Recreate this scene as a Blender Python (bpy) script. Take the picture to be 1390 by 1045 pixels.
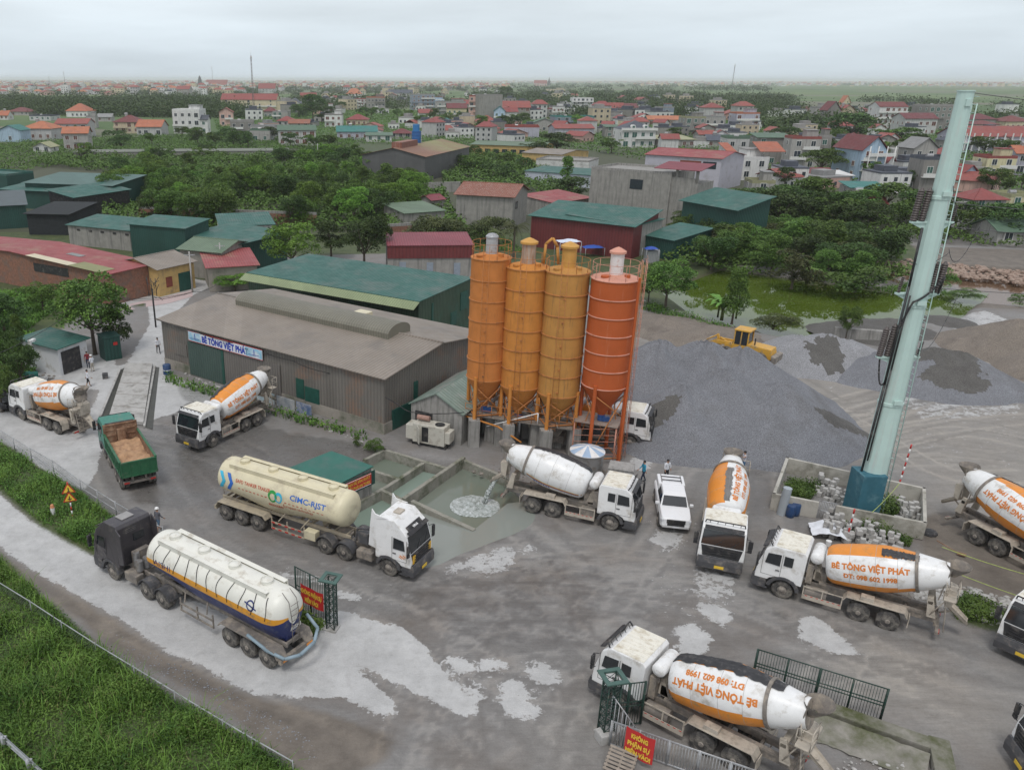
import bpy, bmesh, math, random
import numpy as np
from mathutils import Vector, Matrix, noise as mnoise
R = math.radians
random.seed(7); np.random.seed(7)
SC = bpy.context.scene
for o in list(bpy.data.objects): bpy.data.objects.remove(o)
COL = SC.collection

HAZE_D = .00011
CH = 26.0                                   # camera height in metres
FP, CXP, CYP, HZ = 1120.0, 530.0, 556.0, 108.0   # focal length / principal point / horizon of the 1390x1045 photograph
PIT = math.atan2(CYP - HZ, FP); SP, CP = math.sin(PIT), math.cos(PIT)
cam = bpy.data.cameras.new('camera'); camo = bpy.data.objects.new('camera', cam); COL.objects.link(camo)
camo.location = (0, 0, CH); camo.rotation_euler = (math.pi/2 - PIT, R(-0.1), 0)
cam.sensor_width = 36; cam.lens = FP/1390*36
cam.shift_x = (695 - CXP)/1390; cam.shift_y = (CYP - 522.5)/1390
cam.clip_start = .5; cam.clip_end = 40000
SC.camera = camo
SC.view_settings.view_transform = 'Standard'; SC.view_settings.look = 'None'
SC.view_settings.exposure = 0.36; SC.view_settings.gamma = 1
SUN_EL, SUN_AZ = R(62), R(200)
w = bpy.data.worlds.new('World'); SC.world = w; w.use_nodes = True
nt = w.node_tree; N = nt.nodes; Lk = nt.links; N.clear()
sky = N.new('ShaderNodeTexSky'); sky.sky_type = 'NISHITA'; sky.sun_disc = False
sky.sun_elevation = SUN_EL; sky.sun_rotation = SUN_AZ; sky.air_density = 1.5; sky.dust_density = 4; sky.ozone_density = 1
tc = N.new('ShaderNodeTexCoord')
mp = N.new('ShaderNodeMapping'); mp.inputs['Scale'].default_value = (1.2, 1.2, 9)
ns = N.new('ShaderNodeTexNoise'); ns.inputs['Scale'].default_value = 1.6; ns.inputs['Detail'].default_value = 6; ns.inputs['Roughness'].default_value = .55
sx = N.new('ShaderNodeSeparateXYZ'); rp = N.new('ShaderNodeValToRGB')
e = rp.color_ramp; e.elements[0].position = 0; e.elements[0].color = (.60, .68, .74, 1); e.elements[1].position = .3; e.elements[1].color = (.62, .645, .70, 1)
q = e.elements.new(.05); q.color = (.61, .685, .74, 1)
q = e.elements.new(.14); q.color = (.66, .71, .755, 1)
Lk.new(tc.outputs['Generated'], mp.inputs[0]); Lk.new(mp.outputs[0], ns.inputs[0])
Lk.new(tc.outputs['Generated'], sx.inputs[0]); Lk.new(sx.outputs[2], rp.inputs[0])
cr = N.new('ShaderNodeMapRange'); cr.inputs[1].default_value = .3; cr.inputs[2].default_value = .7; cr.inputs[3].default_value = 7.8; cr.inputs[4].default_value = 10.8
Lk.new(ns.outputs[0], cr.inputs[0])
vm = N.new('ShaderNodeVectorMath'); vm.operation = 'SCALE'; Lk.new(rp.outputs[0], vm.inputs[0]); Lk.new(cr.outputs[0], vm.inputs['Scale'])
mx = N.new('ShaderNodeMix'); mx.data_type = 'RGBA'; mx.inputs[0].default_value = .93
Lk.new(sky.outputs[0], mx.inputs[6]); Lk.new(vm.outputs[0], mx.inputs[7])
bg = N.new('ShaderNodeBackground'); bg.inputs[1].default_value = .1; wo = N.new('ShaderNodeOutputWorld')
Lk.new(mx.outputs[2], bg.inputs[0]); Lk.new(bg.outputs[0], wo.inputs[0])
sl = bpy.data.lights.new('sun', 'SUN'); sl.energy = 1.1; sl.angle = R(16); sl.color = (1, .97, .93)
so = bpy.data.objects.new('sun', sl); COL.objects.link(so); so.rotation_euler = (math.pi/2 - SUN_EL, 0, math.pi - SUN_AZ)
try:
    SC.cycles.volume_bounces = 2; SC.cycles.max_bounces = 6; SC.cycles.transparent_max_bounces = 12
except Exception: pass

def G(px, py, z=0.0):
    a = (CYP - py)/FP; t = (z - CH)/(a*CP - SP)
    return Vector(((px - CXP)/FP*t, (CP + a*SP)*t, z))
def ZR(y, py):
    a = (CYP - py)/FP
    return CH + y*(a*CP - SP)/(CP + a*SP)

class MB:
    def __init__(s): s.v = []; s.f = []; s.m = []; s.s = []
    def add(s, vs, fs, mi=0, sm=False):
        b = len(s.v); s.v += [tuple(p) for p in vs]
        for f in fs: s.f.append([b+i for i in f]); s.m.append(mi); s.s.append(sm)
        return s
    def box(s, c, d, rz=0, mi=0, ry=0, rx=0):
        M = Matrix.Translation(c) @ Matrix.Rotation(rz, 4, 'Z') @ Matrix.Rotation(ry, 4, 'Y') @ Matrix.Rotation(rx, 4, 'X')
        x, y, z = d[0]/2, d[1]/2, d[2]/2
        vs = [M @ Vector(p) for p in ((-x,-y,-z),(x,-y,-z),(x,y,-z),(-x,y,-z),(-x,-y,z),(x,-y,z),(x,y,z),(-x,y,z))]
        return s.add(vs, [(0,3,2,1),(4,5,6,7),(0,1,5,4),(1,2,6,5),(2,3,7,6),(3,0,4,7)], mi)
    def b(s, x0, x1, y0, y1, z0, z1, mi=0): return s.box(((x0+x1)/2,(y0+y1)/2,(z0+z1)/2), (abs(x1-x0),abs(y1-y0),abs(z1-z0)), mi=mi)
    def cyl(s, p0, p1, r, r1=None, n=10, mi=0, caps=True, sm=True):
        p0 = Vector(p0); p1 = Vector(p1); r1 = r if r1 is None else r1
        L = (p1-p0).length
        if L < 1e-6: return s
        return s.rev([(0, r), (L, r1)], p0, (p1-p0)/L, n, mi, caps, sm)
    def rev(s, prof, p0=(0,0,0), ax=(0,0,1), n=16, mi=0, caps=True, sm=True, fm=None):
        p0 = Vector(p0); ax = Vector(ax).normalized()
        h = Vector((0,0,1)) if abs(ax.z) < .9 else Vector((1,0,0))
        u = ax.cross(h).normalized(); w_ = ax.cross(u)
        vs = []; fs = []; mi_l = []
        for t, r in prof:
            for k in range(n):
                a = 2*math.pi*k/n; vs.append(p0 + ax*t + (u*math.cos(a) + w_*math.sin(a))*r)
        b = len(s.v); s.v += [tuple(p) for p in vs]
        for i in range(len(prof)-1):
            for k in range(n):
                k2 = (k+1) % n
                s.f.append([b+i*n+k, b+i*n+k2, b+(i+1)*n+k2, b+(i+1)*n+k]); s.m.append(fm(i, k) if fm else mi); s.s.append(sm)
        if caps:
            s.f.append([b+k for k in reversed(range(n))]); s.m.append(mi); s.s.append(False)
            s.f.append([b+(len(prof)-1)*n+k for k in range(n)]); s.m.append(mi); s.s.append(False)
        return s
    def prism(s, poly, y0, y1, mi=0, plane='xz', sm=False):
        n = len(poly)
        P = (lambda a, b, c: (a, c, b)) if plane == 'xz' else ((lambda a, b, c: (a, b, c)) if plane == 'xy' else (lambda a, b, c: (c, a, b)))
        vs = [P(a, b, y0) for a, b in poly] + [P(a, b, y1) for a, b in poly]
        fs = [list(range(n)), list(range(2*n-1, n-1, -1))] + [(i, i+n, (i+1) % n+n, (i+1) % n) for i in range(n)]
        return s.add(vs, fs, mi, sm)
    def path(s, pts, r, n=6, mi=0):
        for i in range(len(pts)-1): s.cyl(pts[i], pts[i+1], r, n=n, mi=mi)
        return s
    def mesh(s, name, mats, bevel=0, fixn=True):
        me = bpy.data.meshes.new(name); me.from_pydata(s.v, [], s.f)
        for m in (mats if isinstance(mats, (list, tuple)) else [mats]): me.materials.append(m)
        me.polygons.foreach_set('material_index', s.m); me.polygons.foreach_set('use_smooth', s.s)
        if fixn or bevel:
            bm = bmesh.new(); bm.from_mesh(me)
            bmesh.ops.recalc_face_normals(bm, faces=bm.faces)
            if bevel:
                bmesh.ops.remove_doubles(bm, verts=bm.verts, dist=.0005)
                ed = [e for e in bm.edges if len(e.link_faces) == 2 and e.calc_face_angle(0) > .5]
                bmesh.ops.bevel(bm, geom=ed, offset=bevel, segments=2, affect='EDGES', profile=.6, clamp_overlap=True)
            for e in bm.edges:
                if len(e.link_faces) == 2 and e.calc_face_angle(0) > .75: e.smooth = False
            bm.to_mesh(me); bm.free()
        me.update(); return me
def link(name, me, parent=None, loc=None, rz=0):
    o = bpy.data.objects.new(name, me); COL.objects.link(o)
    if parent: o.parent = parent
    if loc is not None: o.location = loc
    if rz: o.rotation_euler = (0, 0, rz)
    return o
def part(name, mb, mat, parent, loc=None, bevel=0, label=None, fixn=True, rz=0):
    o = link(name, mb.mesh(name, mat, bevel, fixn), parent, loc, rz)
    if label: o['label'] = label
    return o
def tag(o, label=None, cat=None, group=None, kind=None):
    if label: o['label'] = label
    if cat: o['category'] = cat
    if group: o['group'] = group
    if kind: o['kind'] = kind
    return o
def thing(name, label, cat, loc=(0,0,0), rz=0, group=None):
    o = bpy.data.objects.new(name, None); COL.objects.link(o); o.empty_display_size = .3
    o.location = loc; o.rotation_euler = (0, 0, rz); return tag(o, label, cat, group)
def dup(root, loc=None, rz=None, label=None, group=None, sc=None):
    def cp(o, par):
        c = o.copy(); COL.objects.link(c)
        if par: c.parent = par
        for ch in KIDS.get(o.name, ()): cp(ch, c)
        return c
    KIDS = {}
    def walk(o):
        KIDS[o.name] = list(o.children)
        for c in o.children: walk(c)
    walk(root)
    r = cp(root, None)
    if loc is not None: r.location = loc
    if rz is not None: r.rotation_euler = (0, 0, rz)
    if sc is not None: r.scale = sc if hasattr(sc, '__len__') else (sc, sc, sc)
    if label: r['label'] = label
    if group: r['group'] = group
    return r

MC = {}
def mat(name, col, rough=.75, var=.12, scale=2.0, dirt=None, damt=.5, dscale=1.2, metal=0, bump=0, bscale=20, corr=None, cper=.25, streak=False, spec=.5, rnd=0, attr=None, sheet=0):
    if name in MC: return MC[name]
    m = bpy.data.materials.new(name); m.use_nodes = True; MC[name] = m
    nt = m.node_tree; N = nt.nodes; L = nt.links; b = N['Principled BSDF']
    b.inputs['Roughness'].default_value = rough; b.inputs['Metallic'].default_value = metal
    b.inputs['Specular IOR Level'].default_value = spec
    tc = N.new('ShaderNodeTexCoord'); src = tc.outputs['Object']
    def noise(sc, det=4, vec=src, ro=.6):
        n = N.new('ShaderNodeTexNoise'); n.inputs['Scale'].default_value = sc; n.inputs['Detail'].default_value = det; n.inputs['Roughness'].default_value = ro
        L.new(vec, n.inputs['Vector']); return n.outputs[0]
    def rng(v, a, b_, c=0, d=1):
        n = N.new('ShaderNodeMapRange'); L.new(v, n.inputs[0])
        for i, x in enumerate((a, b_, c, d)): n.inputs[i+1].default_value = x
        return n.outputs[0]
    def mix(f, A, B, bt='MIX'):
        n = N.new('ShaderNodeMix'); n.data_type = 'RGBA'; n.blend_type = bt
        for sck, x in ((n.inputs[0], f), (n.inputs[6], A), (n.inputs[7], B)):
            if hasattr(x, 'links'): L.new(x, sck)
            elif isinstance(x, (int, float)): sck.default_value = x
            else: sck.default_value = (*x, 1)
        return n.outputs[2]
    def math_(op, a, c=0.0):
        n = N.new('ShaderNodeMath'); n.operation = op
        for i, x in enumerate((a, c)):
            if hasattr(x, 'links'): L.new(x, n.inputs[i])
            else: n.inputs[i].default_value = x
        return n.outputs[0]
    lo = tuple(max(0, c*(1-var)) for c in col); hi = tuple(min(1, c*(1+var)) for c in col)
    c = mix(rng(noise(scale, 5), .3, .7), lo, hi)
    if rnd:
        oi = N.new('ShaderNodeObjectInfo'); h = N.new('ShaderNodeHueSaturation')
        L.new(rng(oi.outputs['Random'], 0, 1, 1-rnd, 1+rnd), h.inputs['Value']); L.new(rng(oi.outputs['Random'], 0, 1, .5-rnd*.06, .5+rnd*.06), h.inputs['Hue'])
        L.new(c, h.inputs['Color']); c = h.outputs[0]
    if attr:
        a = N.new('ShaderNodeAttribute'); a.attribute_name = attr
        c = mix(1.0, c, a.outputs['Color'], 'MULTIPLY')
    if sheet:      # panel to panel tone changes
        sp = N.new('ShaderNodeSeparateXYZ'); L.new(src, sp.inputs[0])
        wn = N.new('ShaderNodeTexWhiteNoise'); wn.noise_dimensions = '1D'
        L.new(math_('FLOOR', math_('DIVIDE', math_('ADD', sp.outputs[0], sp.outputs[1]), sheet)), wn.inputs['W'])
        c = mix(rng(wn.outputs[0], 0, 1, 0, .35), c, tuple(x*.62 for x in col))
    if dirt:
        vec = src
        if streak:
            mp = N.new('ShaderNodeMapping'); mp.inputs['Scale'].default_value = (4, 4, .35); L.new(src, mp.inputs[0]); vec = mp.outputs[0]
        c = mix(rng(noise(dscale, 8, vec, .68), .62-damt*.3, .72-damt*.1), c, dirt)
        L.new(rng(noise(dscale*3, 6, vec), .3, .7, rough*.8, min(1, rough*1.2)), b.inputs['Roughness'])
    hgt = None
    if corr:
        sp = N.new('ShaderNodeSeparateXYZ'); L.new(src, sp.inputs[0])
        v = sp.outputs[0] if corr == 'x' else (sp.outputs[1] if corr == 'y' else (sp.outputs[2] if corr == 'z' else math_('ADD', sp.outputs[0], sp.outputs[1])))
        s_ = math_('SINE', math_('MULTIPLY', v, 2*math.pi/cper))
        c = mix(rng(s_, -1, -.2, .6, 0), c, tuple(x*.55 for x in col))
        hgt = math_('MULTIPLY', s_, .02)
    if bump:
        nb = math_('MULTIPLY', noise(bscale, 5), bump)
        hgt = nb if hgt is None else math_('ADD', hgt, nb)
    if hgt is not None:
        bp = N.new('ShaderNodeBump'); bp.inputs['Distance'].default_value = 1; bp.inputs['Strength'].default_value = .8; L.new(hgt, bp.inputs['Height']); L.new(bp.outputs[0], b.inputs['Normal'])
    L.new(c, b.inputs['Base Color']); return m
DUST = (.34, .30, .26)
WHITE = mat('white_paint', (.78, .78, .77), .35, .05, 3, (.50, .47, .42), .35, 1.4)
CREAM_ROOF = mat('worn_roof_paint', (.76, .73, .64), .55, .06, 3, (.50, .44, .33), .4, 2.2)
BLACK = mat('black_plastic', (.025, .025, .027), .5, .2, 3, (.12, .11, .10), .35, 2)
DGREY = mat('dark_grey_plastic', (.07, .07, .075), .6, .2, 3, (.2, .18, .16), .4, 2)
GLASS = mat('vehicle_glass', (.018, .022, .026), .06, .1, 1, spec=.9)
TYRE = mat('tyre_rubber', (.055, .052, .05), .9, .2, 5, (.24, .22, .19), .6, 2.5)
RIM = mat('dusty_rim', (.20, .18, .16), .7, .2, 4, (.36, .32, .27), .5, 4)
CHASSIS = mat('dusty_chassis', (.19, .17, .15), .8, .2, 3, (.36, .31, .25), .5, 2.2)
BEIGE = mat('cement_dusted_paint', (.47, .42, .35), .75, .12, 2.5, (.26, .23, .19), .45, 2)
ORANGE = mat('drum_orange', (.72, .26, .035), .42, .06, 2, (.42, .24, .10), .25, 1.6)
LETTER = mat('orange_lettering', (.64, .20, .03), .5, .06, 2)
CHROME = mat('dull_metal', (.42, .42, .42), .4, .1, 3, (.25, .22, .19), .5, 3, metal=.6)
LAMP = mat('lamp_glass', (.62, .64, .66), .12, .08, 3)
AMBER = mat('amber_plastic', (.75, .28, .04), .35)
REDP = mat('red_plastic', (.5, .03, .025), .35, .1)
YPLATE = mat('yellow_plate', (.75, .5, .05), .5)
CONC = mat('raw_concrete', (.30, .29, .27), .9, .15, 1.5, (.14, .135, .125), .45, .9, bump=.01, streak=True)
CONCP = mat('pale_concrete', (.42, .41, .39), .9, .12, 1.5, (.23, .22, .20), .45, 1.2, bump=.01)
MOSSC = mat('mossy_concrete', (.29, .28, .24), .95, .2, 1.5, (.07, .085, .04), .5, .8, bump=.02)
RUSTO = mat('rusted_orange_steel', (.50, .20, .06), .7, .2, 2, (.16, .075, .035), .45, 2)
GALV = mat('galvanised_steel', (.42, .43, .44), .45, .1, 4, (.25, .23, .21), .4, 3, metal=.4)
DKGREEN = mat('dark_green_paint', (.018, .05, .038), .5, .2, 4, (.10, .09, .07), .25, 4)
BARK = mat('bark', (.10, .08, .06), .95, .25, 6)

_tc = {}
def text2d(s, size=1, bold=.02, sx=1.0):
    """triangles of a line of text centred on the origin; returns verts (x,y), faces, width"""
    k = (s, size, bold, sx)
    if k in _tc: return _tc[k]
    dj = s[0] == 'Đ'; s_ = 'D'+s[1:] if dj else s
    cu = bpy.data.curves.new('t', 'FONT'); cu.body = s_; cu.size = size; cu.offset = bold*size; cu.resolution_u = 2
    o = bpy.data.objects.new('t', cu); COL.objects.link(o)
    dg = bpy.context.evaluated_depsgraph_get(); me = bpy.data.meshes.new_from_object(o.evaluated_get(dg))
    vs = [(v.co.x*sx, v.co.y) for v in me.vertices]; fs = [list(p.vertices) for p in me.polygons]
    bpy.data.objects.remove(o); bpy.data.curves.remove(cu); bpy.data.meshes.remove(me)
    if not vs: return [], [], 0
    if dj: b_ = len(vs); x_ = min(v[0] for v in vs); vs += [(x_-.09*size, size*.31), (x_+.27*size, size*.31), (x_+.27*size, size*.39), (x_-.09*size, size*.39)]; fs.append([b_, b_+1, b_+2, b_+3])
    x0 = min(v[0] for v in vs); x1 = max(v[0] for v in vs)
    vs = [(x-(x0+x1)/2, y-size*.35) for x, y in vs]
    _tc[k] = (vs, fs, x1-x0); return _tc[k]
def text_flat(mb, s, size, org, ux, uy, bold=.03, sx=1.0, off=.006, fit=None, mi=0):
    vs, fs, wd = text2d(s, size, bold, sx)
    k = fit/wd if fit and wd else 1
    org = Vector(org); ux = Vector(ux).normalized(); uy = Vector(uy).normalized(); n = ux.cross(uy)
    mb.add([org + ux*x*k + uy*y + n*off for x, y in vs], fs, mi)
def text_cut(s, size, bold, sx, step=.12, fit=None, stepy=.12):
    vs, fs, wd = text2d(s, size, bold, sx); k = fit/wd if fit else 1
    bm = bmesh.new(); bv = [bm.verts.new((x*k, y, 0)) for x, y in vs]
    for f in fs:
        try: bm.faces.new([bv[i] for i in f])
        except ValueError: pass
    hw = wd*k/2; n = int(hw/step)+1
    for i in range(-n, n+1):
        bmesh.ops.bisect_plane(bm, geom=bm.verts[:]+bm.edges[:]+bm.faces[:], plane_co=(i*step, 0, 0), plane_no=(1, 0, 0))
    for i in range(-4, 5):
        bmesh.ops.bisect_plane(bm, geom=bm.verts[:]+bm.edges[:]+bm.faces[:], plane_co=(0, i*stepy, 0), plane_no=(0, 1, 0))
    bm.verts.index_update()
    out = ([(v.co.x, v.co.y) for v in bm.verts], [[v.index for v in f.verts] for f in bm.faces]); bm.free(); return out
# ================================================================ VEHICLES (local frame: +X forward, +Y left, front axle at x = 0)
def wheel_meshes(r, w_, dual, key):
    t = MB(); n = 28
    def tyre(yc, ww):
        prof = [(yc-ww/2, r*.62), (yc-ww/2-.005, r*.8), (yc-ww/2+.02, r*.95), (yc-ww/2+.05, r), (yc-.03, r), (yc-.02, r*.975), (yc+.02, r*.975), (yc+.03, r), (yc+ww/2-.05, r), (yc+ww/2-.02, r*.95), (yc+ww/2+.005, r*.8), (yc+ww/2, r*.62)]
        t.rev(prof, (0,0,0), (0,1,0), n)
    if dual: tyre(-w_/2-.02, w_); tyre(w_/2+.02, w_)
    else: tyre(0, w_)
    h = MB(); o = w_+.025 if dual else w_/2+.006
    if dual: prof = [(o-.02, r*.64), (o, r*.62), (o-.02, r*.58), (o-.16, r*.42), (o-.18, r*.36), (o-.06, r*.27), (o-.02, r*.24), (o+.03, r*.2), (o+.04, .01)]
    else: prof = [(o-.02, r*.64), (o, r*.62), (o-.03, r*.57), (o-.05, r*.5), (o+.0, r*.42), (o+.02, r*.3), (o+.06, r*.2), (o+.07, .01)]
    h.rev(prof, (0,0,0), (0,1,0), 24, caps=False)
    for k in range(10):
        a = k*math.pi/5; rr = r*(.39 if dual else .36); yy = o-(.17 if dual else -.01)
        h.cyl((rr*math.cos(a), yy, rr*math.sin(a)), (rr*math.cos(a), yy+.03, rr*math.sin(a)), .022, n=6)
    return t.mesh('tyre_'+key, TYRE), h.mesh('rim_'+key, RIM)
WH_S = wheel_meshes(.53, .30, False, 'steer'); WH_D = wheel_meshes(.53, .27, True, 'dual')
def wheel(parent, x, y, kind, r=.53, mats=None):
    ty, ri = kind
    o = link('wheel', ty, parent, (x, y, r)); 
    if y < 0: o.rotation_euler = (0, 0, math.pi)
    link('rim', ri, o); return o
def sidecut(poly, y, mb, th=.012, mi=0):
    for s in (1, -1): mb.prism([(a, b) for a, b in poly], s*y, s*(y+th), mi)

def make_cab(root, paint, roof_m=None, grille_m=BLACK, high=False, dark_front=True, badge=None, bump_m=DGREY):
    """cab-over lorry cab with its sub-parts"""
    W = 1.22; top = 3.55 if high else 2.98; ws = 2.85 if high else 2.72
    c = MB()
    prof = [(-.85, 1.05), (-.88, top-.15), (-.75, top), (.75 if not high else .35, top), (1.12, ws), (1.40, 1.80), (1.46, 1.25), (1.46, .95), (.82, .95), (.72, 1.08), (.45, 1.22), (-.45, 1.22), (-.62, 1.05)]
    # side faces taper in a little above the waist
    def yy(z): return W - max(0, z-1.9)*.07
    n = len(prof)
    vs = [(x, yy(z), z) for x, z in prof] + [(x, -yy(z), z) for x, z in prof]
    c.add(vs, [list(range(n)), list(range(2*n-1, n-1, -1))] + [(i, i+n, (i+1) % n+n, (i+1) % n) for i in range(n)])
    cab = part('cab', c, paint, root, bevel=.045)
    if roof_m:
        m = MB(); m.b(-.74, .68, -1.08, 1.08, top+.004, top+.03)
        for k in range(9): m.b(-.7, .64, -1.0+k*.25-.03, -1.0+k*.25+.03, top+.03, top+.045)
        part('roof_panel', m, roof_m, cab, bevel=.012)
    # windscreen
    m = MB(); d = Vector((1.40-1.12, 0, 1.80-ws)).normalized(); nrm = Vector((-d.z, 0, d.x)); nrm = nrm if nrm.x > 0 else -nrm
    a = Vector((1.12, 0, ws))+d*.08; b_ = Vector((1.40, 0, 1.80))-d*.02
    ya, yb = yy(ws)-.10, W-.10
    q = [a+Vector((0, ya, 0)), a+Vector((0, -ya, 0)), b_+Vector((0, -yb, 0)), b_+Vector((0, yb, 0))]
    m.add([p-nrm*.01 for p in q]+[p+nrm*.012 for p in q], [(0,1,2,3),(7,6,5,4),(0,4,5,1),(1,5,6,2),(2,6,7,3),(3,7,4,0)])
    ww = part('windscreen', m, GLASS, cab)
    m = MB()
    for s in (.45, -.35): m.path([b_+nrm*.03+Vector((0, s, .02)), b_-d*.42+nrm*.03+Vector((0, s+.42, 0))], .012, 5)
    part('wiper', m, BLACK, cab)
    # side windows with dark frame
    for s in (1, -1):
        for poly in ([(1.06, 1.95), (.98, 2.52), (.32, 2.58), (.32, 1.92)], [(.16, 2.02), (.16, 2.56), (-.28, 2.56), (-.28, 2.02)]):
            if high and poly[0][0] < 1: continue
            m = MB(); y0 = [yy(z)+.004 for _, z in poly]
            vs = [(x, s*(yv-.02), z) for (x, z), yv in zip(poly, y0)] + [(x, s*(yv+.008), z) for (x, z), yv in zip(poly, y0)]
            m.add(vs, [(0,1,2,3),(7,6,5,4)] + [(i, i+4, (i+1) % 4+4, (i+1) % 4) for i in range(4)]); part('side_window', m, GLASS, cab)
        m = MB()       # door seam and handle
        for x0, x1, z0, z1 in ((1.18, 1.195, 1.25, 2.6), (.235, .25, 1.25, 2.65), (.24, 1.19, 1.24, 1.255)): m.b(x0, x1, s*(yy((z0+z1)/2)-.03), s*(yy((z0+z1)/2)+.006), z0, z1)
        m.b(.3, .5, s*(W-.01), s*(W+.03), 1.62, 1.67); part('door', m, DGREY, cab)
        # wheel arch
        m = MB(); pts = [(.82*math.cos(t), .56+.78*math.sin(t)) for t in [math.pi*(.04+.92*k/12) for k in range(13)]]; pin = [(.64*math.cos(t), .56+.62*math.sin(t)) for t in [math.pi*(.04+.92*k/12) for k in range(13)]]
        for i in range(12): m.prism([pts[i], pts[i+1], pin[i+1], pin[i]], s*.9, s*(W+.05))
        part('wheel_arch', m, DGREY, cab, bevel=.01)
        m = MB(); m.path([(1.25, s*(W-.04), 2.5), (1.42, s*(W+.17), 2.55), (1.42, s*(W+.17), 1.8), (1.36, s*(W-.02), 1.75)], .02, 6)
        m.box((1.41, s*(W+.2), 2.24), (.1, .24, .46)); m.box((1.41, s*(W+.2), 1.87), (.1, .22, .2)); part('mirror', m, BLACK, cab, bevel=.02)
        m = MB(); m.box((1.475, s*.93, 1.02), (.08, .42, .2), rz=s*-.12); part('headlight', m, LAMP, cab, bevel=.02)
        m = MB(); m.b(.75, 1.3, s*(W-.2), s*(W+.02), .42, .47); m.b(.75, 1.25, s*(W-.16), s*(W+.0), .7, .74); part('step', m, DGREY, cab)
    # grille and bumper
    m = MB()
    m.add([(1.44, -.98, 1.16), (1.44, .98, 1.16), (1.395, 1.1, 1.78), (1.395, -1.1, 1.78), (1.50, -.94, 1.16), (1.50, .94, 1.16), (1.455, 1.06, 1.76), (1.455, -1.06, 1.76)], [(0,1,2,3),(7,6,5,4),(0,4,5,1),(1,5,6,2),(2,6,7,3),(3,7,4,0)])
    for k in range(4): m.b(1.47, 1.535-k*.012, -.86+k*.02, .86-k*.02, 1.2+k*.14, 1.26+k*.14)
    part('grille', m, grille_m, cab, bevel=.008)
    m = MB(); m.prism([(1.42, .38), (1.62, .42), (1.64, .8), (1.56, 1.12), (1.40, 1.12)], -1.2, 1.2); m.b(.86, 1.45, 1.02, 1.2, .42, .94); m.b(.86, 1.45, -1.2, -1.02, .42, .94)
    part('bumper', m, bump_m, cab, bevel=.04)
    m = MB(); m.box((1.66, 0, .62), (.02, .5, .17)); part('licence_plate', m, YPLATE, cab)
    m = MB()
    m.box((1.2, 0, ws+.1), (.26, 2.05, .05), ry=.45); part('sun_visor', m, BLACK, cab, bevel=.012)
    if dark_front:
        m = MB(); m.path([(.85, -1.05, top-.05), (.98, -1.0, top+.16), (.98, 1.0, top+.16), (.85, 1.05, top-.05)], .035, 6)
        for k in range(5): m.path([(.98, -.8+.4*k, top+.16), (.85, -.8+.4*k, top-.04)], .02, 5)
        part('roof_rail', m, BLACK, cab)
    for s in (1, -1):
        m = MB(); m.add([(1.2, s*(W+.006), 1.4), (.6, s*(W+.006), 1.45), (.85, s*(W+.006), 1.62), (1.22, s*(W+.006), 1.52)], [(0,1,2,3)] if s < 0 else [(3,2,1,0)]); 
    return cab

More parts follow.
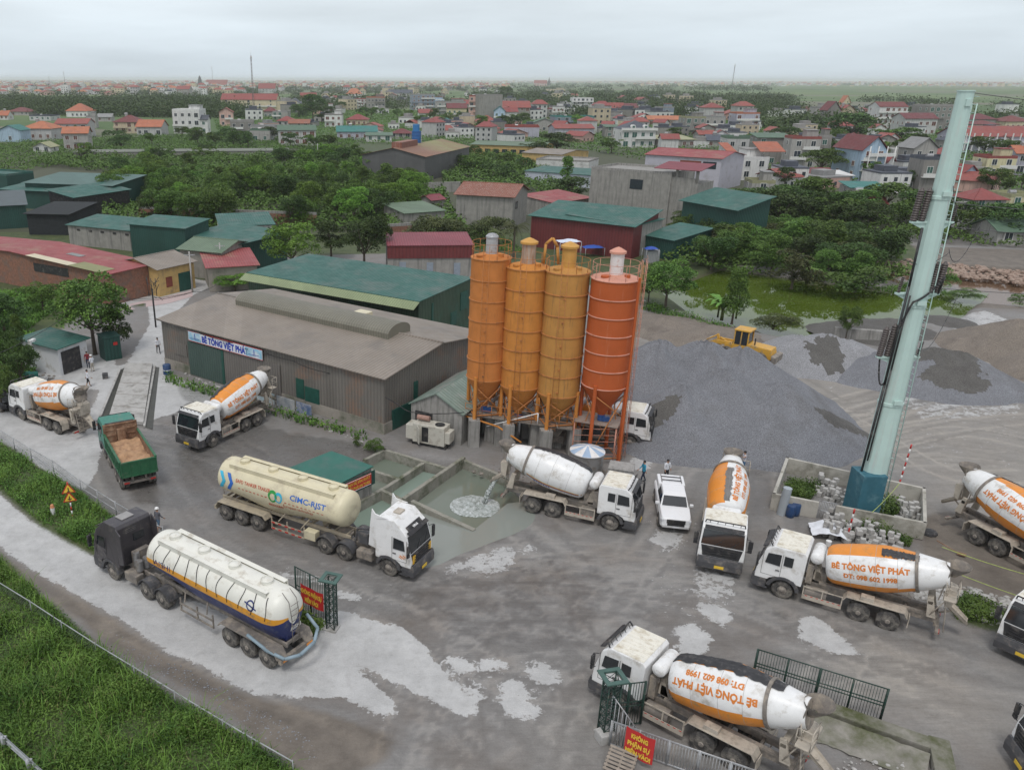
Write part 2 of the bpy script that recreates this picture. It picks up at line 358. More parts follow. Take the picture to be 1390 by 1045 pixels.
def make_mixer_base():
    r = thing('concrete_mixer_truck', 'x', 'mixer truck')
    make_cab(r, WHITE, CREAM_ROOF)
    for s in (1, -1):
        wheel(r, 0, s*1.02, WH_S)
        for x in (-3.65, -4.98): wheel(r, x, s*.92, WH_D)
    m = MB()
    for s in (1, -1):
        m.b(-7.0, .9, s*.38, s*.46, .82, 1.1); m.b(-7.0, -1.6, s*.30, s*.5, 1.1, 1.24)
    for x in (-.4, -1.4, -2.4, -3.2, -4.3, -5.6, -6.9): m.b(x-.06, x+.06, -.44, .44, .86, 1.04)
    for x in (0, -3.65, -4.98): m.cyl((x, -.95, .53), (x, .95, .53), .09, n=8)
    m.rev([(0,.22),(.2,.3),(.4,.22)], (-3.85,0,.53), (1,0,0), 10); m.rev([(0,.22),(.2,.3),(.4,.22)], (-5.18,0,.53), (1,0,0), 10)
    m.b(-1.25, -.95, -.7, .7, 1.1, 2.2); m.b(-1.9, -1.35, -.35, .35, 1.2, 1.75)      # engine stack, gearbox pedestal
    part('chassis', m, CHASSIS, r, bevel=.008)
    m = MB(); m.prism([(-1.75, 1.24), (-1.45, 2.05), (-1.3, 2.05), (-1.25, 1.24)], -.35, .35); part('drum_support', m, BEIGE, r, bevel=.015); m = MB(); m.prism([(-6.9, 1.2), (-6.5, 1.2), (-6.35, 2.25), (-6.6, 2.3)], -.75, -.6); m.prism([(-6.9, 1.2), (-6.5, 1.2), (-6.35, 2.25), (-6.6, 2.3)], .6, .75); m.b(-6.65, -6.4, -.75, .75, 1.9, 2.1)
    part('drum_support', m, BEIGE, r, bevel=.015)
    m = MB(); m.rev([(0,.1),(.05,.26),(.12,.31),(1.5,.31),(1.57,.26),(1.62,.1)], (-1.28, -.81, 2.66), (0,1,0), 20); 
    for y in (-.4, 0, .4): m.rev([(0,.318),(.04,.318)], (-1.28, y, 2.66), (0,1,0), 20)
    part('water_tank', m, WHITE, r)
    m = MB()
    for y in (-.55, .55): m.box((-1.28, y, 2.2), (.12, .08, .5))
    part('tank_bracket', m, CHASSIS, r)
    for s in (1, -1):
        m = MB(); m.prism([(-2.82, 1.02), (-2.98, 1.28), (-5.62, 1.28), (-5.78, 1.0), (-5.74, .98), (-5.58, 1.23), (-3.0, 1.23), (-2.86, .98)], s*.55, s*1.22); m.b(-4.2, -3.6, s*.75, s*1.15, 1.28, 1.5); m.b(-5.85, -5.81, s*.6, s*1.2, .5, 1.05)
        part('fender', m, BEIGE, r, bevel=.01)
        m = MB(); m.cyl((-2.1, s*.86, .78), (-1.05, s*.86, .78), .3, n=16) if s > 0 else m.b(-1.9, -1.05, -1.1, -.6, .5, 1.05)
        part('fuel_tank' if s > 0 else 'battery_box', m, CHASSIS, r, bevel=.012)
        m = MB(); m.b(-2.85, -.98, s*1.17, s*1.2, .42, .68)
        for x in (-2.83, -1.9, -1.0): m.b(x-.03, x+.03, s*1.1, s*1.18, .42, 1.15)
        m.b(-2.85, -.98, s*1.13, s*1.17, 1.1, 1.16); part('side_guard', m, BEIGE, r)
        m = MB()
        for k in range(7): m.b(-2.8+k*.26, -2.68+k*.26, s*1.201, s*1.206, .63, .67)
        part('reflector_strip', m, REDP, r)
    # rear platform, ladder, hopper, chute
    m = MB()
    for s in (.28, .7): m.path([(-7.35, s, .55), (-7.1, s, 2.6), (-6.95, s, 3.3)], .025, 6)
    for k in range(8): m.cyl((-7.35+.04*k, .28, .65+k*.33), (-7.35+.04*k, .7, .65+k*.33), .018, n=6)
    part('ladder', m, BEIGE, r)
    m = MB(); m.b(-7.5, -6.95, .2, 1.1, 2.52, 2.56); m.path([(-7.5, .2, 2.55), (-7.5, .2, 3.4), (-7.5, 1.1, 3.4), (-6.95, 1.1, 3.4), (-6.95, 1.1, 2.55)], .02, 6); m.path([(-7.5, 1.1, 2.55), (-7.5, 1.1, 3.4)], .02, 6); m.path([(-7.5, .2, 3.0), (-7.5, 1.1, 3.0), (-6.95, 1.1, 3.0)], .015, 6)
    m.path([(-6.6, .72, 1.3), (-7.1, 1.0, 2.55)], .03, 6); part('platform', m, BEIGE, r)
    m = MB(); n = 14; vs = []
    for t, (rx, ry, z, xo) in enumerate(((.55, .62, 4.05, -7.28), (.5, .55, 3.9, -7.25), (.22, .28, 3.45, -7.1))):
        for k in range(n): a = 2*math.pi*k/n; vs.append((xo+rx*math.cos(a), ry*math.sin(a), z))
    m.add(vs, [(i*n+k, i*n+(k+1) % n, (i+1)*n+(k+1) % n, (i+1)*n+k) for i in range(2) for k in range(n)], sm=True)
    m.path([(-6.8, .62, 2.2), (-7.0, .56, 3.95)], .03, 6); m.path([(-6.8, -.62, 2.2), (-7.0, -.56, 3.95)], .03, 6); part('hopper', m, CHASSIS, r)
    m = MB()       # collector funnel under the mouth and the discharge chute
    m.prism([(-7.0, 2.9), (-7.5, 2.75), (-7.42, 1.9), (-7.12, 1.8)], -.42, .42); 
    for i in range(6):
        a0 = math.pi*(1+i/6); a1 = math.pi*(1+(i+1)/6)
        f = lambda a, x, z, rr: (x, rr*math.cos(a), z+rr*math.sin(a))
        p = [f(a0, -7.2, 2.05, .3), f(a1, -7.2, 2.05, .3), f(a1, -8.25, 1.2, .24), f(a0, -8.25, 1.2, .24)]
        m.add(p, [(0,1,2,3)], sm=True); m.add([(x+.02, y*1.06, z-.03) for x, y, z in p], [(3,2,1,0)], sm=True)
    m.path([(-7.0, 0, 1.2), (-7.7, 0, 1.6)], .045, 6); part('chute', m, BEIGE, r, fixn=False)
    m = MB(); m.b(-7.15, -6.98, -1.1, 1.1, .55, .7); m.b(-7.0, -6.9, -.45, .45, .6, 1.1); part('rear_bumper', m, CHASSIS, r, bevel=.01)
    for s in (1, -1):
        m = MB(); m.box((-7.165, s*.85, .63), (.03, .36, .1)); part('tail_lamp', m, REDP, r)
    return r
DAX = Vector((-math.cos(R(12.5)), 0, math.sin(R(12.5)))); DP0 = Vector((-1.72, 0, 2.22))
DPR = [(0, .32), (.03, .62), (.12, .86), (.30, 1.0), (.55, 1.06), (1.2, 1.13), (2.0, 1.19), (2.7, 1.2), (3.3, 1.12), (4.05, .96), (4.15, .95), (4.8, .78), (5.45, .60)]
def drum_r(t):
    for (a, ra), (b_, rb) in zip(DPR, DPR[1:]):
        if t <= b_: return ra+(rb-ra)*(t-a)/(b_-a)
    return DPR[-1][1]
def drum_p(t, phi, off=0.0):
    r = drum_r(t)+off; up = Vector((math.sin(R(12.5)), 0, math.cos(R(12.5)))); side = Vector((0, 1, 0))
    return DP0+DAX*t+(side*math.cos(phi)+up*math.sin(phi))*r
def add_drum(root, center=20, flip=False, pattern='orange', tarp=None, l1='BÊ TÔNG VIỆT PHÁT', l2='ĐT: 098 602 1998', mir=False):
    """center: angle of the lettered white panel above the horizontal, on the left side (mir: right side)"""
    c0 = R(center) if not mir else math.pi-R(center)
    ts = sorted(set([t for t, _ in DPR]+[.8, 1.6, 2.35, 3.0, 3.7, 4.4])); n = 72
    m = MB(); rings = []
    for t in ts: rings.append([drum_p(t, c0+2*math.pi*k/n) for k in range(n)])
    vs = [p for rg in rings for p in rg]; b0 = len(m.v); m.v += [tuple(p) for p in vs]
    for i in range(len(ts)-1):
        for k in range(n):
            ph = (k+.5)*360/n; ph = ph if ph <= 180 else ph-360; aa = min(abs(ph), 180-abs(ph))
            mi = 1 if (pattern == 'orange' and aa > 38+ (6 if ts[i] > 3.2 else 0) and .1 < ts[i] < 4.04) else 0
            m.f.append([i*n+k, i*n+(k+1) % n, (i+1)*n+(k+1) % n, (i+1)*n+k]); m.m.append(mi); m.s.append(True)
    m.f.append([k for k in range(n)]); m.m.append(0); m.s.append(False)
    d = part('drum', m, [WHITE, ORANGE], root)
    m = MB(); L_ = DPR[-1][0]
    m.rev([(0,.60),(.02,.60),(.02,.5),(-.5,.45)], DP0+DAX*(L_-.005), DAX, 20, caps=True); part('drum_mouth', m, CHASSIS, d)
    m = MB(); m.rev([(-.07,.975),(-.07,1.03),(.07,1.03),(.07,.94)], DP0+DAX*4.1, DAX, 48, caps=False)
    part('track_ring', m, CHASSIS, d)
    m = MB()
    for t in (1.2, 2.35, 3.3): m.rev([(-.008, drum_r(t)+.006), (.008, drum_r(t)+.006)], DP0+DAX*t, DAX, 48, caps=False)
    part('weld_seam', m, mat('seam_grey', (.42, .41, .39), .6), d)
    if pattern == 'orange':
        for cc, fl in ((c0, flip), (c0+math.pi, not flip if False else flip)):
            m = MB()
            for txt, sz, vo, fit in ((l1, .44, .19, 3.45), (l2, .36, -.33, 2.4)):
                vs, fs = text_cut(txt, sz, .045, 1, .15, fit)
                sg = -1 if fl else 1
                m.add([drum_p(2.1+sg*x, cc+(sg*(y+vo))/drum_r(2.1), .010) for x, y in vs], fs)
            part('lettering', m, LETTER, d, fixn=False)
    else:
        # thin yellow / red / blue lines low on the flank and a blue word mark of slanting strokes
        for sgn in (1, -1):
            ce = R(-26) if sgn > 0 else math.pi-R(-26)
            for j, (cm, wd, dv) in enumerate(((mat('stripe_yellow', (.75, .5, .08), .5), .06, 0), (mat('stripe_red', (.5, .06, .04), .5), .05, .07), (mat('stripe_blue', (.03, .06, .3), .5), .05, .13))):
                m = MB(); K = 20
                for i in range(K):
                    t0, t1 = .15+3.7*i/K, .15+3.7*(i+1)/K; q = []
                    for t, e_ in ((t0, 0), (t1, 0), (t1, wd), (t0, wd)): q.append(drum_p(t, ce-sgn*(dv+e_)/1.1, .006))
                    m.add(q, [(0,1,2,3)])
                part('stripe', m, cm, d, fixn=False)
            m = MB()
            for i in range(7):
                t0 = 2.2+i*.17; q = [drum_p(t, ce-sgn*(dv)/1.1, .007) for t, dv in ((t0, .22), (t0+.11, .22), (t0+.06, .36), (t0-.05, .36))]; m.add(q, [(0,1,2,3)])
            part('mark', m, mat('stripe_blue', (.03, .06, .3)), d, fixn=False)
    if tarp:
        a0, a1, t0, t1, tm = tarp; m = MB(); K, J = 26, 8; vs = []
        rnd = random.Random(int(a0*7+3))
        off = [rnd.uniform(-.07, .07) for _ in range(K+1)]
        for i in range(K+1):
            t = t0+(t1-t0)*i/K
            for j in range(J+1):
                f = j/J; ph = R(a0+(a1-a0)*f)+off[i]*(1 if j in (0,) else (.7 if j == J else 0))
                vs.append(drum_p(t, ph, .02+.035*abs(math.sin(i*1.7+j*.9))+.02*math.sin(j*2.3)))
        m.add(vs, [(i*(J+1)+j, i*(J+1)+j+1, (i+1)*(J+1)+j+1, (i+1)*(J+1)+j) for i in range(K) for j in range(J)], sm=True)
        part('cover', m, tm, d, label='tarpaulin strip draped along the drum')
    return d
TARP = mat('black_tarpaulin', (.035, .035, .038), .6, .3, 3, (.15, .14, .13), .3, 3)
TARPG = mat('grey_tarpaulin', (.20, .19, .18), .8, .2, 3)
def place2(o, front, rear, wb=4.98, side=1, half=1.17):
    """front / rear: pixels where the front and the last wheel of the visible side touch the ground; side 1 = left flank visible"""
    f = G(*front); r_ = G(*rear); h = (f-r_).normalized(); left = Vector((-h.y, h.x, 0))
    mid = (f+r_)/2 - left*side*half
    o.location = mid+h*wb/2; o.rotation_euler = (0, 0, math.atan2(h.y, h.x)); return o
mixer0 = make_mixer_base()
MIX = [
 # label, front px, rear px, visible side, drum kwargs
 ('white and orange mixer truck beside the guard hut, lettering upside down on its short-looking drum', (33, 572), (76, 589), 1, dict(center=28, flip=True)),
 ('white and orange mixer truck parked beside the brown warehouse wall, cab with black grille', (291, 607), (352, 578), 1, dict(center=10, tarp=(98, 150, .2, 3.9, TARP))),
 ('mixer truck with an all white drum pouring wash water into the settling basin', (826, 719), (724, 696), -1, dict(pattern='plain', tarp=(60, 96, .1, 4.0, TARP))),
 ('mixer truck standing under the orange silos behind the white drum truck', (864, 610), (757, 592), -1, dict(center=60, mir=True)),
 ('mixer truck facing the camera next to the white pickup, man on its rear ladder', None, None, 1, dict(center=60, tarp=(86, 104, .2, 3.2, TARPG))),
 ('mixer truck below the walled mast base, phone number upright on its clean white panel', (1060, 811), (1203, 854), 1, dict(center=14, tarp=(58, 82, 2.6, 4.2, TARP))),
 ('mixer truck behind the red warning banner, black tarpaulin over its drum and lettering upside down', (850, 969), (985, 1040), 1, dict(center=34, flip=True, tarp=(72, 112, .1, 4.6, TARP))),
 ('mixer truck cropped by the picture edge, only drum and rear wheels showing', None, None, -1, dict(center=30, mir=True, tarp=(52, 66, .1, 4.6, TARP))),
 ('mixer truck of which only the white cab front shows, beside the weedy rubble heap', None, None, 1, dict(center=20)),
 ('mixer truck at the bottom corner showing only its windscreen edge', None, None, 1, dict(center=20)),
]
for i, (lb, f, r_, sd, dk) in enumerate(MIX):
    o = mixer0 if i == 0 else dup(mixer0)
    o['label'] = lb; o['group'] = 'concrete mixer trucks in the yard'
    if f: place2(o, f, r_, side=sd)
    MIX[i] = (o, dk)
def heading(o, p, hd): o.location = (p[0], p[1], 0); o.rotation_euler = (0, 0, hd)
a = (G(950, 760)+G(1003, 765))/2; heading(MIX[4][0], a, math.atan2(a.y-(G(985, 655)).y, a.x-G(987, 655).x))
h = G(1345, 753)-G(1322, 735); h.normalize(); h = Vector((math.cos(R(-72)), math.sin(R(-72)), 0))
rr = G(1322, 737); left = Vector((-h.y, h.x, 0)); MIX[7][0].location = rr+left*1.17*1+h*4.98; MIX[7][0].rotation_euler = (0, 0, math.atan2(h.y, h.x))
p = G(1402, 885); heading(MIX[8][0], p, R(215))
p = G(1440, 1060); heading(MIX[9][0], p, R(170))
for o, dk in MIX: add_drum(o, **dk)
for k, nm in ((0, 0),): pass

def tanker(name, label, cab_paint, tank_fn, group, tank, cab_hi=True, roof=None, front=None):
    r = thing(name, label, 'tanker truck', group=group)
    cab = make_cab(r, cab_paint, None, high=True, dark_front=False, bump_m=front or DGREY)
    for s in (1, -1):
        wheel(r, 0, s*1.02, WH_S)
        for x in (-3.05, -4.4, -9.55, -10.85, -12.15): wheel(r, x, s*.92, WH_D)
    m = MB()
    for s in (1, -1): m.b(-5.2, .9, s*.38, s*.46, .8, 1.05)
    for x in (-1, -2, -3, -4, -5): m.b(x-.05, x+.05, -.4, .4, .84, 1.0)
    for x in (0, -3.05, -4.4, -9.55, -10.85, -12.15): m.cyl((x, -.95, .53), (x, .95, .53), .08, n=8)
    m.cyl((-3.7, 0, 1.05), (-3.7, 0, 1.2), .5, n=20); m.b(-1.35, -1.05, -.5, .5, 1.05, 1.9)
    part('tractor_chassis', m, CHASSIS, r, bevel=.008)
    for s in (1, -1):
        m = MB(); m.b(-2.2, -1.15, s*.62, s*1.15, .5, 1.02); part('fuel_tank', m, CHASSIS, r, bevel=.05)
        for xc in (-3.05, -4.4):
            m = MB(); A = [math.pi*(.06+.88*k/10) for k in range(11)]
            for k in range(10): m.prism([(xc+.66*math.cos(A[k]), .53+.66*math.sin(A[k])), (xc+.66*math.cos(A[k+1]), .53+.66*math.sin(A[k+1])), (xc+.62*math.cos(A[k+1]), .53+.62*math.sin(A[k+1])), (xc+.62*math.cos(A[k]), .53+.62*math.sin(A[k]))], s*.6, s*1.24)
            part('mudguard', m, DGREY, r)
        m = MB(); m.prism([(-8.8, .95), (-9.0, 1.2), (-12.7, 1.2), (-12.95, .8), (-12.9, .78), (-12.66, 1.15), (-9.05, 1.15), (-8.86, .93)], s*.6, s*1.24); part('mudguard', m, tank['trim'], r, bevel=.006)
        m = MB(); m.b(-8.4, -5.9, s*1.15, s*1.2, .55, .65); m.b(-8.4, -5.9, s*1.15, s*1.2, .95, 1.05)
        for x in (-8.38, -7.2, -5.92): m.b(x-.04, x+.04, s*1.1, s*1.16, .5, 1.3)
        part('side_guard', m, tank['trim'], r)
        if tank.get('red'):
            m = MB()
            for k in range(5): m.b(-8.35+k*.5, -8.1+k*.5, s*1.201, s*1.206, .55, 1.0 if False else .65); m.b(-8.35+k*.5, -8.1+k*.5, s*1.201, s*1.206, .95, 1.05)
            part('reflector_strip', m, REDP, r)
            m = MB(); m.b(-5.9, -5.1, s*.7, s*1.18, .6, 1.15); part('tool_box', m, tank['paint'], r, bevel=.02)
    m = MB()
    for s in (1, -1): m.b(-12.9, -3.0, s*.42, s*.52, 1.08, 1.3)
    for k in range(12): m.b(-12.8+k*.85, -12.7+k*.85, -.45, .45, 1.1, 1.25)
    for x in (-7.9, -6.2): m.path([(x, 1.1, 1.1), (x+.5, .5, 1.9)], .04); m.path([(x, -1.1, 1.1), (x+.5, -.5, 1.9)], .04)
    m.b(-13.1, -12.9, -1.15, 1.15, .55, .8); part('trailer_frame', m, tank['trim'], r, bevel=.01)
    # tank body: round top, V shaped belly with two hoppers
    x0, x1 = -3.1, -12.9; K, n = 44, 48; zc = 2.65; rt = 1.18
    def belly(u):       # depth of the belly below the centre line
        d = 1.0
        if tank['shape'] == 'v':
            d = 1.0+.5*math.exp(-((u-.55)/.24)**2)
        else:
            d = .85+.85*min(1, max(0, (u-.02)/.35))*(1 if u < .9 else 1)
        return d
    def sec(u):
        e = 1.0
        if u < .045: e = math.sqrt(max(0, 1-((.045-u)/.045)**2))
        if u > .955: e = math.sqrt(max(0, 1-((u-.955)/.045)**2))
        return max(e, .02)*1.0
    def tp(u, ph, off=0):
        e = sec(u); e = .35+.65*e if e < 1 else 1; d = belly(u)
        if tank['shape'] == 'w' and u > .88: e *= 1-.25*((u-.88)/.12)**2
        w_ = (rt+off)*e; sn = math.sin(ph); cs = math.cos(ph)
        if sn >= 0: return Vector((x0+(x1-x0)*u, w_*cs, zc+(rt+off)*e*sn))
        return Vector((x0+(x1-x0)*u, w_*cs*(1-.42*abs(sn)**2.0 if tank['shape'] == 'w' else 1-.12*sn*sn), zc+(d+off)*e*sn))
    us = [0, .006, .015, .03, .045]+[.045+.91*i/36 for i in range(1, 37)]+[.97, .985, .994, 1.0]
    m = MB(); vs = [tp(u, 2*math.pi*k/n) for u in us for k in range(n)]; m.v += [tuple(p) for p in vs]
    for i in range(len(us)-1):
        for k in range(n):
            ph = (k+.5)*360/n; ph = ph-360 if ph > 180 else ph
            el = ph if abs(ph) <= 90 else (180-ph if ph > 0 else -180-ph)
            mi = tank['band'](el, us[i]); m.f.append([i*n+k, i*n+(k+1) % n, (i+1)*n+(k+1) % n, (i+1)*n+k]); m.m.append(mi); m.s.append(True)
    m.f.append(list(range(n))); m.m.append(0); m.s.append(False); m.f.append([(len(us)-1)*n+k for k in range(n)]); m.m.append(0); m.s.append(False)
    T = part('tank', m, tank['mats'], r)
    m = MB()
    for s in (1, -1): m.b(x1+1.0, x0-.9, s*.72, s*.76, 3.55, 3.82); m.b(x1+1.0, x0-.9, s*.50, s*.76, 3.77, 3.80)
    part('walkway', m, tank['top'], T, bevel=.008)
    for k in range(4):
        xx = x0-1.4-k*2.25
        m = MB(); m.rev([(0,.32),(.12,.32),(.12,.28),(.16,.2),(.2,.03)], (xx, 0, zc+rt-.02), (0,0,1), 20); m.path([(xx+.3*math.cos(a), .3*math.sin(a), zc+rt+.14) for a in [i*math.pi/8 for i in range(17)]], .02, 5)
        part('manhole', m, tank['top'], T)
    m = MB()       # hopper outlets and rear ladder
    if tank['shape'] == 'w':
        m.prism([(-9.6, 1.0), (-12.2, 1.0), (-12.6, 1.7), (-9.2, 1.7)], -.45, .45)
        m.add([(-12.85, -.45, 2.1), (-12.85, .45, 2.1), (-12.55, .22, .95), (-12.55, -.22, .95), (-12.0, -.5, 2.1), (-12.0, .5, 2.1), (-12.2, .22, .95), (-12.2, -.22, .95)], [(0,1,2,3),(7,6,5,4),(0,4,5,1),(1,5,6,2),(2,6,7,3),(3,7,4,0)])
    else:
        for xx in (-6.2, -9.2, -10.4): m.rev([(0,.12),(.5,.5)], (xx, 0, 1.2), (0,0,1), 12)
    part('hopper', m, tank['mats'][-1], T, bevel=.02)
    m = MB()
    for s in (.25, -.25): m.path([(-13.02, s, 1.2), (-13.05, s, 2.6), (-12.9, s, 3.5), (-12.5, s, 3.85)], .02, 5)
    for k in range(8): m.cyl((-13.03, -.25, 1.3+k*.29), (-13.03, .25, 1.3+k*.29), .015, n=5)
    part('ladder', m, tank['trim'], T)
    for s in (1, -1):
        m = MB(); m.box((-13.11, s*.8, .68), (.03, .4, .12)); part('tail_lamp', m, AMBER, r)
    return r, cab, T, tp
CREAM = mat('cream_tank_paint', (.66, .60, .42), .42, .06, 1.2, (.48, .42, .30), .3, 1.1)
CREAMT = mat('cream_frame', (.44, .38, .28), .7, .1, 2, (.25, .22, .18), .5, 2)
BANNER_RED = mat('banner_red', (.52, .03, .03), .6, .08, 2)
BANNER_YEL = mat('banner_yellow', (.80, .55, .06), .6)
r, cab, T, tp = tanker('tanker_truck', 'cream silo tanker truck with white cab passing the settling basins', WHITE, None, 'bulk cement tankers',
    dict(shape='v', mats=[CREAM], band=lambda el, u: 0, trim=CREAMT, paint=CREAM, top=CREAM, red=True))
place2(r, (527, 781), (309, 706), wb=12.15, side=-1)
def tp_s(x, h, s, off=.012):        # point on the flank: x along, angle h
    return tp((x+3.1)/(-9.8), R(h) if s > 0 else math.pi-R(h), off)
def tank_text(T, tp, txt, size, x, hgt, s, mt, fit=None, name='lettering', bold=.02):
    vs, fs = text_cut(txt, size, bold, 1, .3, fit, stepy=.2); m = MB(); sg = -1 if s > 0 else 1
    out = []
    for a, b_ in vs:
        hh = hgt+b_/1.18
        out.append(tp((x+sg*a+3.1)/(-9.8), hh if s > 0 else math.pi-hh, .012))
    m.add(out, fs); return part(name, m, mt, T, fixn=False)
INKR = mat('ink_red', (.5, .08, .04), .6); INKB = mat('ink_blue', (.03, .14, .5), .5); INKD = mat('ink_navy', (.02, .035, .16), .5); INKG = mat('ink_green', (.03, .3, .06), .5); INKC = mat('ink_cyan', (.05, .45, .65), .5); INKO = mat('ink_orange', (.75, .25, .03), .5)
for s in (-1, 1):
    tank_text(T, tp, 'EAFD TANKER TRAILER', .30, -9.75, .34, s, INKR, 2.7)
    tank_text(T, tp, 'CIMC-RJST', .46, -5.6, .34, s, INKB, 2.6, bold=.02)
    tank_text(T, tp, 'European technology', .28, -6.3, -.2, s, INKR, 2.2, bold=.0)
    tank_text(T, tp, 'MASOONEVN', .2, -8.0, -.34, s, INKR, 1.1)
    for k, mt in ((0, INKC), (1, INKB)):
        m = MB(); x = -12.5+k*.62; S = 1 if s > 0 else -1
        sg = 1
        for (xa, ha, xb, hb) in ((x, .62, x+.34, .14), (x+.34, .14, x, -.36)):
            for e_ in range(6):
                u0, u1 = e_/6, (e_+1)/6; q = [(xa+(xb-xa)*u0, ha+(hb-ha)*u0), (xa+(xb-xa)*u0+.26, ha+(hb-ha)*u0), (xa+(xb-xa)*u1+.26, ha+(hb-ha)*u1), (xa+(xb-xa)*u1, ha+(hb-ha)*u1)]
                m.add([tp((a+3.1)/(-9.8), h_ if s > 0 else math.pi-h_, .02) for a, h_ in q], [(0,1,2,3)])
        part('chevron', m, mt, T, fixn=False)
    m = MB()
    for k in range(22):
        xx = -10.9+k*.3
        if -8.5 < xx < -7.4: continue
        m.add([tp((a+3.1)/(-9.8), h_ if s > 0 else math.pi-h_, .013) for a, h_ in ((xx, -.02), (xx+.16, -.02), (xx+.16, -.06), (xx, -.06))], [(0,1,2,3)])
    part('dashed_line', m, INKR, T, fixn=False)
    for (xc, mt, rr) in ((-8.2, INKG, .34), (-7.75, INKC, .3)):
        m = MB(); pts = [tp((xc+rr*math.cos(a)+3.1)/(-9.8), (.12+rr*math.sin(a)/1.1) if s > 0 else math.pi-(.12+rr*math.sin(a)/1.1), .014) for a in [i*math.pi/9 for i in range(18)]]
        pin = [tp((xc+rr*.6*math.cos(a)+3.1)/(-9.8), (.12+rr*.6*math.sin(a)/1.1-.05) if s > 0 else math.pi-(.12+rr*.6*math.sin(a)/1.1-.05), .014) for a in [i*math.pi/9 for i in range(18)]]
        m.add(pts+pin, [(i, (i+1) % 18, (i+1) % 18+18, i+18) for i in range(18)]); part('emblem', m, mt, T, fixn=False)
# white cab trim: air deflector, logo dashes, compressor behind the cab
for s in (1, -1): m = MB(); m.prism([(-.82, 1.5), (-1.35, 1.6), (-1.25, 2.9), (-1.12, 3.95), (-.9, 3.68), (-.1, 3.6), (-.82, 3.4)], s*1.06, s*1.14); part('air_deflector', m, WHITE, cab, bevel=.02)
m = MB(); m.b(-.25, .2, -.28, .28, 3.56, 3.66); part('roof_hatch', m, BEIGE, cab, bevel=.02)
m = MB(); m.box((1.0, 0, 3.0), (.02, 1.5, .45), ry=R(-48)); part('front_panel', m, BLACK, cab)
m = MB()
text_flat(m, 'VINA', .22, (1.03, 0, 3.04), (0, 1, 0), (-.75, 0, .66), .05, off=.01); part('lettering', m, WHITE, cab, fixn=False)
for s in (1, -1):
    m = MB()
    for x, z, w_, h_, in ((.9, 1.55, .32, .05), (.8, 1.48, .22, .04), (1.05, 1.62, .2, .05)): m.box((x, s*1.228, z), (w_, .006, h_), ry=.5)
    part('emblem', m, INKO, cab)
    m = MB(); m.b(1.47, 1.50, s*.72, s*1.02, 1.16, 1.66); part('lamp_surround', m, mat('amber_film', (.7, .4, .02), .3), cab, bevel=.01)
m = MB(); m.box((-1.95, -.55, 1.65), (.7, .6, .7)); m.cyl((-1.6, .2, 1.4), (-1.6, .2, 2.2), .2, n=14); m.cyl((-2.1, .6, 1.4), (-2.1, .6, 1.95), .22, n=14)
m.path([(-1.4, -.6, 2.2), (-1.6, -.8, 2.35), (-2.3, -.8, 2.2), (-2.5, -.8, 1.2)], .07, 8); part('compressor', m, DGREY, r, bevel=.03)
m = MB(); m.cyl((-1.7, -.1, 1.9), (-1.7, -.1, 2.3), .16, n=12); m.cyl((-1.7, .35, 1.9), (-1.7, .35, 2.3), .16, n=12); part('air_filter', m, mat('teal_green', (.02, .14, .10), .5), r)

TWHITE = mat('tank_white', (.74, .73, .66), .45, .05, 1.5, (.5, .46, .38), .3, 1.3)
TOR = mat('tank_orange', (.70, .32, .03), .45, .06, 1.5, (.3, .2, .1), .2, 2); TNV = mat('tank_navy', (.015, .028, .13), .45, .15, 1.5, (.12, .12, .14), .3, 2)
CABG = mat('charcoal_cab_paint', (.055, .05, .055), .35, .1, 2, (.12, .11, .10), .25, 2)
r2, cab2, T2, tp2 = tanker('tanker_truck', 'white, orange and navy silo tanker truck with charcoal cab on the pale road', CABG, None, 'bulk cement tankers',
    dict(shape='w', mats=[TWHITE, TOR, TNV], band=lambda el, u: 0 if el > 6 else (1 if el > -9 else 2), trim=CHASSIS, paint=TWHITE, top=TWHITE))
place2(r2, (160, 790), (357, 902), wb=12.15, side=1)
for s in (1, -1):
    for k in range(11):
        m = MB(); xx = -4.1-k*.8; rnd = random.Random(k)
        pts = [tp2((xx+.1*math.sin(h*4+k)+3.1)/(-9.8), h if s > 0 else math.pi-h, .02) for h in [.95-.12*i for i in range(9)]]
        m.path(pts, .02, 4); part('rope', m, BLACK, T2)
    tank_text(T2, tp2, 'AISHI', .42, -4.7, .1, s, INKD, 1.3, bold=0)
    for xc in (-11.2,):
        m = MB()
        for rr in (.26,): 
            pts = [tp2((xc+rr*math.cos(a)+3.1)/(-9.8), (.35+rr*math.sin(a)/1.1) if s > 0 else math.pi-(.35+rr*math.sin(a)/1.1), .014) for a in [i*math.pi/9 for i in range(18)]]
            pin = [tp2((xc+rr*.72*math.cos(a)+3.1)/(-9.8), (.35+rr*.72*math.sin(a)/1.1) if s > 0 else math.pi-(.35+rr*.72*math.sin(a)/1.1), .014) for a in [i*math.pi/9 for i in range(18)]]
            m.add(pts+pin, [(i, (i+1) % 18, (i+1) % 18+18, i+18) for i in range(18)])
        q = [tp2((x+3.1)/(-9.8), h if s > 0 else math.pi-h, .015) for x, h in ((xc-.4, .3), (xc+.4, .44), (xc+.4, .38), (xc-.4, .24))]; m.add(q, [(0,1,2,3)])
        part('emblem', m, INKD, T2, fixn=False)
m = MB(); text_flat(m, 'AISHI', .3, (-13.0, 0, 2.1), (0, -1, 0), (0, 0, 1), .02, off=.02); part('lettering', m, TWHITE, T2, fixn=False)
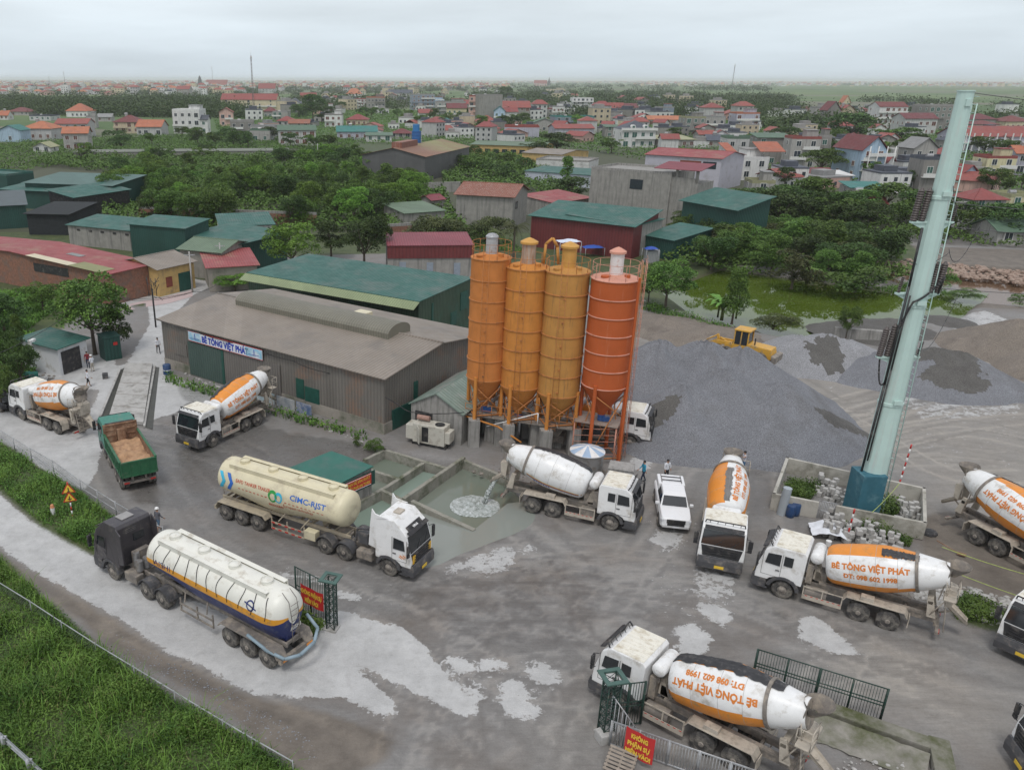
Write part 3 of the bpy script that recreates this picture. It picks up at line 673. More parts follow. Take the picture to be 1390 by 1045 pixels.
m = MB(); m.path([(-11.0, 1.25, 1.4), (-12.3, 1.25, 1.1), (-13.3, 1.1, 1.0), (-13.75, .5, 1.1), (-13.8, -.4, 1.3), (-13.4, -1.1, 1.5), (-12.6, -1.2, 1.9)], .085, 8); part('hose', m, mat('hose_blue_grey', (.25, .33, .38), .6), r2)
m = MB(); m.b(-.91, -.89, -.55, .15, 2.35, 2.8); part('rear_window', m, GLASS, cab2)
m = MB(); m.prism([(-.86, 1.3), (-.86, 3.5), (-1.25, 3.2), (-1.3, 1.4)], 1.12, 1.2); m.prism([(-.86, 1.3), (-.86, 3.5), (-1.25, 3.2), (-1.3, 1.4)], -1.2, -1.12); part('air_deflector', m, CABG, cab2, bevel=.02)
m = MB(); m.b(-.4, .25, -.4, .4, 3.55, 3.6); part('roof_hatch', m, mat('hatch_grey', (.3, .29, .28), .5), cab2, bevel=.02)
m = MB(); m.cyl((-1.35, .4, 1.1), (-1.35, .4, 1.9), .18, n=12); m.cyl((-1.9, .15, 1.1), (-1.9, .15, 1.7), .2, n=12); m.cyl((-1.9, .65, 1.1), (-1.9, .65, 1.7), .2, n=12); part('air_filter', m, CHROME, r2)
m = MB(); 
for z in (3.0, 3.1, 3.2): m.b(-.905, -.885, -.1, .6, z, z+.03)
part('vent', m, DGREY, cab2)

GRN = mat('tipper_green', (.02, .115, .05), .5, .12, 2, (.10, .12, .08), .3, 2)
GRNC = mat('tipper_cab_green', (.04, .20, .15), .45, .1, 2, (.15, .16, .13), .3, 2)
RUSTB = mat('rusty_bed', (.22, .12, .07), .9, .25, 2, (.35, .24, .16), .5, 2)
SAND = mat('brown_sand', (.44, .27, .155), .95, .2, 2.5, (.25, .14, .085), .35, 1.6, bump=.02)
r = thing('tipper_truck', 'green tipper truck seen from behind with brown sand in its open bed', 'dump truck')
make_cab(r, GRNC, None, dark_front=False)
for s in (1, -1):
    wheel(r, 0, s*1.02, WH_S); wheel(r, -1.75, s*1.02, WH_S)
    for x in (-4.3, -5.6): wheel(r, x, s*.92, WH_D)
m = MB()
for s in (1, -1): m.b(-6.4, .8, s*.38, s*.5, .8, 1.12)
for x in (0, -1.75, -4.3, -5.6): m.cyl((x, -.9, .53), (x, .9, .53), .09, n=8)
m.b(-3.6, -2.6, .55, 1.1, .5, .95); m.b(-6.45, -6.3, -1.1, 1.1, .62, .8); part('chassis', m, CHASSIS, r, bevel=.01)
bx0, bx1, bh = -1.15, -6.55, 1.05; z0 = 1.22
m = MB(); m.b(bx1, bx0, -1.2, 1.2, z0, z0+.1)
for s in (1, -1):
    m.b(bx1, bx0, s*1.14, s*1.2, z0+.1, z0+bh); m.b(bx1, bx0, s*1.1, s*1.26, z0+bh, z0+bh+.1); m.b(bx1, bx0, s*1.2, s*1.26, z0, z0+.16)
    for k in range(10): m.b(bx1+.1+k*.56, bx1+.22+k*.56, s*1.2, s*1.255, z0+.16, z0+bh)
bed = part('bed', m, GRN, r, bevel=.012)
m = MB(); m.b(bx1-.07, bx1, -1.2, 1.2, z0, z0+bh+.05)
for y in (-1.15, -.6, 0, .6, 1.15): m.b(bx1-.12, bx1-.07, y-.05, y+.05, z0, z0+bh)
m.b(bx1-.12, bx1-.07, -1.2, 1.2, z0+bh-.06, z0+bh+.05); m.b(bx1-.12, bx1-.07, -1.2, 1.2, z0, z0+.08); part('tailgate', m, GRN, bed, bevel=.01)
m = MB(); m.b(bx0, bx0+.06, -1.2, 1.2, z0, z0+1.75); m.b(bx0, bx0+.06, -1.2, 1.2, z0+1.75, z0+1.8)
for y in (-1.1, -.38, .38, 1.1): m.b(bx0-.06, bx0, y-.06, y+.06, z0+.4, z0+1.75)
for z in (.9, 1.3, 1.7): m.b(bx0-.06, bx0, -1.15, 1.15, z0+z, z0+z+.08)
m.b(bx0-.3, bx0-.02, -.28, .28, z0+.1, z0+1.4); part('headboard', m, RUSTB, bed, bevel=.01)
m = MB(); 
for s in (1, -1): m.b(bx1+.02, bx0-.02, s*1.115, s*1.138, z0+.1, z0+bh-.02)
part('bed_lining', m, RUSTB, bed)
m = MB(); K, J = 40, 18; vs = []
for i in range(K+1):
    for j in range(J+1):
        x = bx1+.02+(bx0-bx1-.1)*i/K; y = -1.11+2.22*j/J
        vs.append((x, y, z0+.42+.28*mnoise.noise((x*1.1, y*1.3, 2))+.14*mnoise.noise((x*3, y*3, 5))+.1*(1-(y/1.1)**2)))
m.add(vs, [(i*(J+1)+j, (i+1)*(J+1)+j, (i+1)*(J+1)+j+1, i*(J+1)+j+1) for i in range(K) for j in range(J)], sm=True)
o = part('sand_load', m, SAND, None); tag(o, 'brown sand heaped inside the green tipper bed', 'sand')
SANDLOAD = o
m = MB(); m.b(-1.0, -.85, -1.0, 1.0, 2.98, 3.02); part('roof_bar', m, BLACK, r)
for s in (1, -1):
    m = MB(); m.b(-6.47, -6.45, s*.7, s*1.05, .65, .77); part('tail_lamp', m, REDP, r)
# seen side: left flank towards viewer
TIP = place2(r, (138, 612), (172, 676), wb=5.6, side=1)
SANDLOAD.location = TIP.location; SANDLOAD.rotation_euler = TIP.rotation_euler

CARW = mat('car_white', (.80, .81, .82), .18, .02, 2)
r = thing('pickup_truck', 'clean white double cab pickup with covered bed parked facing the camera', 'pickup')
def hull(stations, mt, name, parent, bevel=0):
    """stations: (x, [(y,z)...] half section from bottom centre up to top centre)"""
    m = MB(); n = len(stations[0][1]); vs = []
    for x, sec in stations:
        vs += [(x, y, z) for y, z in sec] + [(x, -y, z) for y, z in reversed(sec)]
    N2 = 2*n
    m.add(vs, [(i*N2+k, i*N2+(k+1) % N2, (i+1)*N2+(k+1) % N2, (i+1)*N2+k) for i in range(len(stations)-1) for k in range(N2)] + [list(range(N2)), list(range((len(stations)-1)*N2, len(stations)*N2))], sm=False)
    return part(name, m, mt, parent, bevel=bevel)
def sect(w0, w1, z0, z1, zt, wt): return [(w0*.9, z0), (w0, z0+.1), (w1, z1), (wt, zt), (wt*.6, zt+.02)]
st = [(.92, sect(.80, .84, .45, .75, .98, .72)), (.80, sect(.90, .92, .38, .85, 1.06, .82)), (.45, sect(.93, .94, .35, .9, 1.10, .86)), (-.35, sect(.93, .95, .32, .95, 1.16, .88)), (-.9, sect(.93, .95, .3, 1.0, 1.14, .88)), (-4.1, sect(.93, .95, .4, 1.02, 1.14, .88)), (-4.28, sect(.9, .92, .45, 1.0, 1.1, .85))]
body = hull(st, CARW, 'body', r, .03)
m = MB(); ws_ = [(-.45, 1.14), (-1.0, 1.70), (-1.35, 1.78), (-2.35, 1.78), (-2.6, 1.68), (-2.7, 1.14)]
vs = []
for s in (1, -1): vs += [(x, s*(.86-(z-1.14)*.28), z) for x, z in ws_]
m.add(vs, [(0,1,2,3,4,5), (11,10,9,8,7,6)] + [(i, i+6, (i+1) % 6+6, (i+1) % 6) for i in range(6)]); part('cabin', m, CARW, r, bevel=.05)
def slab(mb, pts, nrm, t=.012):
    nrm = Vector(nrm).normalized()*t; n = len(pts); P = [Vector(p) for p in pts]
    mb.add([p-nrm for p in P]+[p+nrm for p in P], [list(range(n)), list(range(2*n-1, n-1, -1))]+[(i, i+n, (i+1) % n+n, (i+1) % n) for i in range(n)])
m = MB(); slab(m, [(-.49, .76, 1.19), (-.49, -.76, 1.19), (-.96, -.66, 1.66), (-.96, .66, 1.66)], (.56, 0, .55), .012); part('windscreen', m, GLASS, r)
for s in (1, -1):
    for xa, xb, xc, xd in ((-.62, -1.03, -1.55, -1.55), (-1.63, -1.63, -2.3, -2.5)):
        m = MB(); f = lambda z: s*(.865-(z-1.14)*.28); slab(m, [(xa, f(1.2), 1.2), (xb, f(1.62), 1.62), (xc, f(1.64), 1.64), (xd, f(1.2), 1.2)], (0, s, .28), .012); part('side_window', m, GLASS, r)
    m = MB(); m.box((-.75, s*1.04, 1.2), (.16, .22, .16)); part('mirror', m, CARW, r, bevel=.03)
    m = MB(); m.box((.84, s*.74, .88), (.16, .3, .16), rz=-s*.35); part('headlight', m, LAMP, r, bevel=.02)
    m = MB(); A = [math.pi*k/12 for k in range(13)]
    for xc in (0, -3.22):
        for k in range(12): m.prism([(xc+.5*math.cos(A[k]), .4+.5*math.sin(A[k])), (xc+.5*math.cos(A[k+1]), .4+.5*math.sin(A[k+1])), (xc+.38*math.cos(A[k+1]), .4+.38*math.sin(A[k+1])), (xc+.38*math.cos(A[k]), .4+.38*math.sin(A[k]))], s*.8, s*.965)
    part('wheel_arch', m, BLACK, r)
WHC = wheel_meshes(.39, .26, False, 'car')
for s in (1, -1):
    for x in (0, -3.22): wheel(r, x, s*.84, WHC, .39)
m = MB(); m.b(.88, .96, -.55, .55, .72, .96)
for k in range(3): m.b(.95, .975, -.5, .5, .76+k*.06, .78+k*.06)
part('grille', m, BLACK, r, bevel=.015); m = MB(); m.b(.84, 1.0, -.8, .8, .42, .56); part('bumper', m, mat('car_bumper', (.5, .5, .5), .4), r, bevel=.04)
m = MB(); m.b(.9, .99, -.5, .5, .57, .7); part('air_intake', m, BLACK, r); m = MB(); m.box((1.01, 0, .52), (.01, .4, .11)); part('licence_plate', m, LAMP, r)
m = MB(); m.b(-4.2, -2.75, -.84, .84, 1.14, 1.62); part('canopy', m, CARW, r, bevel=.09)
m = MB()
for s in (1, -1): m.b(-4.0, -2.9, s*.60, s*.63, 1.63, 1.68)
for x in (-3.2, -3.7): m.b(x-.03, x+.03, -.6, .6, 1.66, 1.7)
part('roof_rack', m, BLACK, r)
f = (G(895, 714)+G(934, 714))/2; bk = (G(890, 680)+G(925, 680))/2; h = f-bk; h.normalize()
h = (h*.5+Vector((G(895, 714)-G(889.6, 679.7)).normalized())*.5).normalized()
r.location = f-h*.0; r.rotation_euler = (0, 0, math.atan2(h.y, h.x))

r = thing('parked_car', 'black car half hidden beside the mixer truck near the guard hut', 'car')
st = [(.85, sect(.7, .75, .35, .6, .75, .6)), (.5, sect(.85, .87, .28, .7, .88, .75)), (-.5, sect(.87, .88, .25, .8, .98, .8)), (-3.0, sect(.87, .88, .25, .82, 1.0, .8)), (-3.6, sect(.8, .83, .4, .8, .95, .75))]
hull(st, mat('car_black', (.012, .013, .016), .2, .1), 'body', r, .05)
m = MB(); ws_ = [(-.5, .97), (-1.1, 1.42), (-2.3, 1.45), (-3.1, .98)]; vs = []
for s in (1, -1): vs += [(x, s*(.8-(z-.97)*.4), z) for x, z in ws_]
m.add(vs, [(0,1,2,3), (7,6,5,4)]+[(i, i+4, (i+1) % 4+4, (i+1) % 4) for i in range(4)]); part('cabin', m, GLASS, r, bevel=.06)
WHK = wheel_meshes(.33, .22, False, 'small')
for s in (1, -1):
    for x in (0, -2.7): wheel(r, x, s*.78, WHK, .33)
p = G(12, 556); r.location = p; r.rotation_euler = (0, 0, R(-28))

YEL = mat('loader_yellow', (.62, .34, .045), .5, .1, 2, (.3, .22, .12), .35, 2)
r = thing('wheel_loader', 'yellow wheel loader with raised dusty bucket on top of the gravel', 'loader')
WHL = wheel_meshes(.75, .5, False, 'loader')
for s in (1, -1):
    for x in (0, -3.0): wheel(r, x, s*1.0, WHL, .75)
m = MB(); m.prism([(-1.6, .8), (-1.7, 1.5), (-1.75, 2.0), (-3.9, 1.85), (-4.1, 1.0), (-3.7, .75)], -.75, .75); part('engine_hood', m, YEL, r, bevel=.06)
m = MB(); m.prism([(-4.1, .6), (-4.5, .7), (-4.5, 1.3), (-4.05, 1.4)], -1.1, 1.1); part('counterweight', m, CHASSIS, r, bevel=.05)
m = MB(); m.b(-1.6, .5, -.45, .45, .7, 1.2); m.b(-.5, .35, -.6, .6, .9, 1.7); m.cyl((0, -1, .75), (0, 1, .75), .15); m.cyl((-3, -1, .75), (-3, 1, .75), .15); part('frame', m, YEL, r, bevel=.03)
m = MB(); m.prism([(-1.75, 1.9), (-1.7, 3.1), (-.55, 3.1), (-.3, 1.3), (-1.75, 1.3)], -.7, .7); cabL = part('cab', m, GLASS, r, bevel=.04)
m = MB(); m.b(-1.9, -.4, -.8, .8, 3.1, 3.25); part('cab_roof', m, YEL, cabL, bevel=.05)
m = MB()
for x in (-1.74, -1.1, -.5):
    for s in (1, -1): m.b(x-.05, x+.05, s*.68, s*.73, 1.3, 3.1)
m.b(-1.75, -.35, .69, .73, 1.3, 1.8); m.b(-1.75, -.35, -.73, -.69, 1.3, 1.8); part('cab_frame', m, YEL, cabL)
for s in (1, -1):
    m = MB(); m.prism([(-.2, 1.55), (1.0, 1.5), (2.1, .9), (2.2, 1.15), (1.2, 1.85), (-.2, 1.85)], s*.4, s*.55); part('lift_arm', m, YEL, r, bevel=.02)
m = MB(); m.path([(-.1, 0, 1.5), (1.0, 0, 2.0)], .08, 8); m.prism([(.8, 1.3), (1.2, 2.3), (1.35, 2.25), (1.1, 1.3)], -.12, .12); m.path([(1.25, 0, 2.2), (2.3, 0, 1.5)], .06, 8); part('tilt_linkage', m, YEL, r)
m = MB(); bp = [(2.2, 1.6), (2.15, .9), (2.5, .55), (3.3, .5), (3.25, .58), (2.6, .65), (2.28, 1.0), (2.3, 1.55)]; m.prism(bp, -1.45, 1.45); m.prism([(2.2, 1.6), (2.15, .9), (2.5, .55), (3.3, .5)], -1.5, -1.45); m.prism([(2.2, 1.6), (2.15, .9), (2.5, .55), (3.3, .5)], 1.45, 1.5); part('bucket', m, BEIGE, r)
m = MB(); m.cyl((-2.3, .4, 1.9), (-2.3, .4, 2.6), .06); part('exhaust', m, BLACK, r)
p = G(1012, 484, 1.5); p.z = 1.2; LOADER_P = p.copy(); r.location = (p.x-1.6, p.y, 1.3); r.rotation_euler = (0, 0, math.pi-math.atan2(3.7, 3.8)-R(-4)); LOADER = r
# ================================================================ GROUND
def pip(X, Y, poly):
    ins = np.zeros(X.shape, bool); n = len(poly)
    for i in range(n):
        x1, y1 = poly[i]; x2, y2 = poly[(i+1) % n]
        if y1 == y2: continue
        c = ((y1 > Y) != (y2 > Y)) & (X < (x2-x1)*(Y-y1)/(y2-y1)+x1); ins ^= c
    return ins
def W(pts, z=0): return [(G(*p, z).x, G(*p, z).y) for p in pts]
X0, X1, Y0, Y1, ST = -80, 122, 17, 152, .24
nx, ny = int((X1-X0)/ST)+1, int((Y1-Y0)/ST)+1
xs = np.linspace(X0, X1, nx); ys = np.linspace(Y0, Y1, ny); GX, GY = np.meshgrid(xs, ys)
def blur(a, k):
    for ax in (0, 1):
        for _ in range(2):
            p = np.pad(a, [(k, k) if i == ax else (0, 0) for i in (0, 1)], mode='edge'); c = np.cumsum(p, axis=ax)
            c = np.insert(c, 0, 0, axis=ax)
            a = (np.take(c, range(2*k+1, c.shape[ax]), axis=ax)-np.take(c, range(0, c.shape[ax]-2*k-1), axis=ax))/(2*k+1)
    return a
def mask(polys, k=1, world=False, boost=0):
    a = np.zeros(GX.shape)
    for it in polys:
        v, pl = it if isinstance(it, tuple) and isinstance(it[0], (int, float)) else (1.0, it)
        if boost and v == 1.0: v = boost
        a = np.maximum(a, pip(GX, GY, pl if world else W(pl))*v)
    return blur(a, k) if k else a
PALE = [
 [(-60, 640), (0, 672), (33, 703), (80, 728), (131, 757), (200, 790), (300, 830), (400, 870), (460, 893), (508, 925), (545, 958), (530, 975), (480, 950), (440, 948), (345, 942), (282, 908), (222, 883), (170, 845), (128, 820), (60, 785), (0, 742), (-60, 715)],
 [(458, 824), (516, 843), (552, 852), (582, 878), (592, 898), (606, 915), (628, 938), (645, 962), (655, 980), (640, 975), (583, 950), (540, 927), (500, 908), (455, 893), (410, 868), (430, 850)],
 [(452, 803), (486, 808), (489, 819), (466, 813), (452, 812)], [(598, 884), (625, 890), (645, 905), (637, 922), (612, 900)],
 [(498, 1002), (520, 1012), (518, 1020), (502, 1018)], [(446, 968), (470, 985), (492, 995), (470, 993)], [(713, 903), (735, 899), (752, 905), (730, 912)],
 [(722, 916), (750, 912), (769, 919), (752, 929), (735, 924)], [(682, 940), (704, 948), (707, 972), (692, 976), (684, 955)], [(706, 948), (728, 957), (738, 975), (722, 968), (718, 983)],
 [(655, 897), (690, 893), (684, 905), (660, 912)], [(680, 922), (712, 930), (718, 942), (690, 943)], [(630, 930), (652, 938), (660, 950), (640, 944)], [(640, 990), (652, 998), (648, 1008), (641, 1000)],
 [(914, 856), (935, 847), (968, 860), (962, 885), (938, 893), (918, 886), (934, 868)], [(950, 820), (972, 822), (994, 830), (990, 848), (975, 838), (955, 833)], [(1088, 838), (1100, 832), (1130, 848), (1164, 884), (1140, 886), (1084, 866)],
 (.62, [(700, 745), (730, 735), (740, 742), (705, 760)]), (.75, [(598, 772), (690, 738), (700, 746), (640, 768), (610, 780)]), (.8, [(880, 722), (930, 720), (925, 745), (890, 742)]),
 (.75, [(640, 770), (690, 752), (705, 765), (650, 785)]), (.6, [(380, 770), (470, 790), (440, 800), (370, 785)]), (.8, [(870, 600), (900, 620), (880, 640), (850, 640)]), (.66, [(950, 770), (1010, 780), (990, 815), (940, 810)]),
 (1, [(-60, 560), (0, 553), (40, 575), (118, 590), (122, 560), (150, 500), (172, 495), (205, 440), (200, 405), (245, 405), (262, 400), (225, 440), (228, 508), (260, 520), (300, 545), (350, 560), (255, 545), (240, 560), (190, 575), (165, 580), (140, 600), (133, 640), (112, 668), (60, 640), (0, 612), (-60, 590)]),
 (.9, [(40, 505), (130, 480), (160, 490), (145, 530), (60, 530)]), (1, [(230, 385), (255, 378), (295, 385), (265, 400), (150, 420)]), (.9, [(150, 418), (250, 380), (190, 375), (130, 400)]),
 (.65, [(1290, 425), (1340, 420), (1390, 440), (1350, 480), (1300, 470)]), (.36, [(590, 785), (640, 740), (720, 735), (760, 760), (740, 790), (640, 810)]), (.37, [(655, 885), (760, 890), (775, 935), (740, 985), (650, 970), (600, 900)]), (.37, [(870, 690), (1000, 690), (1010, 830), (960, 900), (900, 890), (880, 780)]), (.34, [(340, 760), (560, 790), (600, 860), (480, 820)]), (.34, [(1000, 600), (1060, 690), (1010, 720), (1000, 650)]), (.36, [(1060, 870), (1180, 880), (1210, 915), (1100, 905)]), (.34, [(430, 940), (700, 1040), (560, 1045)]), (.36, [(1090, 520), (1390, 520), (1390, 660), (1240, 620), (1180, 560)]), (.5, [(845, 600), (1060, 610), (1040, 620), (900, 612)]), (.55, [(1200, 520), (1260, 545), (1390, 540), (1390, 560), (1250, 570)])]
WET = [[(240, 512), (300, 540), (370, 560), (350, 578), (280, 560), (245, 540)], (.8, [(150, 600), (260, 560), (420, 590), (560, 610), (480, 650), (390, 640), (300, 660), (340, 700), (180, 690)]), (.7, [(560, 700), (700, 640), (720, 720), (600, 770), (560, 775)]),
 (.55, [(400, 760), (560, 790), (760, 740), (860, 760), (800, 900), (650, 880), (560, 840)]), (.6, [(1020, 760), (1100, 860), (1300, 870), (1390, 940), (1280, 900), (1040, 850)]), [(1300, 425), (1330, 430), (1320, 455), (1305, 450)], [(1340, 440), (1355, 455), (1345, 470), (1325, 455)],
 (.7, [(1000, 610), (1060, 640), (1045, 720), (1100, 745), (1040, 740), (1010, 700)])]
BEIGE_Z = [(1, [(850, 600), (1180, 600), (1160, 560), (1120, 480), (1240, 560), (1390, 540), (1450, 600), (1450, 700), (1390, 650), (1260, 640), (1050, 620), (890, 615)]), (1, [(1080, 470), (1240, 560), (1180, 600), (1000, 540)]), (.8, [(840, 415), (960, 435), (1000, 470), (850, 470)]), (1, [(1160, 860), (1390, 950), (1390, 1045), (1290, 1000), (1100, 930)]), (.7, [(740, 960), (880, 1000), (800, 1045), (700, 1045)]),
 (1, [(1000, 600), (1450, 600), (1450, 760), (1260, 700), (1260, 640), (1050, 620)])]
BROWN = [(1, [(1250, 700), (1300, 690), (1400, 760), (1400, 830), (1300, 800), (1255, 760)]), (1.3, [(1150, 330), (1450, 340), (1450, 420), (1290, 415), (1240, 370)]), (.9, [(-60, 700), (60, 787), (128, 822), (222, 885), (345, 944), (440, 965), (560, 1000), (480, 1060), (400, 1060), (300, 960), (150, 880), (0, 765)]), (.9, [(-60, 640), (0, 674), (120, 755), (140, 765), (80, 735), (0, 690)])]
GRASSP = [[(-80, 560), (0, 598), (60, 640), (112, 668), (160, 705), (200, 735), (222, 742), (190, 765), (130, 757), (60, 718), (0, 668), (-80, 620)], [(-80, 700), (0, 752), (60, 812), (128, 872), (200, 925), (300, 985), (400, 1045), (430, 1080), (-80, 1080)],
 [(395, 815), (440, 852), (400, 880), (360, 850)], [(1290, 820), (1320, 800), (1375, 830), (1372, 862), (1300, 845)], [(-80, 395), (60, 392), (75, 420), (0, 455), (-80, 470)], [(-60, 440), (60, 440), (60, 500), (0, 560), (-60, 560)]]
POND = [(905, 392), (985, 362), (1050, 372), (1240, 395), (1330, 398), (1300, 425), (1200, 440), (1150, 448), (1060, 452), (1000, 440), (940, 420)]
CANAL = [(1195, 370), (1240, 362), (1300, 358), (1500, 372), (1500, 412), (1390, 412), (1300, 402), (1235, 384)]
pm = mask([POND, CANAL], 3)
bankm = mask([(1, [(180, 0)])], 0) if False else 0
pale, wet, beig, brwn = mask(PALE, 1, boost=1.15), mask(WET, 3), mask(BEIGE_Z, 6), mask(BROWN, 2)
gra = mask(GRASSP, 2)
trk = np.zeros(GX.shape); rs = np.random.RandomState(12)
TRK = [[(700, 1040), (735, 900), (640, 790), (420, 760)], [(640, 965), (585, 868), (470, 800), (300, 720)], [(300, 860), (480, 900), (640, 985), (760, 1045)], [(900, 1040), (760, 960), (560, 900), (440, 840)], [(1290, 905), (1000, 800), (800, 770), (640, 790)], [(1005, 790), (960, 880), (840, 960), (780, 1045)], [(890, 612), (1060, 612), (1230, 560), (1390, 548)], [(1390, 610), (1250, 590), (1060, 640), (1030, 740)], [(850, 440), (1000, 490), (1180, 600), (1300, 620)], [(230, 600), (340, 700), (560, 790), (720, 800)], [(720, 720), (800, 800), (900, 780), (960, 640)], [(1390, 900), (1200, 880), (900, 920), (760, 900)], [(860, 880), (740, 840), (660, 900), (620, 1010)], [(1390, 480), (1280, 540), (1180, 560), (1080, 520)], [(40, 700), (180, 790), (420, 900)], [(0, 690), (200, 830), (440, 940)], [(0, 590), (150, 600), (260, 620)], [(200, 480), (170, 560), (260, 700)]]
for tk in TRK:
    for rep in range(6):
        q = np.array([[G(*p_).x, G(*p_).y] for p_ in tk])+rs.normal(size=(1, 2))*2.4+rs.normal(size=(len(tk), 2))*.7
        tt_ = np.linspace(0, 1, 40); kk = np.arange(len(q)); f_ = tt_*(len(q)-1); i0 = np.minimum(f_.astype(int), len(q)-2); u = (f_-i0)[:, None]
        g0 = np.gradient(q, axis=0); h00, h10, h01, h11 = 2*u**3-3*u**2+1, u**3-2*u**2+u, -2*u**3+3*u**2, u**3-u**2
        c_ = h00*q[i0]+h10*g0[i0]*.6+h01*q[i0+1]+h11*g0[i0+1]*.6; tn = np.gradient(c_, axis=0); tn /= np.linalg.norm(tn, axis=1)[:, None]; nv_ = np.stack([-tn[:, 1], tn[:, 0]], 1); amp = rs.uniform(.4, 1)*rs.choice([-1, 1])
        for off_ in (-1.0, 1.0):
            w2 = c_+nv_*off_
            for a_, b_ in zip(w2, w2[1:]):
                ix0, ix1 = sorted((int((a_[0]-X0)/ST), int((b_[0]-X0)/ST))); iy0, iy1 = sorted((int((a_[1]-Y0)/ST), int((b_[1]-Y0)/ST)))
                ix0, ix1, iy0, iy1 = max(0, ix0-3), min(nx, ix1+4), max(0, iy0-3), min(ny, iy1+4)
                if ix0 >= ix1 or iy0 >= iy1: continue
                sx_, sy_ = GX[iy0:iy1, ix0:ix1], GY[iy0:iy1, ix0:ix1]; d_ = b_-a_; l2 = max(1e-6, (d_**2).sum()); t_ = np.clip(((sx_-a_[0])*d_[0]+(sy_-a_[1])*d_[1])/l2, 0, 1); ds_ = np.hypot(sx_-a_[0]-t_*d_[0], sy_-a_[1]-t_*d_[1])
                v_ = np.clip(1-ds_/.36, 0, 1)*amp; w_ = trk[iy0:iy1, ix0:ix1]; np.copyto(w_, np.where(np.abs(v_) > np.abs(w_), v_, w_))
VEG = [[(-300, 240), (560, 200), (640, 330), (560, 330), (530, 345), (360, 350), (330, 380), (190, 420), (140, 400), (60, 470), (-300, 500)], [(860, 340), (1200, 300), (1260, 350), (1240, 366), (1000, 360), (960, 380), (940, 425), (865, 415)], [(1240, 380), (1290, 360), (1310, 370), (1270, 398)], [(560, 300), (930, 300), (870, 400), (640, 360)]]
veg = mask([(.85, v) for v in VEG], 4)*(1-np.clip(pale*2, 0, 1))
gra = np.maximum(gra, veg)
Z = -1.3*np.clip(pm*1.6, 0, 1)+gra*.12
r_ = np.sin(GX*.31+GY*.17)*.02+np.sin(GX*.13-GY*.41)*.025
Z = Z+r_*(1-np.clip(pale, 0, 1))
fl_ = mask([[(500, 745), (535, 694), (552, 682), (600, 698), (644, 716), (690, 682), (718, 686), (722, 706), (695, 722), (655, 739), (630, 748), (608, 762), (578, 772), (530, 770)]], 3)
Z = Z-fl_*.16
edge = (GX < X0+.4) | (GX > X1-.4) | (GY < Y0+.4) | (GY > Y1-.4); Z[edge] = 0
def holes():      # the settling basins are real pits; their floor is lowered in the ground sheet
    pass
BASIN = [[(497, 627), (523, 614), (607, 640), (574, 633), (519, 668), (549, 682)], [(470, 690), (523, 614), (690, 640), (720, 690), (642, 718), (560, 690), (500, 740)]]
bas = mask([[(492, 632), (523, 612), (630, 628), (692, 652), (705, 672), (643, 720), (555, 690), (500, 712), (470, 700)]], 1)
Z = Z-np.clip(bas*1.3, 0, 1)*1.2
me = bpy.data.meshes.new('yard_ground')
co = np.stack([GX, GY, Z], -1).reshape(-1, 3)
ii = np.arange(nx*ny).reshape(ny, nx); qd = np.stack([ii[:-1, :-1], ii[:-1, 1:], ii[1:, 1:], ii[1:, :-1]], -1).reshape(-1, 4)
def np_mesh(name, co, quads, k=4):
    me = bpy.data.meshes.new(name); nq = len(quads)
    me.vertices.add(len(co)); me.vertices.foreach_set('co', np.asarray(co, np.float32).ravel())
    me.loops.add(nq*k); me.loops.foreach_set('vertex_index', np.asarray(quads, np.int32).ravel())
    me.polygons.add(nq); me.polygons.foreach_set('loop_start', np.arange(0, nq*k, k, dtype=np.int32)); me.polygons.foreach_set('loop_total', np.full(nq, k, np.int32))
    me.update(calc_edges=True); return me
me = np_mesh('yard_ground', co, qd)
for nm, arr in (('za', (pale, wet, beig)), ('zb', (brwn, gra, np.clip(pm*2, 0, 1))), ('zc', (trk*.5+.5, trk, trk))):
    at = me.attributes.new(nm, 'FLOAT_COLOR', 'POINT')
    at.data.foreach_set('color', np.stack([a.ravel() for a in arr]+[np.ones(nx*ny)], -1).astype(np.float32).ravel())
me.polygons.foreach_set('use_smooth', [True]*len(qd))
m = bpy.data.materials.new('yard_surface'); m.use_nodes = True; nt = m.node_tree; N = nt.nodes; L = nt.links; b = N['Principled BSDF']
def nn(t, **k):
    n = N.new(t)
    for a, v in k.items(): setattr(n, a, v)
    return n
tc = nn('ShaderNodeTexCoord').outputs['Object']
def noise(sc, det=5, ro=.6, vec=tc, dist=0):
    n = nn('ShaderNodeTexNoise'); n.inputs['Scale'].default_value = sc; n.inputs['Detail'].default_value = det; n.inputs['Roughness'].default_value = ro; n.inputs['Distortion'].default_value = dist; L.new(vec, n.inputs['Vector']); return n.outputs[0]
def mth(op, a, c=0.0):
    n = nn('ShaderNodeMath', operation=op)
    for i, x in enumerate((a, c)):
        if hasattr(x, 'links'): L.new(x, n.inputs[i])
        else: n.inputs[i].default_value = x
    return n.outputs[0]
def rng(v, a, b_, c=0.0, d=1.0):
    n = nn('ShaderNodeMapRange'); L.new(v, n.inputs[0])
    for i, x in enumerate((a, b_, c, d)): n.inputs[i+1].default_value = x
    return n.outputs[0]
def mix(f, A, B, bt='MIX'):
    n = nn('ShaderNodeMix', data_type='RGBA', blend_type=bt)
    for sck, x in ((n.inputs[0], f), (n.inputs[6], A), (n.inputs[7], B)):
        if hasattr(x, 'links'): L.new(x, sck)
        elif isinstance(x, (int, float)): sck.default_value = x
        else: sck.default_value = (*x, 1)
    return n.outputs[2]
def attr(nm):
    a = nn('ShaderNodeAttribute'); a.attribute_name = nm; s_ = nn('ShaderNodeSeparateColor'); L.new(a.outputs['Color'], s_.inputs[0]); return s_.outputs
za, zb, zc = attr('za'), attr('zb'), attr('zc')
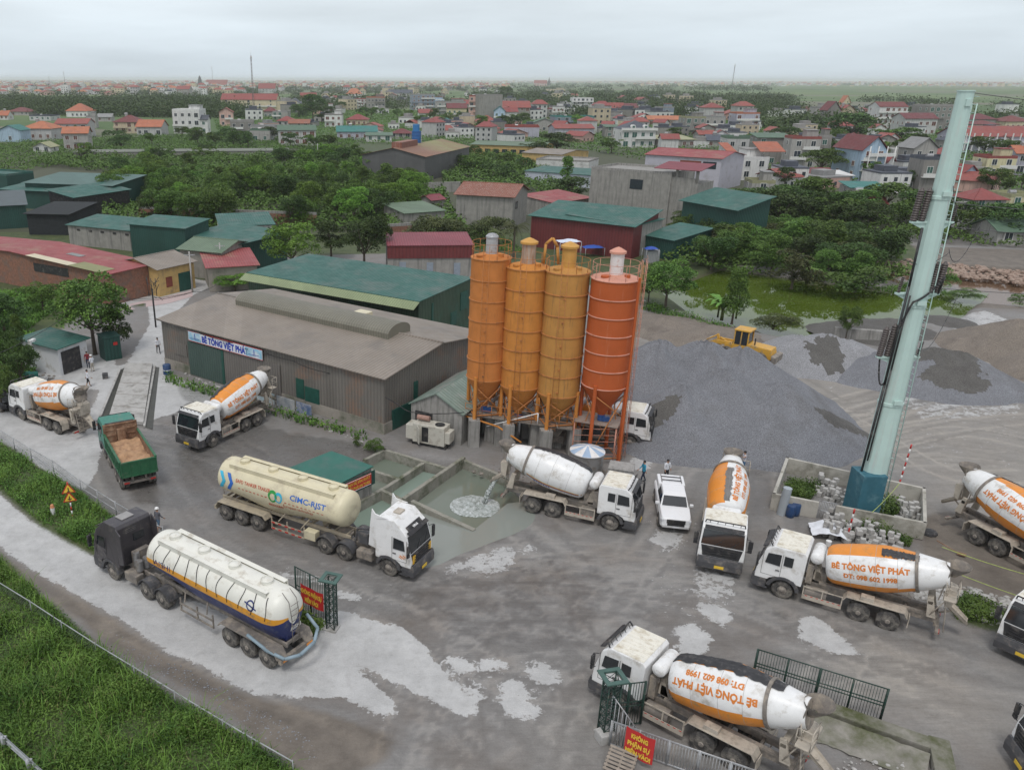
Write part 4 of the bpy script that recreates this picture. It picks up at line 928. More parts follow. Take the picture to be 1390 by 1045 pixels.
def mapv(rot, sc):
    mp = nn('ShaderNodeMapping'); mp.inputs['Rotation'].default_value = (0, 0, rot); mp.inputs['Scale'].default_value = (*sc, 1); L.new(tc, mp.inputs[0]); return mp.outputs[0]
st1 = noise(1.0, 7, .65, mapv(R(-28), (.5, 4.2)), 1.5); st2 = noise(1.0, 7, .65, mapv(R(48), (.45, 3.8)), 1.6); big = noise(.11, 4, .6); mid = noise(.6, 7, .7); fine = noise(4.5, 6, .75); vfine = noise(16, 3, .7)
stm = mix(.45, mix(rng(big, .42, .58), st1, st2), noise(2.2, 8, .75, dist=1.0))
base = mix(rng(stm, .32, .68), (.185, .178, .17), (.275, .265, .253))
base = mix(rng(noise(.22, 5, .6), .45, .7, 0, .55), base, (.168, .135, .108))
base = mix(rng(noise(.30, 6, .7, dist=1.5), .55, .72, 0, .35), base, (.088, .086, .084))
base = mix(mth('MULTIPLY', za[2], rng(mid, .35, .65, .5, 1)), base, mix(rng(stm, .3, .7), (.225, .205, .178), (.365, .34, .305)))
brn = mix(rng(mid, .3, .7), (.115, .098, .082), (.225, .195, .162))
base = mix(rng(mth('ADD', zb[0], mth('MULTIPLY', mth('SUBTRACT', mid, .5), .7)), .35, .65), base, brn)
# pale dry concrete film with ragged edges
rag = mth('ADD', mth('MULTIPLY', mth('SUBTRACT', noise(1.5, 8, .72, dist=.6), .5), 1.25), mth('ADD', mth('MULTIPLY', mth('SUBTRACT', fine, .5), .95), mth('MULTIPLY', mth('SUBTRACT', stm, .5), .5)))
pf = rng(mth('ADD', mth('SUBTRACT', za[0], mth('MULTIPLY', mth('ABSOLUTE', mth('SUBTRACT', zc[0], .5)), .35)), rag), .50, .58)
palec = mix(rng(mid, .3, .75), (.42, .418, .41), (.60, .60, .592)); palec = mix(rng(stm, .55, .8, 0, .22), palec, (.30, .293, .28))
base = mix(mth('MULTIPLY', pf, rng(noise(1.9, 7, .7), .32, .5, .72, .97)), base, palec)
tr_ = mth('MULTIPLY', mth('MULTIPLY', mth('SUBTRACT', zc[0], .5), mth('SUBTRACT', 1.0, mth('MULTIPLY', pf, .75))), mth('ADD', mth('MULTIPLY', fine, .5), .6)); base = mix(rng(tr_, .02, .42, 0, .8), base, mix(1.0, base, (1.42, 1.4, 1.36), 'MULTIPLY')); base = mix(rng(tr_, -.02, -.42, 0, .7), base, mix(1.0, base, (.72, .71, .70), 'MULTIPLY'))
wf = rng(mth('ADD', za[1], mth('MULTIPLY', mth('SUBTRACT', mid, .5), 1.1)), .42, .62)
base = mix(mth('MULTIPLY', wf, .5), base, mix(1.0, base, (.42, .41, .40), 'MULTIPLY'))
gf = rng(mth('ADD', zb[1], mth('MULTIPLY', mth('SUBTRACT', fine, .5), .5)), .35, .6)
base = mix(gf, base, mix(rng(mid, .3, .7), (.035, .06, .018), (.10, .12, .04)))
base = mix(zb[2], base, (.10, .075, .05))
base = mix(rng(vfine, .3, .7, 0, .42), base, mix(1.0, base, (.55, .55, .55), 'MULTIPLY'))
L.new(base, b.inputs['Base Color'])
L.new(mix(wf, rng(fine, .3, .7, .62, .9), rng(mid, .35, .6, .12, .42)), b.inputs['Roughness'])
bp = nn('ShaderNodeBump'); bp.inputs['Strength'].default_value = .6; bp.inputs['Distance'].default_value = .06; L.new(mth('ADD', stm, mth('MULTIPLY', fine, .5)), bp.inputs['Height']); L.new(bp.outputs[0], b.inputs['Normal'])
me.materials.append(m)
tag(link('ground', me), kind='structure')
# countryside: one sheet round the yard, out to the horizon
FAR = bpy.data.materials.new('fields'); m = FAR; m.use_nodes = True; nt = m.node_tree; N = nt.nodes; L = nt.links; b = N['Principled BSDF']; b.inputs['Roughness'].default_value = .95
tc = nn('ShaderNodeTexCoord').outputs['Object']
vo = nn('ShaderNodeTexVoronoi'); vo.inputs['Scale'].default_value = 1; vo.distance = 'CHEBYCHEV'; L.new(mapv(.3, (.004, .009)), vo.inputs['Vector'])
sc_ = nn('ShaderNodeSeparateColor'); L.new(vo.outputs['Color'], sc_.inputs[0])
fld = mix(sc_.outputs[0], (.06, .115, .03), (.13, .185, .06)); fld = mix(rng(sc_.outputs[1], .8, .85), fld, (.15, .15, .10))
near = mix(rng(noise(.12, 6, .7), .35, .65), (.045, .065, .028), (.13, .115, .085))
sp = nn('ShaderNodeSeparateXYZ'); L.new(tc, sp.inputs[0])
base = mix(rng(sp.outputs[1], 300, 480), near, fld); base = mix(rng(noise(.6, 4), .3, .7, 0, .4), base, mix(1.0, base, (.6, .6, .6), 'MULTIPLY'))
L.new(base, b.inputs['Base Color'])
m = MB(); FX = 30000
for x0, x1, y0, y1 in ((-FX, X0, -200, FX), (X1, FX, -200, FX), (X0, X1, Y1, FX), (X0, X1, -200, Y0)): m.add([(x0, y0, 0), (x1, y0, 0), (x1, y1, 0), (x0, y1, 0)], [(0, 1, 2, 3)])
tag(part('fields', m, FAR, None), kind='structure')
def wmat(name, col, rough, bs=1.5, bd=.02, col2=None):
    m = bpy.data.materials.new(name); m.use_nodes = True; nt = m.node_tree; N_ = nt.nodes; L_ = nt.links; b = N_['Principled BSDF']
    b.inputs['Roughness'].default_value = rough; b.inputs['IOR'].default_value = 1.33; b.inputs['Specular IOR Level'].default_value = .6
    t = N_.new('ShaderNodeTexCoord'); n = N_.new('ShaderNodeTexNoise'); n.inputs['Scale'].default_value = bs; n.inputs['Detail'].default_value = 4; L_.new(t.outputs['Object'], n.inputs[0])
    n2 = N_.new('ShaderNodeTexNoise'); n2.inputs['Scale'].default_value = .15; n2.inputs['Detail'].default_value = 6; L_.new(t.outputs['Object'], n2.inputs[0])
    mx = N_.new('ShaderNodeMix'); mx.data_type = 'RGBA'; mr = N_.new('ShaderNodeMapRange'); mr.inputs[1].default_value = .35; mr.inputs[2].default_value = .65; L_.new(n2.outputs[0], mr.inputs[0]); L_.new(mr.outputs[0], mx.inputs[0])
    mx.inputs[6].default_value = (*col, 1); mx.inputs[7].default_value = (*(col2 or [c*.75 for c in col]), 1); L_.new(mx.outputs[2], b.inputs['Base Color'])
    bp = N_.new('ShaderNodeBump'); bp.inputs['Strength'].default_value = .3; bp.inputs['Distance'].default_value = bd; L_.new(n.outputs[0], bp.inputs['Height']); L_.new(bp.outputs[0], b.inputs['Normal']); return m
def sheet(name, pxs, z, mt, kind='structure', world=False, sub=1):
    pl = pxs if world else W(pxs)
    m = MB(); m.add([(x, y, z) for x, y in pl], [list(range(len(pl)))]); o = part(name, m, mt, None, fixn=False)
    if o.data.polygons[0].normal.z < 0: o.data.flip_normals()
    tag(o, kind=kind); return o
sheet('pond_water', [(880, 400), (985, 352), (1050, 362), (1240, 385), (1345, 392), (1310, 435), (1200, 452), (1060, 465), (1000, 455), (920, 435)], -.45, wmat('pond_water', (.06, .092, .010), .03, 1.2, .006, (.085, .12, .02)))
sheet('canal_water', [(1180, 365), (1240, 352), (1300, 350), (1540, 362), (1540, 420), (1390, 418), (1300, 406), (1220, 392)], -.5, wmat('canal_water', (.13, .08, .05), .12, 1.0, .01, (.15, .095, .06)))
GREYW = wmat('grey_wash_water', (.23, .25, .225), .10, 2.5, .015, (.26, .275, .25))
sheet('flood_water', [(480, 750), (526, 694), (552, 683), (600, 699), (644, 718), (690, 682), (735, 676), (745, 712), (712, 735), (670, 752), (645, 762), (622, 776), (590, 786), (500, 790)], -.045, GREYW)

POOLW = wmat('basin_water', (.16, .19, .15), .08, 2.0, .012, (.19, .21, .175))
POOLG = wmat('basin_water_green', (.20, .27, .22), .08, 2.0, .01, (.22, .28, .235))
sheet('basin_water', [(497, 630), (523, 614), (575, 632), (520, 668), (505, 672), (480, 660)], -.45, POOLW, world=False)
sheet('basin_water', [(520, 668), (575, 633), (610, 641), (552, 683)], -.40, POOLG)
sheet('basin_water', [(552, 686), (630, 628), (692, 652), (712, 676), (643, 722)], -.38, POOLW)
sheet('basin_water', [(440, 700), (520, 668), (556, 686), (490, 730)], -.5, POOLG)
def wallseg(mb, p, q, t=.28, z0=-1.0, z1=.25):
    p = Vector(p); q = Vector(q); d = (q-p); a = math.atan2(d.y, d.x); c = (p+q)/2
    mb.box((c.x, c.y, (z0+z1)/2), (d.length+t, t, z1-z0), rz=a)
r = thing('settling_basin', 'concrete walled settling basins holding grey green wash water', 'basin', G(600, 670))
off = -Vector(r.location)
for a_, c_, z1 in (((497, 627), (523, 614), .25), ((523, 614), (607, 639), .25), ((607, 639), (519, 668), .2) if False else ((574, 632), (519, 668), .2), ((506, 641), (541, 652), .18), ((519, 668), (550, 683), .22), ((550, 683), (629, 628), .45), ((629, 628), (692, 654), .3), ((519, 668), (478, 690), .25)):
    m = MB(); wallseg(m, G(*a_)+off, G(*c_)+off, z1=z1); part('basin_wall', m, MOSSC, r, bevel=.02)
m = MB(); p, q = G(560, 688)+off, G(645, 719)+off; d = (q-p).normalized(); n = Vector((-d.y, d.x, 0))*.16
m.add([p-n+Vector((0,0,-1)), p+n+Vector((0,0,-1)), p+n+Vector((0,0,.5)), p-n+Vector((0,0,.5)), q-n+Vector((0,0,-1)), q+n+Vector((0,0,-1)), q+n+Vector((0,0,.04)), q-n+Vector((0,0,.04))], [(0,1,2,3),(4,5,6,7),(0,1,5,4),(1,2,6,5),(2,3,7,6),(3,0,4,7)]); part('basin_wall', m, MOSSC, r, bevel=.03)
# foam ring and the pouring jet
FOAM = mat('foam', (.62, .66, .66), .6, .1, 8, (.20, .225, .2), .95, 5)
c = G(645, 687, -.38); m = MB(); n = 90; rings = []
for j, (rr, zz) in enumerate(((.02, .10), (.3, .16), (.7, .05), (1.0, .10), (1.3, .03), (1.55, .05), (1.72, 0))):
    rings.append([(rr*(1+.09*mnoise.noise((math.cos(k*2*math.pi/n)*2, math.sin(k*2*math.pi/n)*2, j*.6)))*math.cos(k*2*math.pi/n), rr*(1+.09*mnoise.noise((math.cos(k*2*math.pi/n)*2, math.sin(k*2*math.pi/n)*2, j*.6)))*math.sin(k*2*math.pi/n)*.9, zz+.05*mnoise.noise((rr*7+k*.9, k*.7, j)) +.012) for k in range(n)])
m.add([p for rg in rings for p in rg], [(j*n+k, j*n+(k+1) % n, (j+1)*n+(k+1) % n, (j+1)*n+k) for j in range(len(rings)-1) for k in range(n)], sm=True)
o = part('foam_ring', m, FOAM, None, loc=c); tag(o, 'white foaming splash where wash water falls into the basin', 'foam')
a_ = G(681, 646, 1.4); b_ = c+Vector((.7, .3, .15)); m = MB(); K = 14; rnd = random.Random(3)
for st_ in range(7):
    pts = []
    ox, oy = rnd.uniform(-.09, .09), rnd.uniform(-.09, .09)
    for i in range(K+1):
        t = i/K; p = a_.lerp(b_, t); p.z = a_.z+(b_.z-a_.z)*t*t; s_ = .4+1.2*t; pts.append((p.x+ox*s_+.03*math.sin(i*1.9+st_), p.y+oy*s_, p.z))
    m.path(pts, .05, 5)
o = part('water_jet', m, FOAM, None); tag(o, 'white jet of wash water pouring from the truck chute into the basin', 'water jet')
# ================================================================ SILOS AND BATCHING PLANT
SIL = [mat('silo_orange_a', (.54, .20, .055), .7, .14, .8, (.32, .13, .05), .18, 1.6, streak=True, spec=.2), mat('silo_orange_b', (.57, .235, .055), .7, .14, .8, (.34, .15, .05), .2, 1.6, streak=True, spec=.2),
       mat('silo_ochre', (.50, .25, .07), .7, .12, .8, (.30, .16, .06), .2, 1.6, streak=True, spec=.2), mat('silo_red_orange', (.46, .105, .03), .6, .10, .6, (.50, .18, .09), .12, .8, streak=True, spec=.25)]
SILT = mat('faded_pink_top', (.62, .30, .22), .7, .1, 1, (.45, .2, .12), .4, 2)
FILT = [mat('filter_grey', (.42, .44, .45), .5, .1, 2, (.25, .15, .1), .4, 2), mat('filter_rusty', (.42, .33, .26), .6, .15, 2, (.35, .15, .06), .5, 2, streak=True), mat('filter_ochre', (.56, .30, .07), .6, .1, 2), mat('filter_white', (.75, .72, .70), .5, .1, 2, (.5, .3, .25), .4, 2)]
# axis foot pixel, radius, top row (shell top), cylinder bottom row
SDEF = [((656, 596), 665, 1.42, 344, 517, 4.1), ((702, 602), 714, 1.50, 357, 528, 4.4), ((752, 610), 770, 1.52, 362, 538, 4.6), ((811, 620), 829, 1.60, 372, 527, 5.0)]
LAB = ['rusty orange silo with a grey domed filter cap, standing nearest the warehouse', 'orange silo with a rust streaked grey filter pipe, second from the warehouse', 'ochre yellow silo with an ochre filter hat, third in the row', 'bright red orange silo with pink top and white filter, beside the gravel heap']
SP_ = []
for i, (ft, tx, rr, ty, by, _) in enumerate(SDEF):
    base = G(*ft); zt = ZR(base.y, ty+4); zb = ZR(base.y, by-6)
    t = thing('cement_silo', LAB[i], 'silo', base, 0, 'row of orange cement silos'); SP_.append((base, zt, zb, rr))
    sm_ = SIL[i]; m = MB(); m.rev([(zb, rr), (zt, rr)], n=48); part('shell', m, sm_, t)
    m = MB(); m.rev([(zt+.002, rr), (zt+.22, rr*.5), (zt+.26, .01)], n=48, caps=False); 
    part('silo_roof', m, SILT if i == 3 else sm_, t)
    m = MB(); m.rev([(0, .22), (zb-zb*.52+.0, rr*.995)], (0, 0, zb*.52), n=40, caps=False) if False else m.rev([(zb-2.3, .25), (zb-.002, rr*.997)], n=40, caps=False); part('cone', m, sm_, t)
    nb = 6; m0 = None
    for k in range(nb+1):
        z = zb+(zt-zb)*k/nb*.985+.05; o = None
        m = MB(); m.rev([(z, rr+.01), (z+.015, rr+.06), (z+.06, rr+.06), (z+.075, rr+.01)], n=48, caps=False); part('hoop', m, RUSTO if i < 3 else SILT, t)
    m = MB(); fr = (.42, .5, .5, .45)[i]; fh = (1.35, 1.6, 1.55, 1.65)[i]
    m.rev([(zt+.1, fr), (zt+fh, fr)], n=24); part('filter', m, FILT[i], t)
    m = MB(); m.rev([(zt+fh, fr*1.25), (zt+fh+.14, fr*1.25), (zt+fh+.32, fr*.6), (zt+fh+.42, .05)] if i else [(zt+fh, fr*1.1), (zt+fh+.1, fr*1.1), (zt+fh+.26, fr*.7), (zt+fh+.32, .05)], n=24); part('filter_cap', m, [GALV, FILT[2], FILT[2], SILT][i], t)
    m = MB()
    for z in ((zt+.55, zt+1.05) if i in (0, 3) else (zt+.75,)):
        pts = [(rr*.98*math.cos(a), rr*.98*math.sin(a), z) for a in [2*math.pi*q/28 for q in range(29)]]; m.path(pts, .016, 5)
    for q in range(9): a = 2*math.pi*q/9; m.path([(rr*.98*math.cos(a), rr*.98*math.sin(a), zt), (rr*.98*math.cos(a), rr*.98*math.sin(a), zt+1.05 if i in (0, 3) else zt+.75)], .02, 5)
    part('railing', m, RUSTO if i < 3 else SILT, t)
    m = MB(); m.rev([(0, .33), (.12, .33), (.14, .28)], (-.8, -.5, zt+.12), n=16); m.rev([(0, .2), (.25, .2)], (.6, -.7, zt+.08), n=12); part('manhole', m, sm_, t)
    zl = 2.2 if i < 3 else .15
    for q in range(4):
        a = math.pi/4+q*math.pi/2+.15; x, y = (rr+.02)*math.cos(a), (rr+.02)*math.sin(a)
        m = MB(); m.cyl((x, y, zl), (x, y, zb+.35), .14, n=12); part('leg', m, SIL[1] if i < 3 else SIL[3], t)
    m = MB()
    for q in range(4):
        a = math.pi/4+q*math.pi/2+.15; c_ = a+math.pi/2; f = lambda ang, z: ((rr+.02)*math.cos(ang), (rr+.02)*math.sin(ang), z)
        m.cyl(f(a, zb-.4), f(c_, zb-2.2 if i == 3 else zl+.5), .045, n=6); m.cyl(f(c_, zb-.4), f(a, zl+.5), .045, n=6); m.cyl(f(a, zl+.25), f(c_, zl+.25), .06, n=6)
    part('brace', m, RUSTO, t)
    m = MB(); a0 = -1.9 if i < 3 else -.5
    for s in (-.09, .09):
        a = a0+s/rr*2; m.path([((rr+.18)*math.cos(a), (rr+.18)*math.sin(a), zl), ((rr+.18)*math.cos(a), (rr+.18)*math.sin(a), zt+1.0)], .018, 5)
    for k in range(int((zt-zl)/.4)):
        z = zl+.2+k*.4; a1, a2 = a0-.18/rr, a0+.18/rr; m.cyl(((rr+.18)*math.cos(a1), (rr+.18)*math.sin(a1), z), ((rr+.18)*math.cos(a2), (rr+.18)*math.sin(a2), z), .014, n=4)
    part('ladder', m, RUSTO, t)
    for k in range(5):
        m = MB(); z = zb+.5+k*(zt-zb)/5.3; a = a0+.06
        m.box(((rr+.03)*math.cos(a), (rr+.03)*math.sin(a), z), (.12, .1, .1)); part('bracket', m, RUSTO, t)
    m = MB(); m.cyl((0, 0, zb-2.75), (0, 0, zb-2.25), .26, n=12); m.box((.3, -.2, zb-2.6), (.5, .3, .3)); part('outlet_valve', m, mat('valve_blue', (.03, .10, .30), .5), t)
    if i == 3:
        m = MB(); m.cyl((rr*.75, -rr*.95, .2), (rr*.75, -rr*.95, zt+.3), .09, n=10); part('fill_pipe', m, SIL[3], t)
        m = MB()
        for dx, dy in ((.12, 0), (.42, 0), (.12, .3), (.42, .3)): m.cyl((rr+dx, dy-.2, 0), (rr+dx, dy-.2, zt+1.2), .02, n=5)
        for k in range(30): z = .3+k*.5; m.cyl((rr+.12, -.2, z), (rr+.42, -.2, z), .012, n=4); m.cyl((rr+.42, -.2, z), (rr+.42, .1, z+.2), .01, n=4)
        part('service_ladder', m, SILT, t)
    elif i == 1:
        m = MB(); m.path([(rr*.7, -.2, zt+.2), (rr*.75, -.2, zt+1.6), (rr*1.05, -.2, zt+2.0), (rr*1.3, -.2, zt+1.4), (rr*1.4, -.2, zt+.2)], .1, 8); part('vent_pipe', m, SIL[2], t)
# concrete plinths under the first three silos
k = 0
for i in range(3):
    base, zt, zb, rr = SP_[i]
    for q in range(4):
        a = math.pi/4+q*math.pi/2+.15; x, y = base.x+(rr+.02)*math.cos(a), base.y+(rr+.02)*math.sin(a)
        m = MB(); m.b(-.42, .42, -.42, .42, -.3, 2.2); o = part('concrete_plinth', m, CONC, None, (x, y, 0), bevel=.02); tag(o, 'stained concrete plinth under the '+('rear right', 'rear left', 'front left', 'front right')[q]+' leg of the '+('silo nearest the warehouse', 'second silo', 'ochre silo')[i], 'plinth', 'concrete plinths under the silos')
# batching platform with grey mixing gear beneath the silos
b0, b3 = SP_[0][0], SP_[3][0]; d = (b3-b0).normalized(); n = Vector((-d.y, d.x, 0)); rz = math.atan2(d.y, d.x)
t = thing('batching_platform', 'grey steel batching platform with screw conveyors and railings under the silos', 'platform', b0, rz)
Ld = (b3-b0).length
m = MB(); m.b(-1.2, Ld-1.8, -1.0, 2.6, 2.25, 2.35); part('deck', m, CHASSIS, t)
m = MB()
for z in (2.8, 3.25): m.path([(-1.2, -1.0, z), (Ld-1.8, -1.0, z), (Ld-1.8, 2.6, z)], .025, 5)
for q in range(9): x = -1.2+(Ld-.6)*q/8; m.cyl((x, -1.0, 2.3), (x, -1.0, 3.25), .025, n=5)
part('railing', m, RUSTO, t)
for q in range(3):
    m = MB(); x = .3+q*2.9; m.cyl((x, .2, 3.0), (x+1.6, 2.2, 3.9), .16, n=10); m.box((x-.1, .1, 2.95), (.4, .4, .4)); part('screw_conveyor', m, GALV, t)
m = MB(); m.prism([(3.2, 2.25), (6.4, 2.25), (5.8, 1.2), (3.9, 1.2)], -.2, 2.2); m.b(3.6, 6.2, .1, 2.0, .6, 1.2); part('mixer', m, CHASSIS, t, bevel=.03)
m = MB(); m.b(3.8, 6.0, .4, 1.8, -.2, .6); m.b(.2, 1.6, -.3, 2.2, -.3, 2.0); m.b(-.4, 2.2, 1.0, 2.6, -.3, 1.6); part('base_block', m, CONC, t, bevel=.02)
rnd = random.Random(5)
m = MB()
for q in range(26):
    x = rnd.uniform(-1, Ld-1.4); y = rnd.uniform(-.9, 2.4); z = rnd.uniform(.6, 3.6); a = rnd.uniform(0, 6.28); l = rnd.uniform(.5, 1.8)
    m.cyl((x, y, z), (x+l*math.cos(a), y+l*.4*math.sin(a), z+rnd.uniform(-.6, .6)), rnd.uniform(.02, .05), n=5)
part('pipework', m, CHASSIS, t)
m = MB()
for q in range(7): x = rnd.uniform(0, Ld-2); m.cyl((x, rnd.uniform(-.8, 1), 2.35), (x, rnd.uniform(-.8, 1), 4.3), .06, n=6)
m.path([(-1.2, -1.1, 2.2), (1.5, -1.5, 1.9), (3.4, -1.7, 1.0)], .07, 6); part('pipe', m, SIL[1], t)
m = MB(); m.path([(0.6, -1.3, 1.7), (4.4, -1.2, 3.3)], .04, 6); m.path([(4.4, -1.2, 3.3), (4.4, -1.2, 2.4)], .04, 6); part('handrail', m, WHITE, t)
# cone hopper platform and the big water tank right of the white drum truck
p = G(808, 618); t = thing('loading_canopy', 'small flat topped steel canopy on thin white lattice legs beside the red orange silo', 'canopy', p, R(-25))
m = MB(); m.b(-1.6, 1.6, -1.1, 1.1, 2.9, 2.98); m.cyl((.1, .1, 2.98), (.1, .1, 3.3), .16, n=12); part('deck', m, mat('rusty_sheet', (.33, .27, .23), .8, .2, 2, (.2, .11, .07), .5, 2), t)
m = MB()
for x in (-1.5, 1.5):
    for y in (-1.0, 1.0): m.cyl((x, y, 0), (x, y, 2.9), .05, n=6)
for q in range(5): m.path([(-1.5, -1, .3+q*.5), (1.5, -1, .8+q*.5)], .02, 4); m.path([(1.5, -1, .3+q*.5), (1.5, 1, .8+q*.5)], .02, 4)
part('lattice_leg', m, SILT, t)
p = G(795, 645); t = thing('round_water_tank', 'round grey water tank with a white and blue segmented lid behind the white drum', 'water tank', p)
m = MB(); m.rev([(0, 1.15), (1.9, 1.15)], n=36); part('tank', m, CHROME, t)
m = MB(); m.rev([(1.9, 1.22), (1.96, 1.22), (2.35, .1)], n=36, fm=lambda i, k: (k//3) % 2 if i == 1 else 0); part('lid', m, [WHITE, mat('lid_blue', (.35, .47, .62), .5)], t)
p = G(842, 657); t = thing('caged_container', 'stack of grey bags on a pallet behind the white drum truck cab', 'container', p, R(-20))
m = MB(); m.b(-.85, .85, -.6, .6, .12, 1.5)
part('load', m, mat('grey_bags', (.45, .44, .42), .9, .2, 2, (.2, .19, .18), .5, 5, corr='z', cper=.22), t, bevel=.06)
m = MB()
for s in (-.7, 0, .7): m.b(s-.06, s+.06, -.65, .65, 0, .12)
part('pallet', m, BARK, t)
for px, c_, lb in ((842, 'blue', 'blue plastic drum standing by the white drum truck cab'), (852, 'blue', 'second blue drum leaning near the man in blue')):
    p = G(px+6, 664); m = MB(); m.rev([(0, .28), (.02, .3), (.3, .3), (.32, .315), (.36, .3), (.6, .3), (.62, .315), (.66, .3), (.88, .3), (.9, .27)], n=20)
    o = part('plastic_drum', m, mat('drum_blue', (.02, .06, .16), .4, .1, 3, (.1, .1, .12), .3, 3), None, p); tag(o, lb, 'drum', 'blue drums near the plant')
# generator set
p = G(586, 603); t = thing('generator_set', 'dusty cream generator housing with open side door and rusty silencer by the concrete shed', 'generator', p, R(-26))
GENC = mat('generator_cream', (.55, .53, .46), .6, .1, 2, (.33, .30, .25), .45, 2)
m = MB(); m.b(-1.3, 1.3, -.6, .6, .25, 1.75); part('housing', m, GENC, t, bevel=.04)
m = MB(); m.b(-1.9, -1.3, -.55, .55, .4, 1.55); m.b(1.3, 1.7, -.5, .5, .5, 1.4); part('end_box', m, GENC, t, bevel=.03)
m = MB(); m.box((-.75, -.85, 1.0), (.7, .05, 1.3), rz=R(-50)); part('door', m, GENC, t); m = MB(); m.b(-.55, -.0, -.605, -.6, .4, 1.6); part('opening', m, BLACK, t)
m = MB(); m.cyl((-1.2, .1, 2.05), (-.2, .1, 2.05), .2, n=14); part('silencer', m, mat('rusty_silencer', (.33, .2, .16), .8, .2, 4), t)
m = MB(); m.rev([(0, .38), (.05, .38), (.05, .3), (.02, .28)], (.7, 0, 1.75), n=20); part('fan_guard', m, BLACK, t)
m = MB(); m.b(-1.4, 1.4, -.5, .5, 0, .25); part('skid', m, BLACK, t)
# ================================================================ GRAVEL HEAPS
GRAV = mat('crushed_gravel', (.235, .245, .27), .92, .22, 5, (.16, .16, .17), .45, .35, bump=.05, bscale=9)
def gravel_m(name, c1, c2, sp):
    m = mat(name, c1, .95, .15, .25, c2, .4, .22, bump=.06, bscale=12)
    nt = m.node_tree; N = nt.nodes; L = nt.links; b = N['Principled BSDF']; old = b.inputs['Base Color'].links[0].from_socket
    tc = N.new('ShaderNodeTexCoord'); n = N.new('ShaderNodeTexNoise'); n.inputs['Scale'].default_value = 13; n.inputs['Detail'].default_value = 3; n.inputs['Roughness'].default_value = .7; L.new(tc.outputs['Object'], n.inputs[0])
    r = N.new('ShaderNodeMapRange'); r.inputs[1].default_value = .36; r.inputs[2].default_value = .64; r.inputs[3].default_value = .62; r.inputs[4].default_value = 1.35; L.new(n.outputs[0], r.inputs[0])
    v = N.new('ShaderNodeVectorMath'); v.operation = 'SCALE'; L.new(old, v.inputs[0]); L.new(r.outputs[0], v.inputs['Scale']); L.new(v.outputs[0], b.inputs['Base Color']); return m
GR1 = gravel_m('gravel_blue_grey', (.18, .185, .20), (.14, .14, .145), 5); GR2 = gravel_m('gravel_pale', (.26, .262, .272), (.20, .20, .205), 5); GRD = gravel_m('damp_sand', (.105, .10, .092), (.075, .07, .065), 5); SNDM = gravel_m('river_sand', (.20, .17, .14), (.12, .10, .085), 5)
def heap(name, label, cones, mts, dark=None, res=.22, ns=.22, group='gravel and sand heaps'):
    """cones: (x, y, height, slope) with flowing union"""
    xs_ = [c[0] for c in cones]; ys_ = [c[1] for c in cones]; R_ = max(c[2]/c[3] for c in cones)+.6
    ax = np.arange(min(xs_)-R_, max(xs_)+R_, res); ay = np.arange(min(ys_)-R_, max(ys_)+R_, res); AX, AY = np.meshgrid(ax, ay)
    H = np.full(AX.shape, -9.0)
    for x, y, h, s in cones:
        dd = np.hypot(AX-x, AY-y); cn = h-s*np.sqrt(dd*dd+.5)+s*.4
        cn = cn*(1+.05*np.sin(np.arctan2(AY-y, AX-x)*5+x)); kk = .35
        H = np.where(np.abs(H-cn) < kk, np.maximum(H, cn)+(kk-np.abs(H-cn))**2/(4*kk), np.maximum(H, cn))
    nz = np.array([[mnoise.noise((x*.35, y*.35, 1))*1.0+mnoise.noise((x*1.1, y*1.1, 4))*.35 for x in ax] for y in ay]); H = H+nz*ns
    H = np.maximum(H, -.5)
    cx, cy = float(np.mean(xs_)), float(np.mean(ys_)); ny_, nx_ = H.shape; ii = np.arange(nx_*ny_).reshape(ny_, nx_)
    q = np.stack([ii[:-1, :-1], ii[:-1, 1:], ii[1:, 1:], ii[1:, :-1]], -1).reshape(-1, 4); hf = H.ravel()
    q = q[(hf[q] > -.45).any(1)]
    me = np_mesh(name, np.stack([AX.ravel()-cx, AY.ravel()-cy, hf], -1), q); me.polygons.foreach_set('use_smooth', [True]*len(q))
    for m_ in mts: me.materials.append(m_)
    if dark:
        cxs = AX.ravel()[q].mean(1); cys = AY.ravel()[q].mean(1); mi = np.zeros(len(q), np.int32)
        for (x, y, rx, ry, rot) in dark:
            dx, dy = cxs-x, cys-y; u = (dx*math.cos(rot)+dy*math.sin(rot))/rx; v = (-dx*math.sin(rot)+dy*math.cos(rot))/ry
            th = np.arctan2(v, u); mi[(u*u+v*v) < 1+.25*np.sin(3*th+x)+.15*np.sin(7*th)+np.random.normal(0, .09, len(u))+.2*np.sin(cxs*2.1+np.sin(cys*3))] = 1
        me.polygons.foreach_set('material_index', mi)
    o = link(name, me, None, (cx, cy, 0)); tag(o, label, 'gravel heap', group); return o
def pk(px, py, z): g = G(px, py, z); return (g.x, g.y, z)
heap('gravel_heap', 'largest blue grey gravel heap between the red orange silo and the mast', [(*pk(900, 462, 5.6), .62), (*pk(960, 462, 5.6), .60), (*pk(1010, 470, 5.3), .60), (*pk(870, 480, 4.6), .6), (*pk(1060, 520, 3.8), .55), (*pk(1040, 545, 3.2), .6), (*pk(930, 520, 3.9), .58), (*pk(985, 500, 4.6), .6), (*pk(1110, 560, 1.9), .5), (*pk(1140, 575, 1.2), .45)], [GR1, GRD], [(*pk(1145, 588, .3)[:2], 2.4, 1.4, .2), (*pk(895, 585, .6)[:2], 1.6, 1.0, .6)])
heap('gravel_heap', 'pale gravel heap with a dark sand patch behind the wheel loader', [(*pk(1088, 452, 2.8), .55), (*pk(1125, 450, 3.0), .52), (*pk(1150, 457, 2.6), .5), (*pk(1180, 470, 1.7), .5)], [GR2, GRD], [(*pk(1122, 484, 1.3)[:2], 2.6, 1.6, 1.4)])
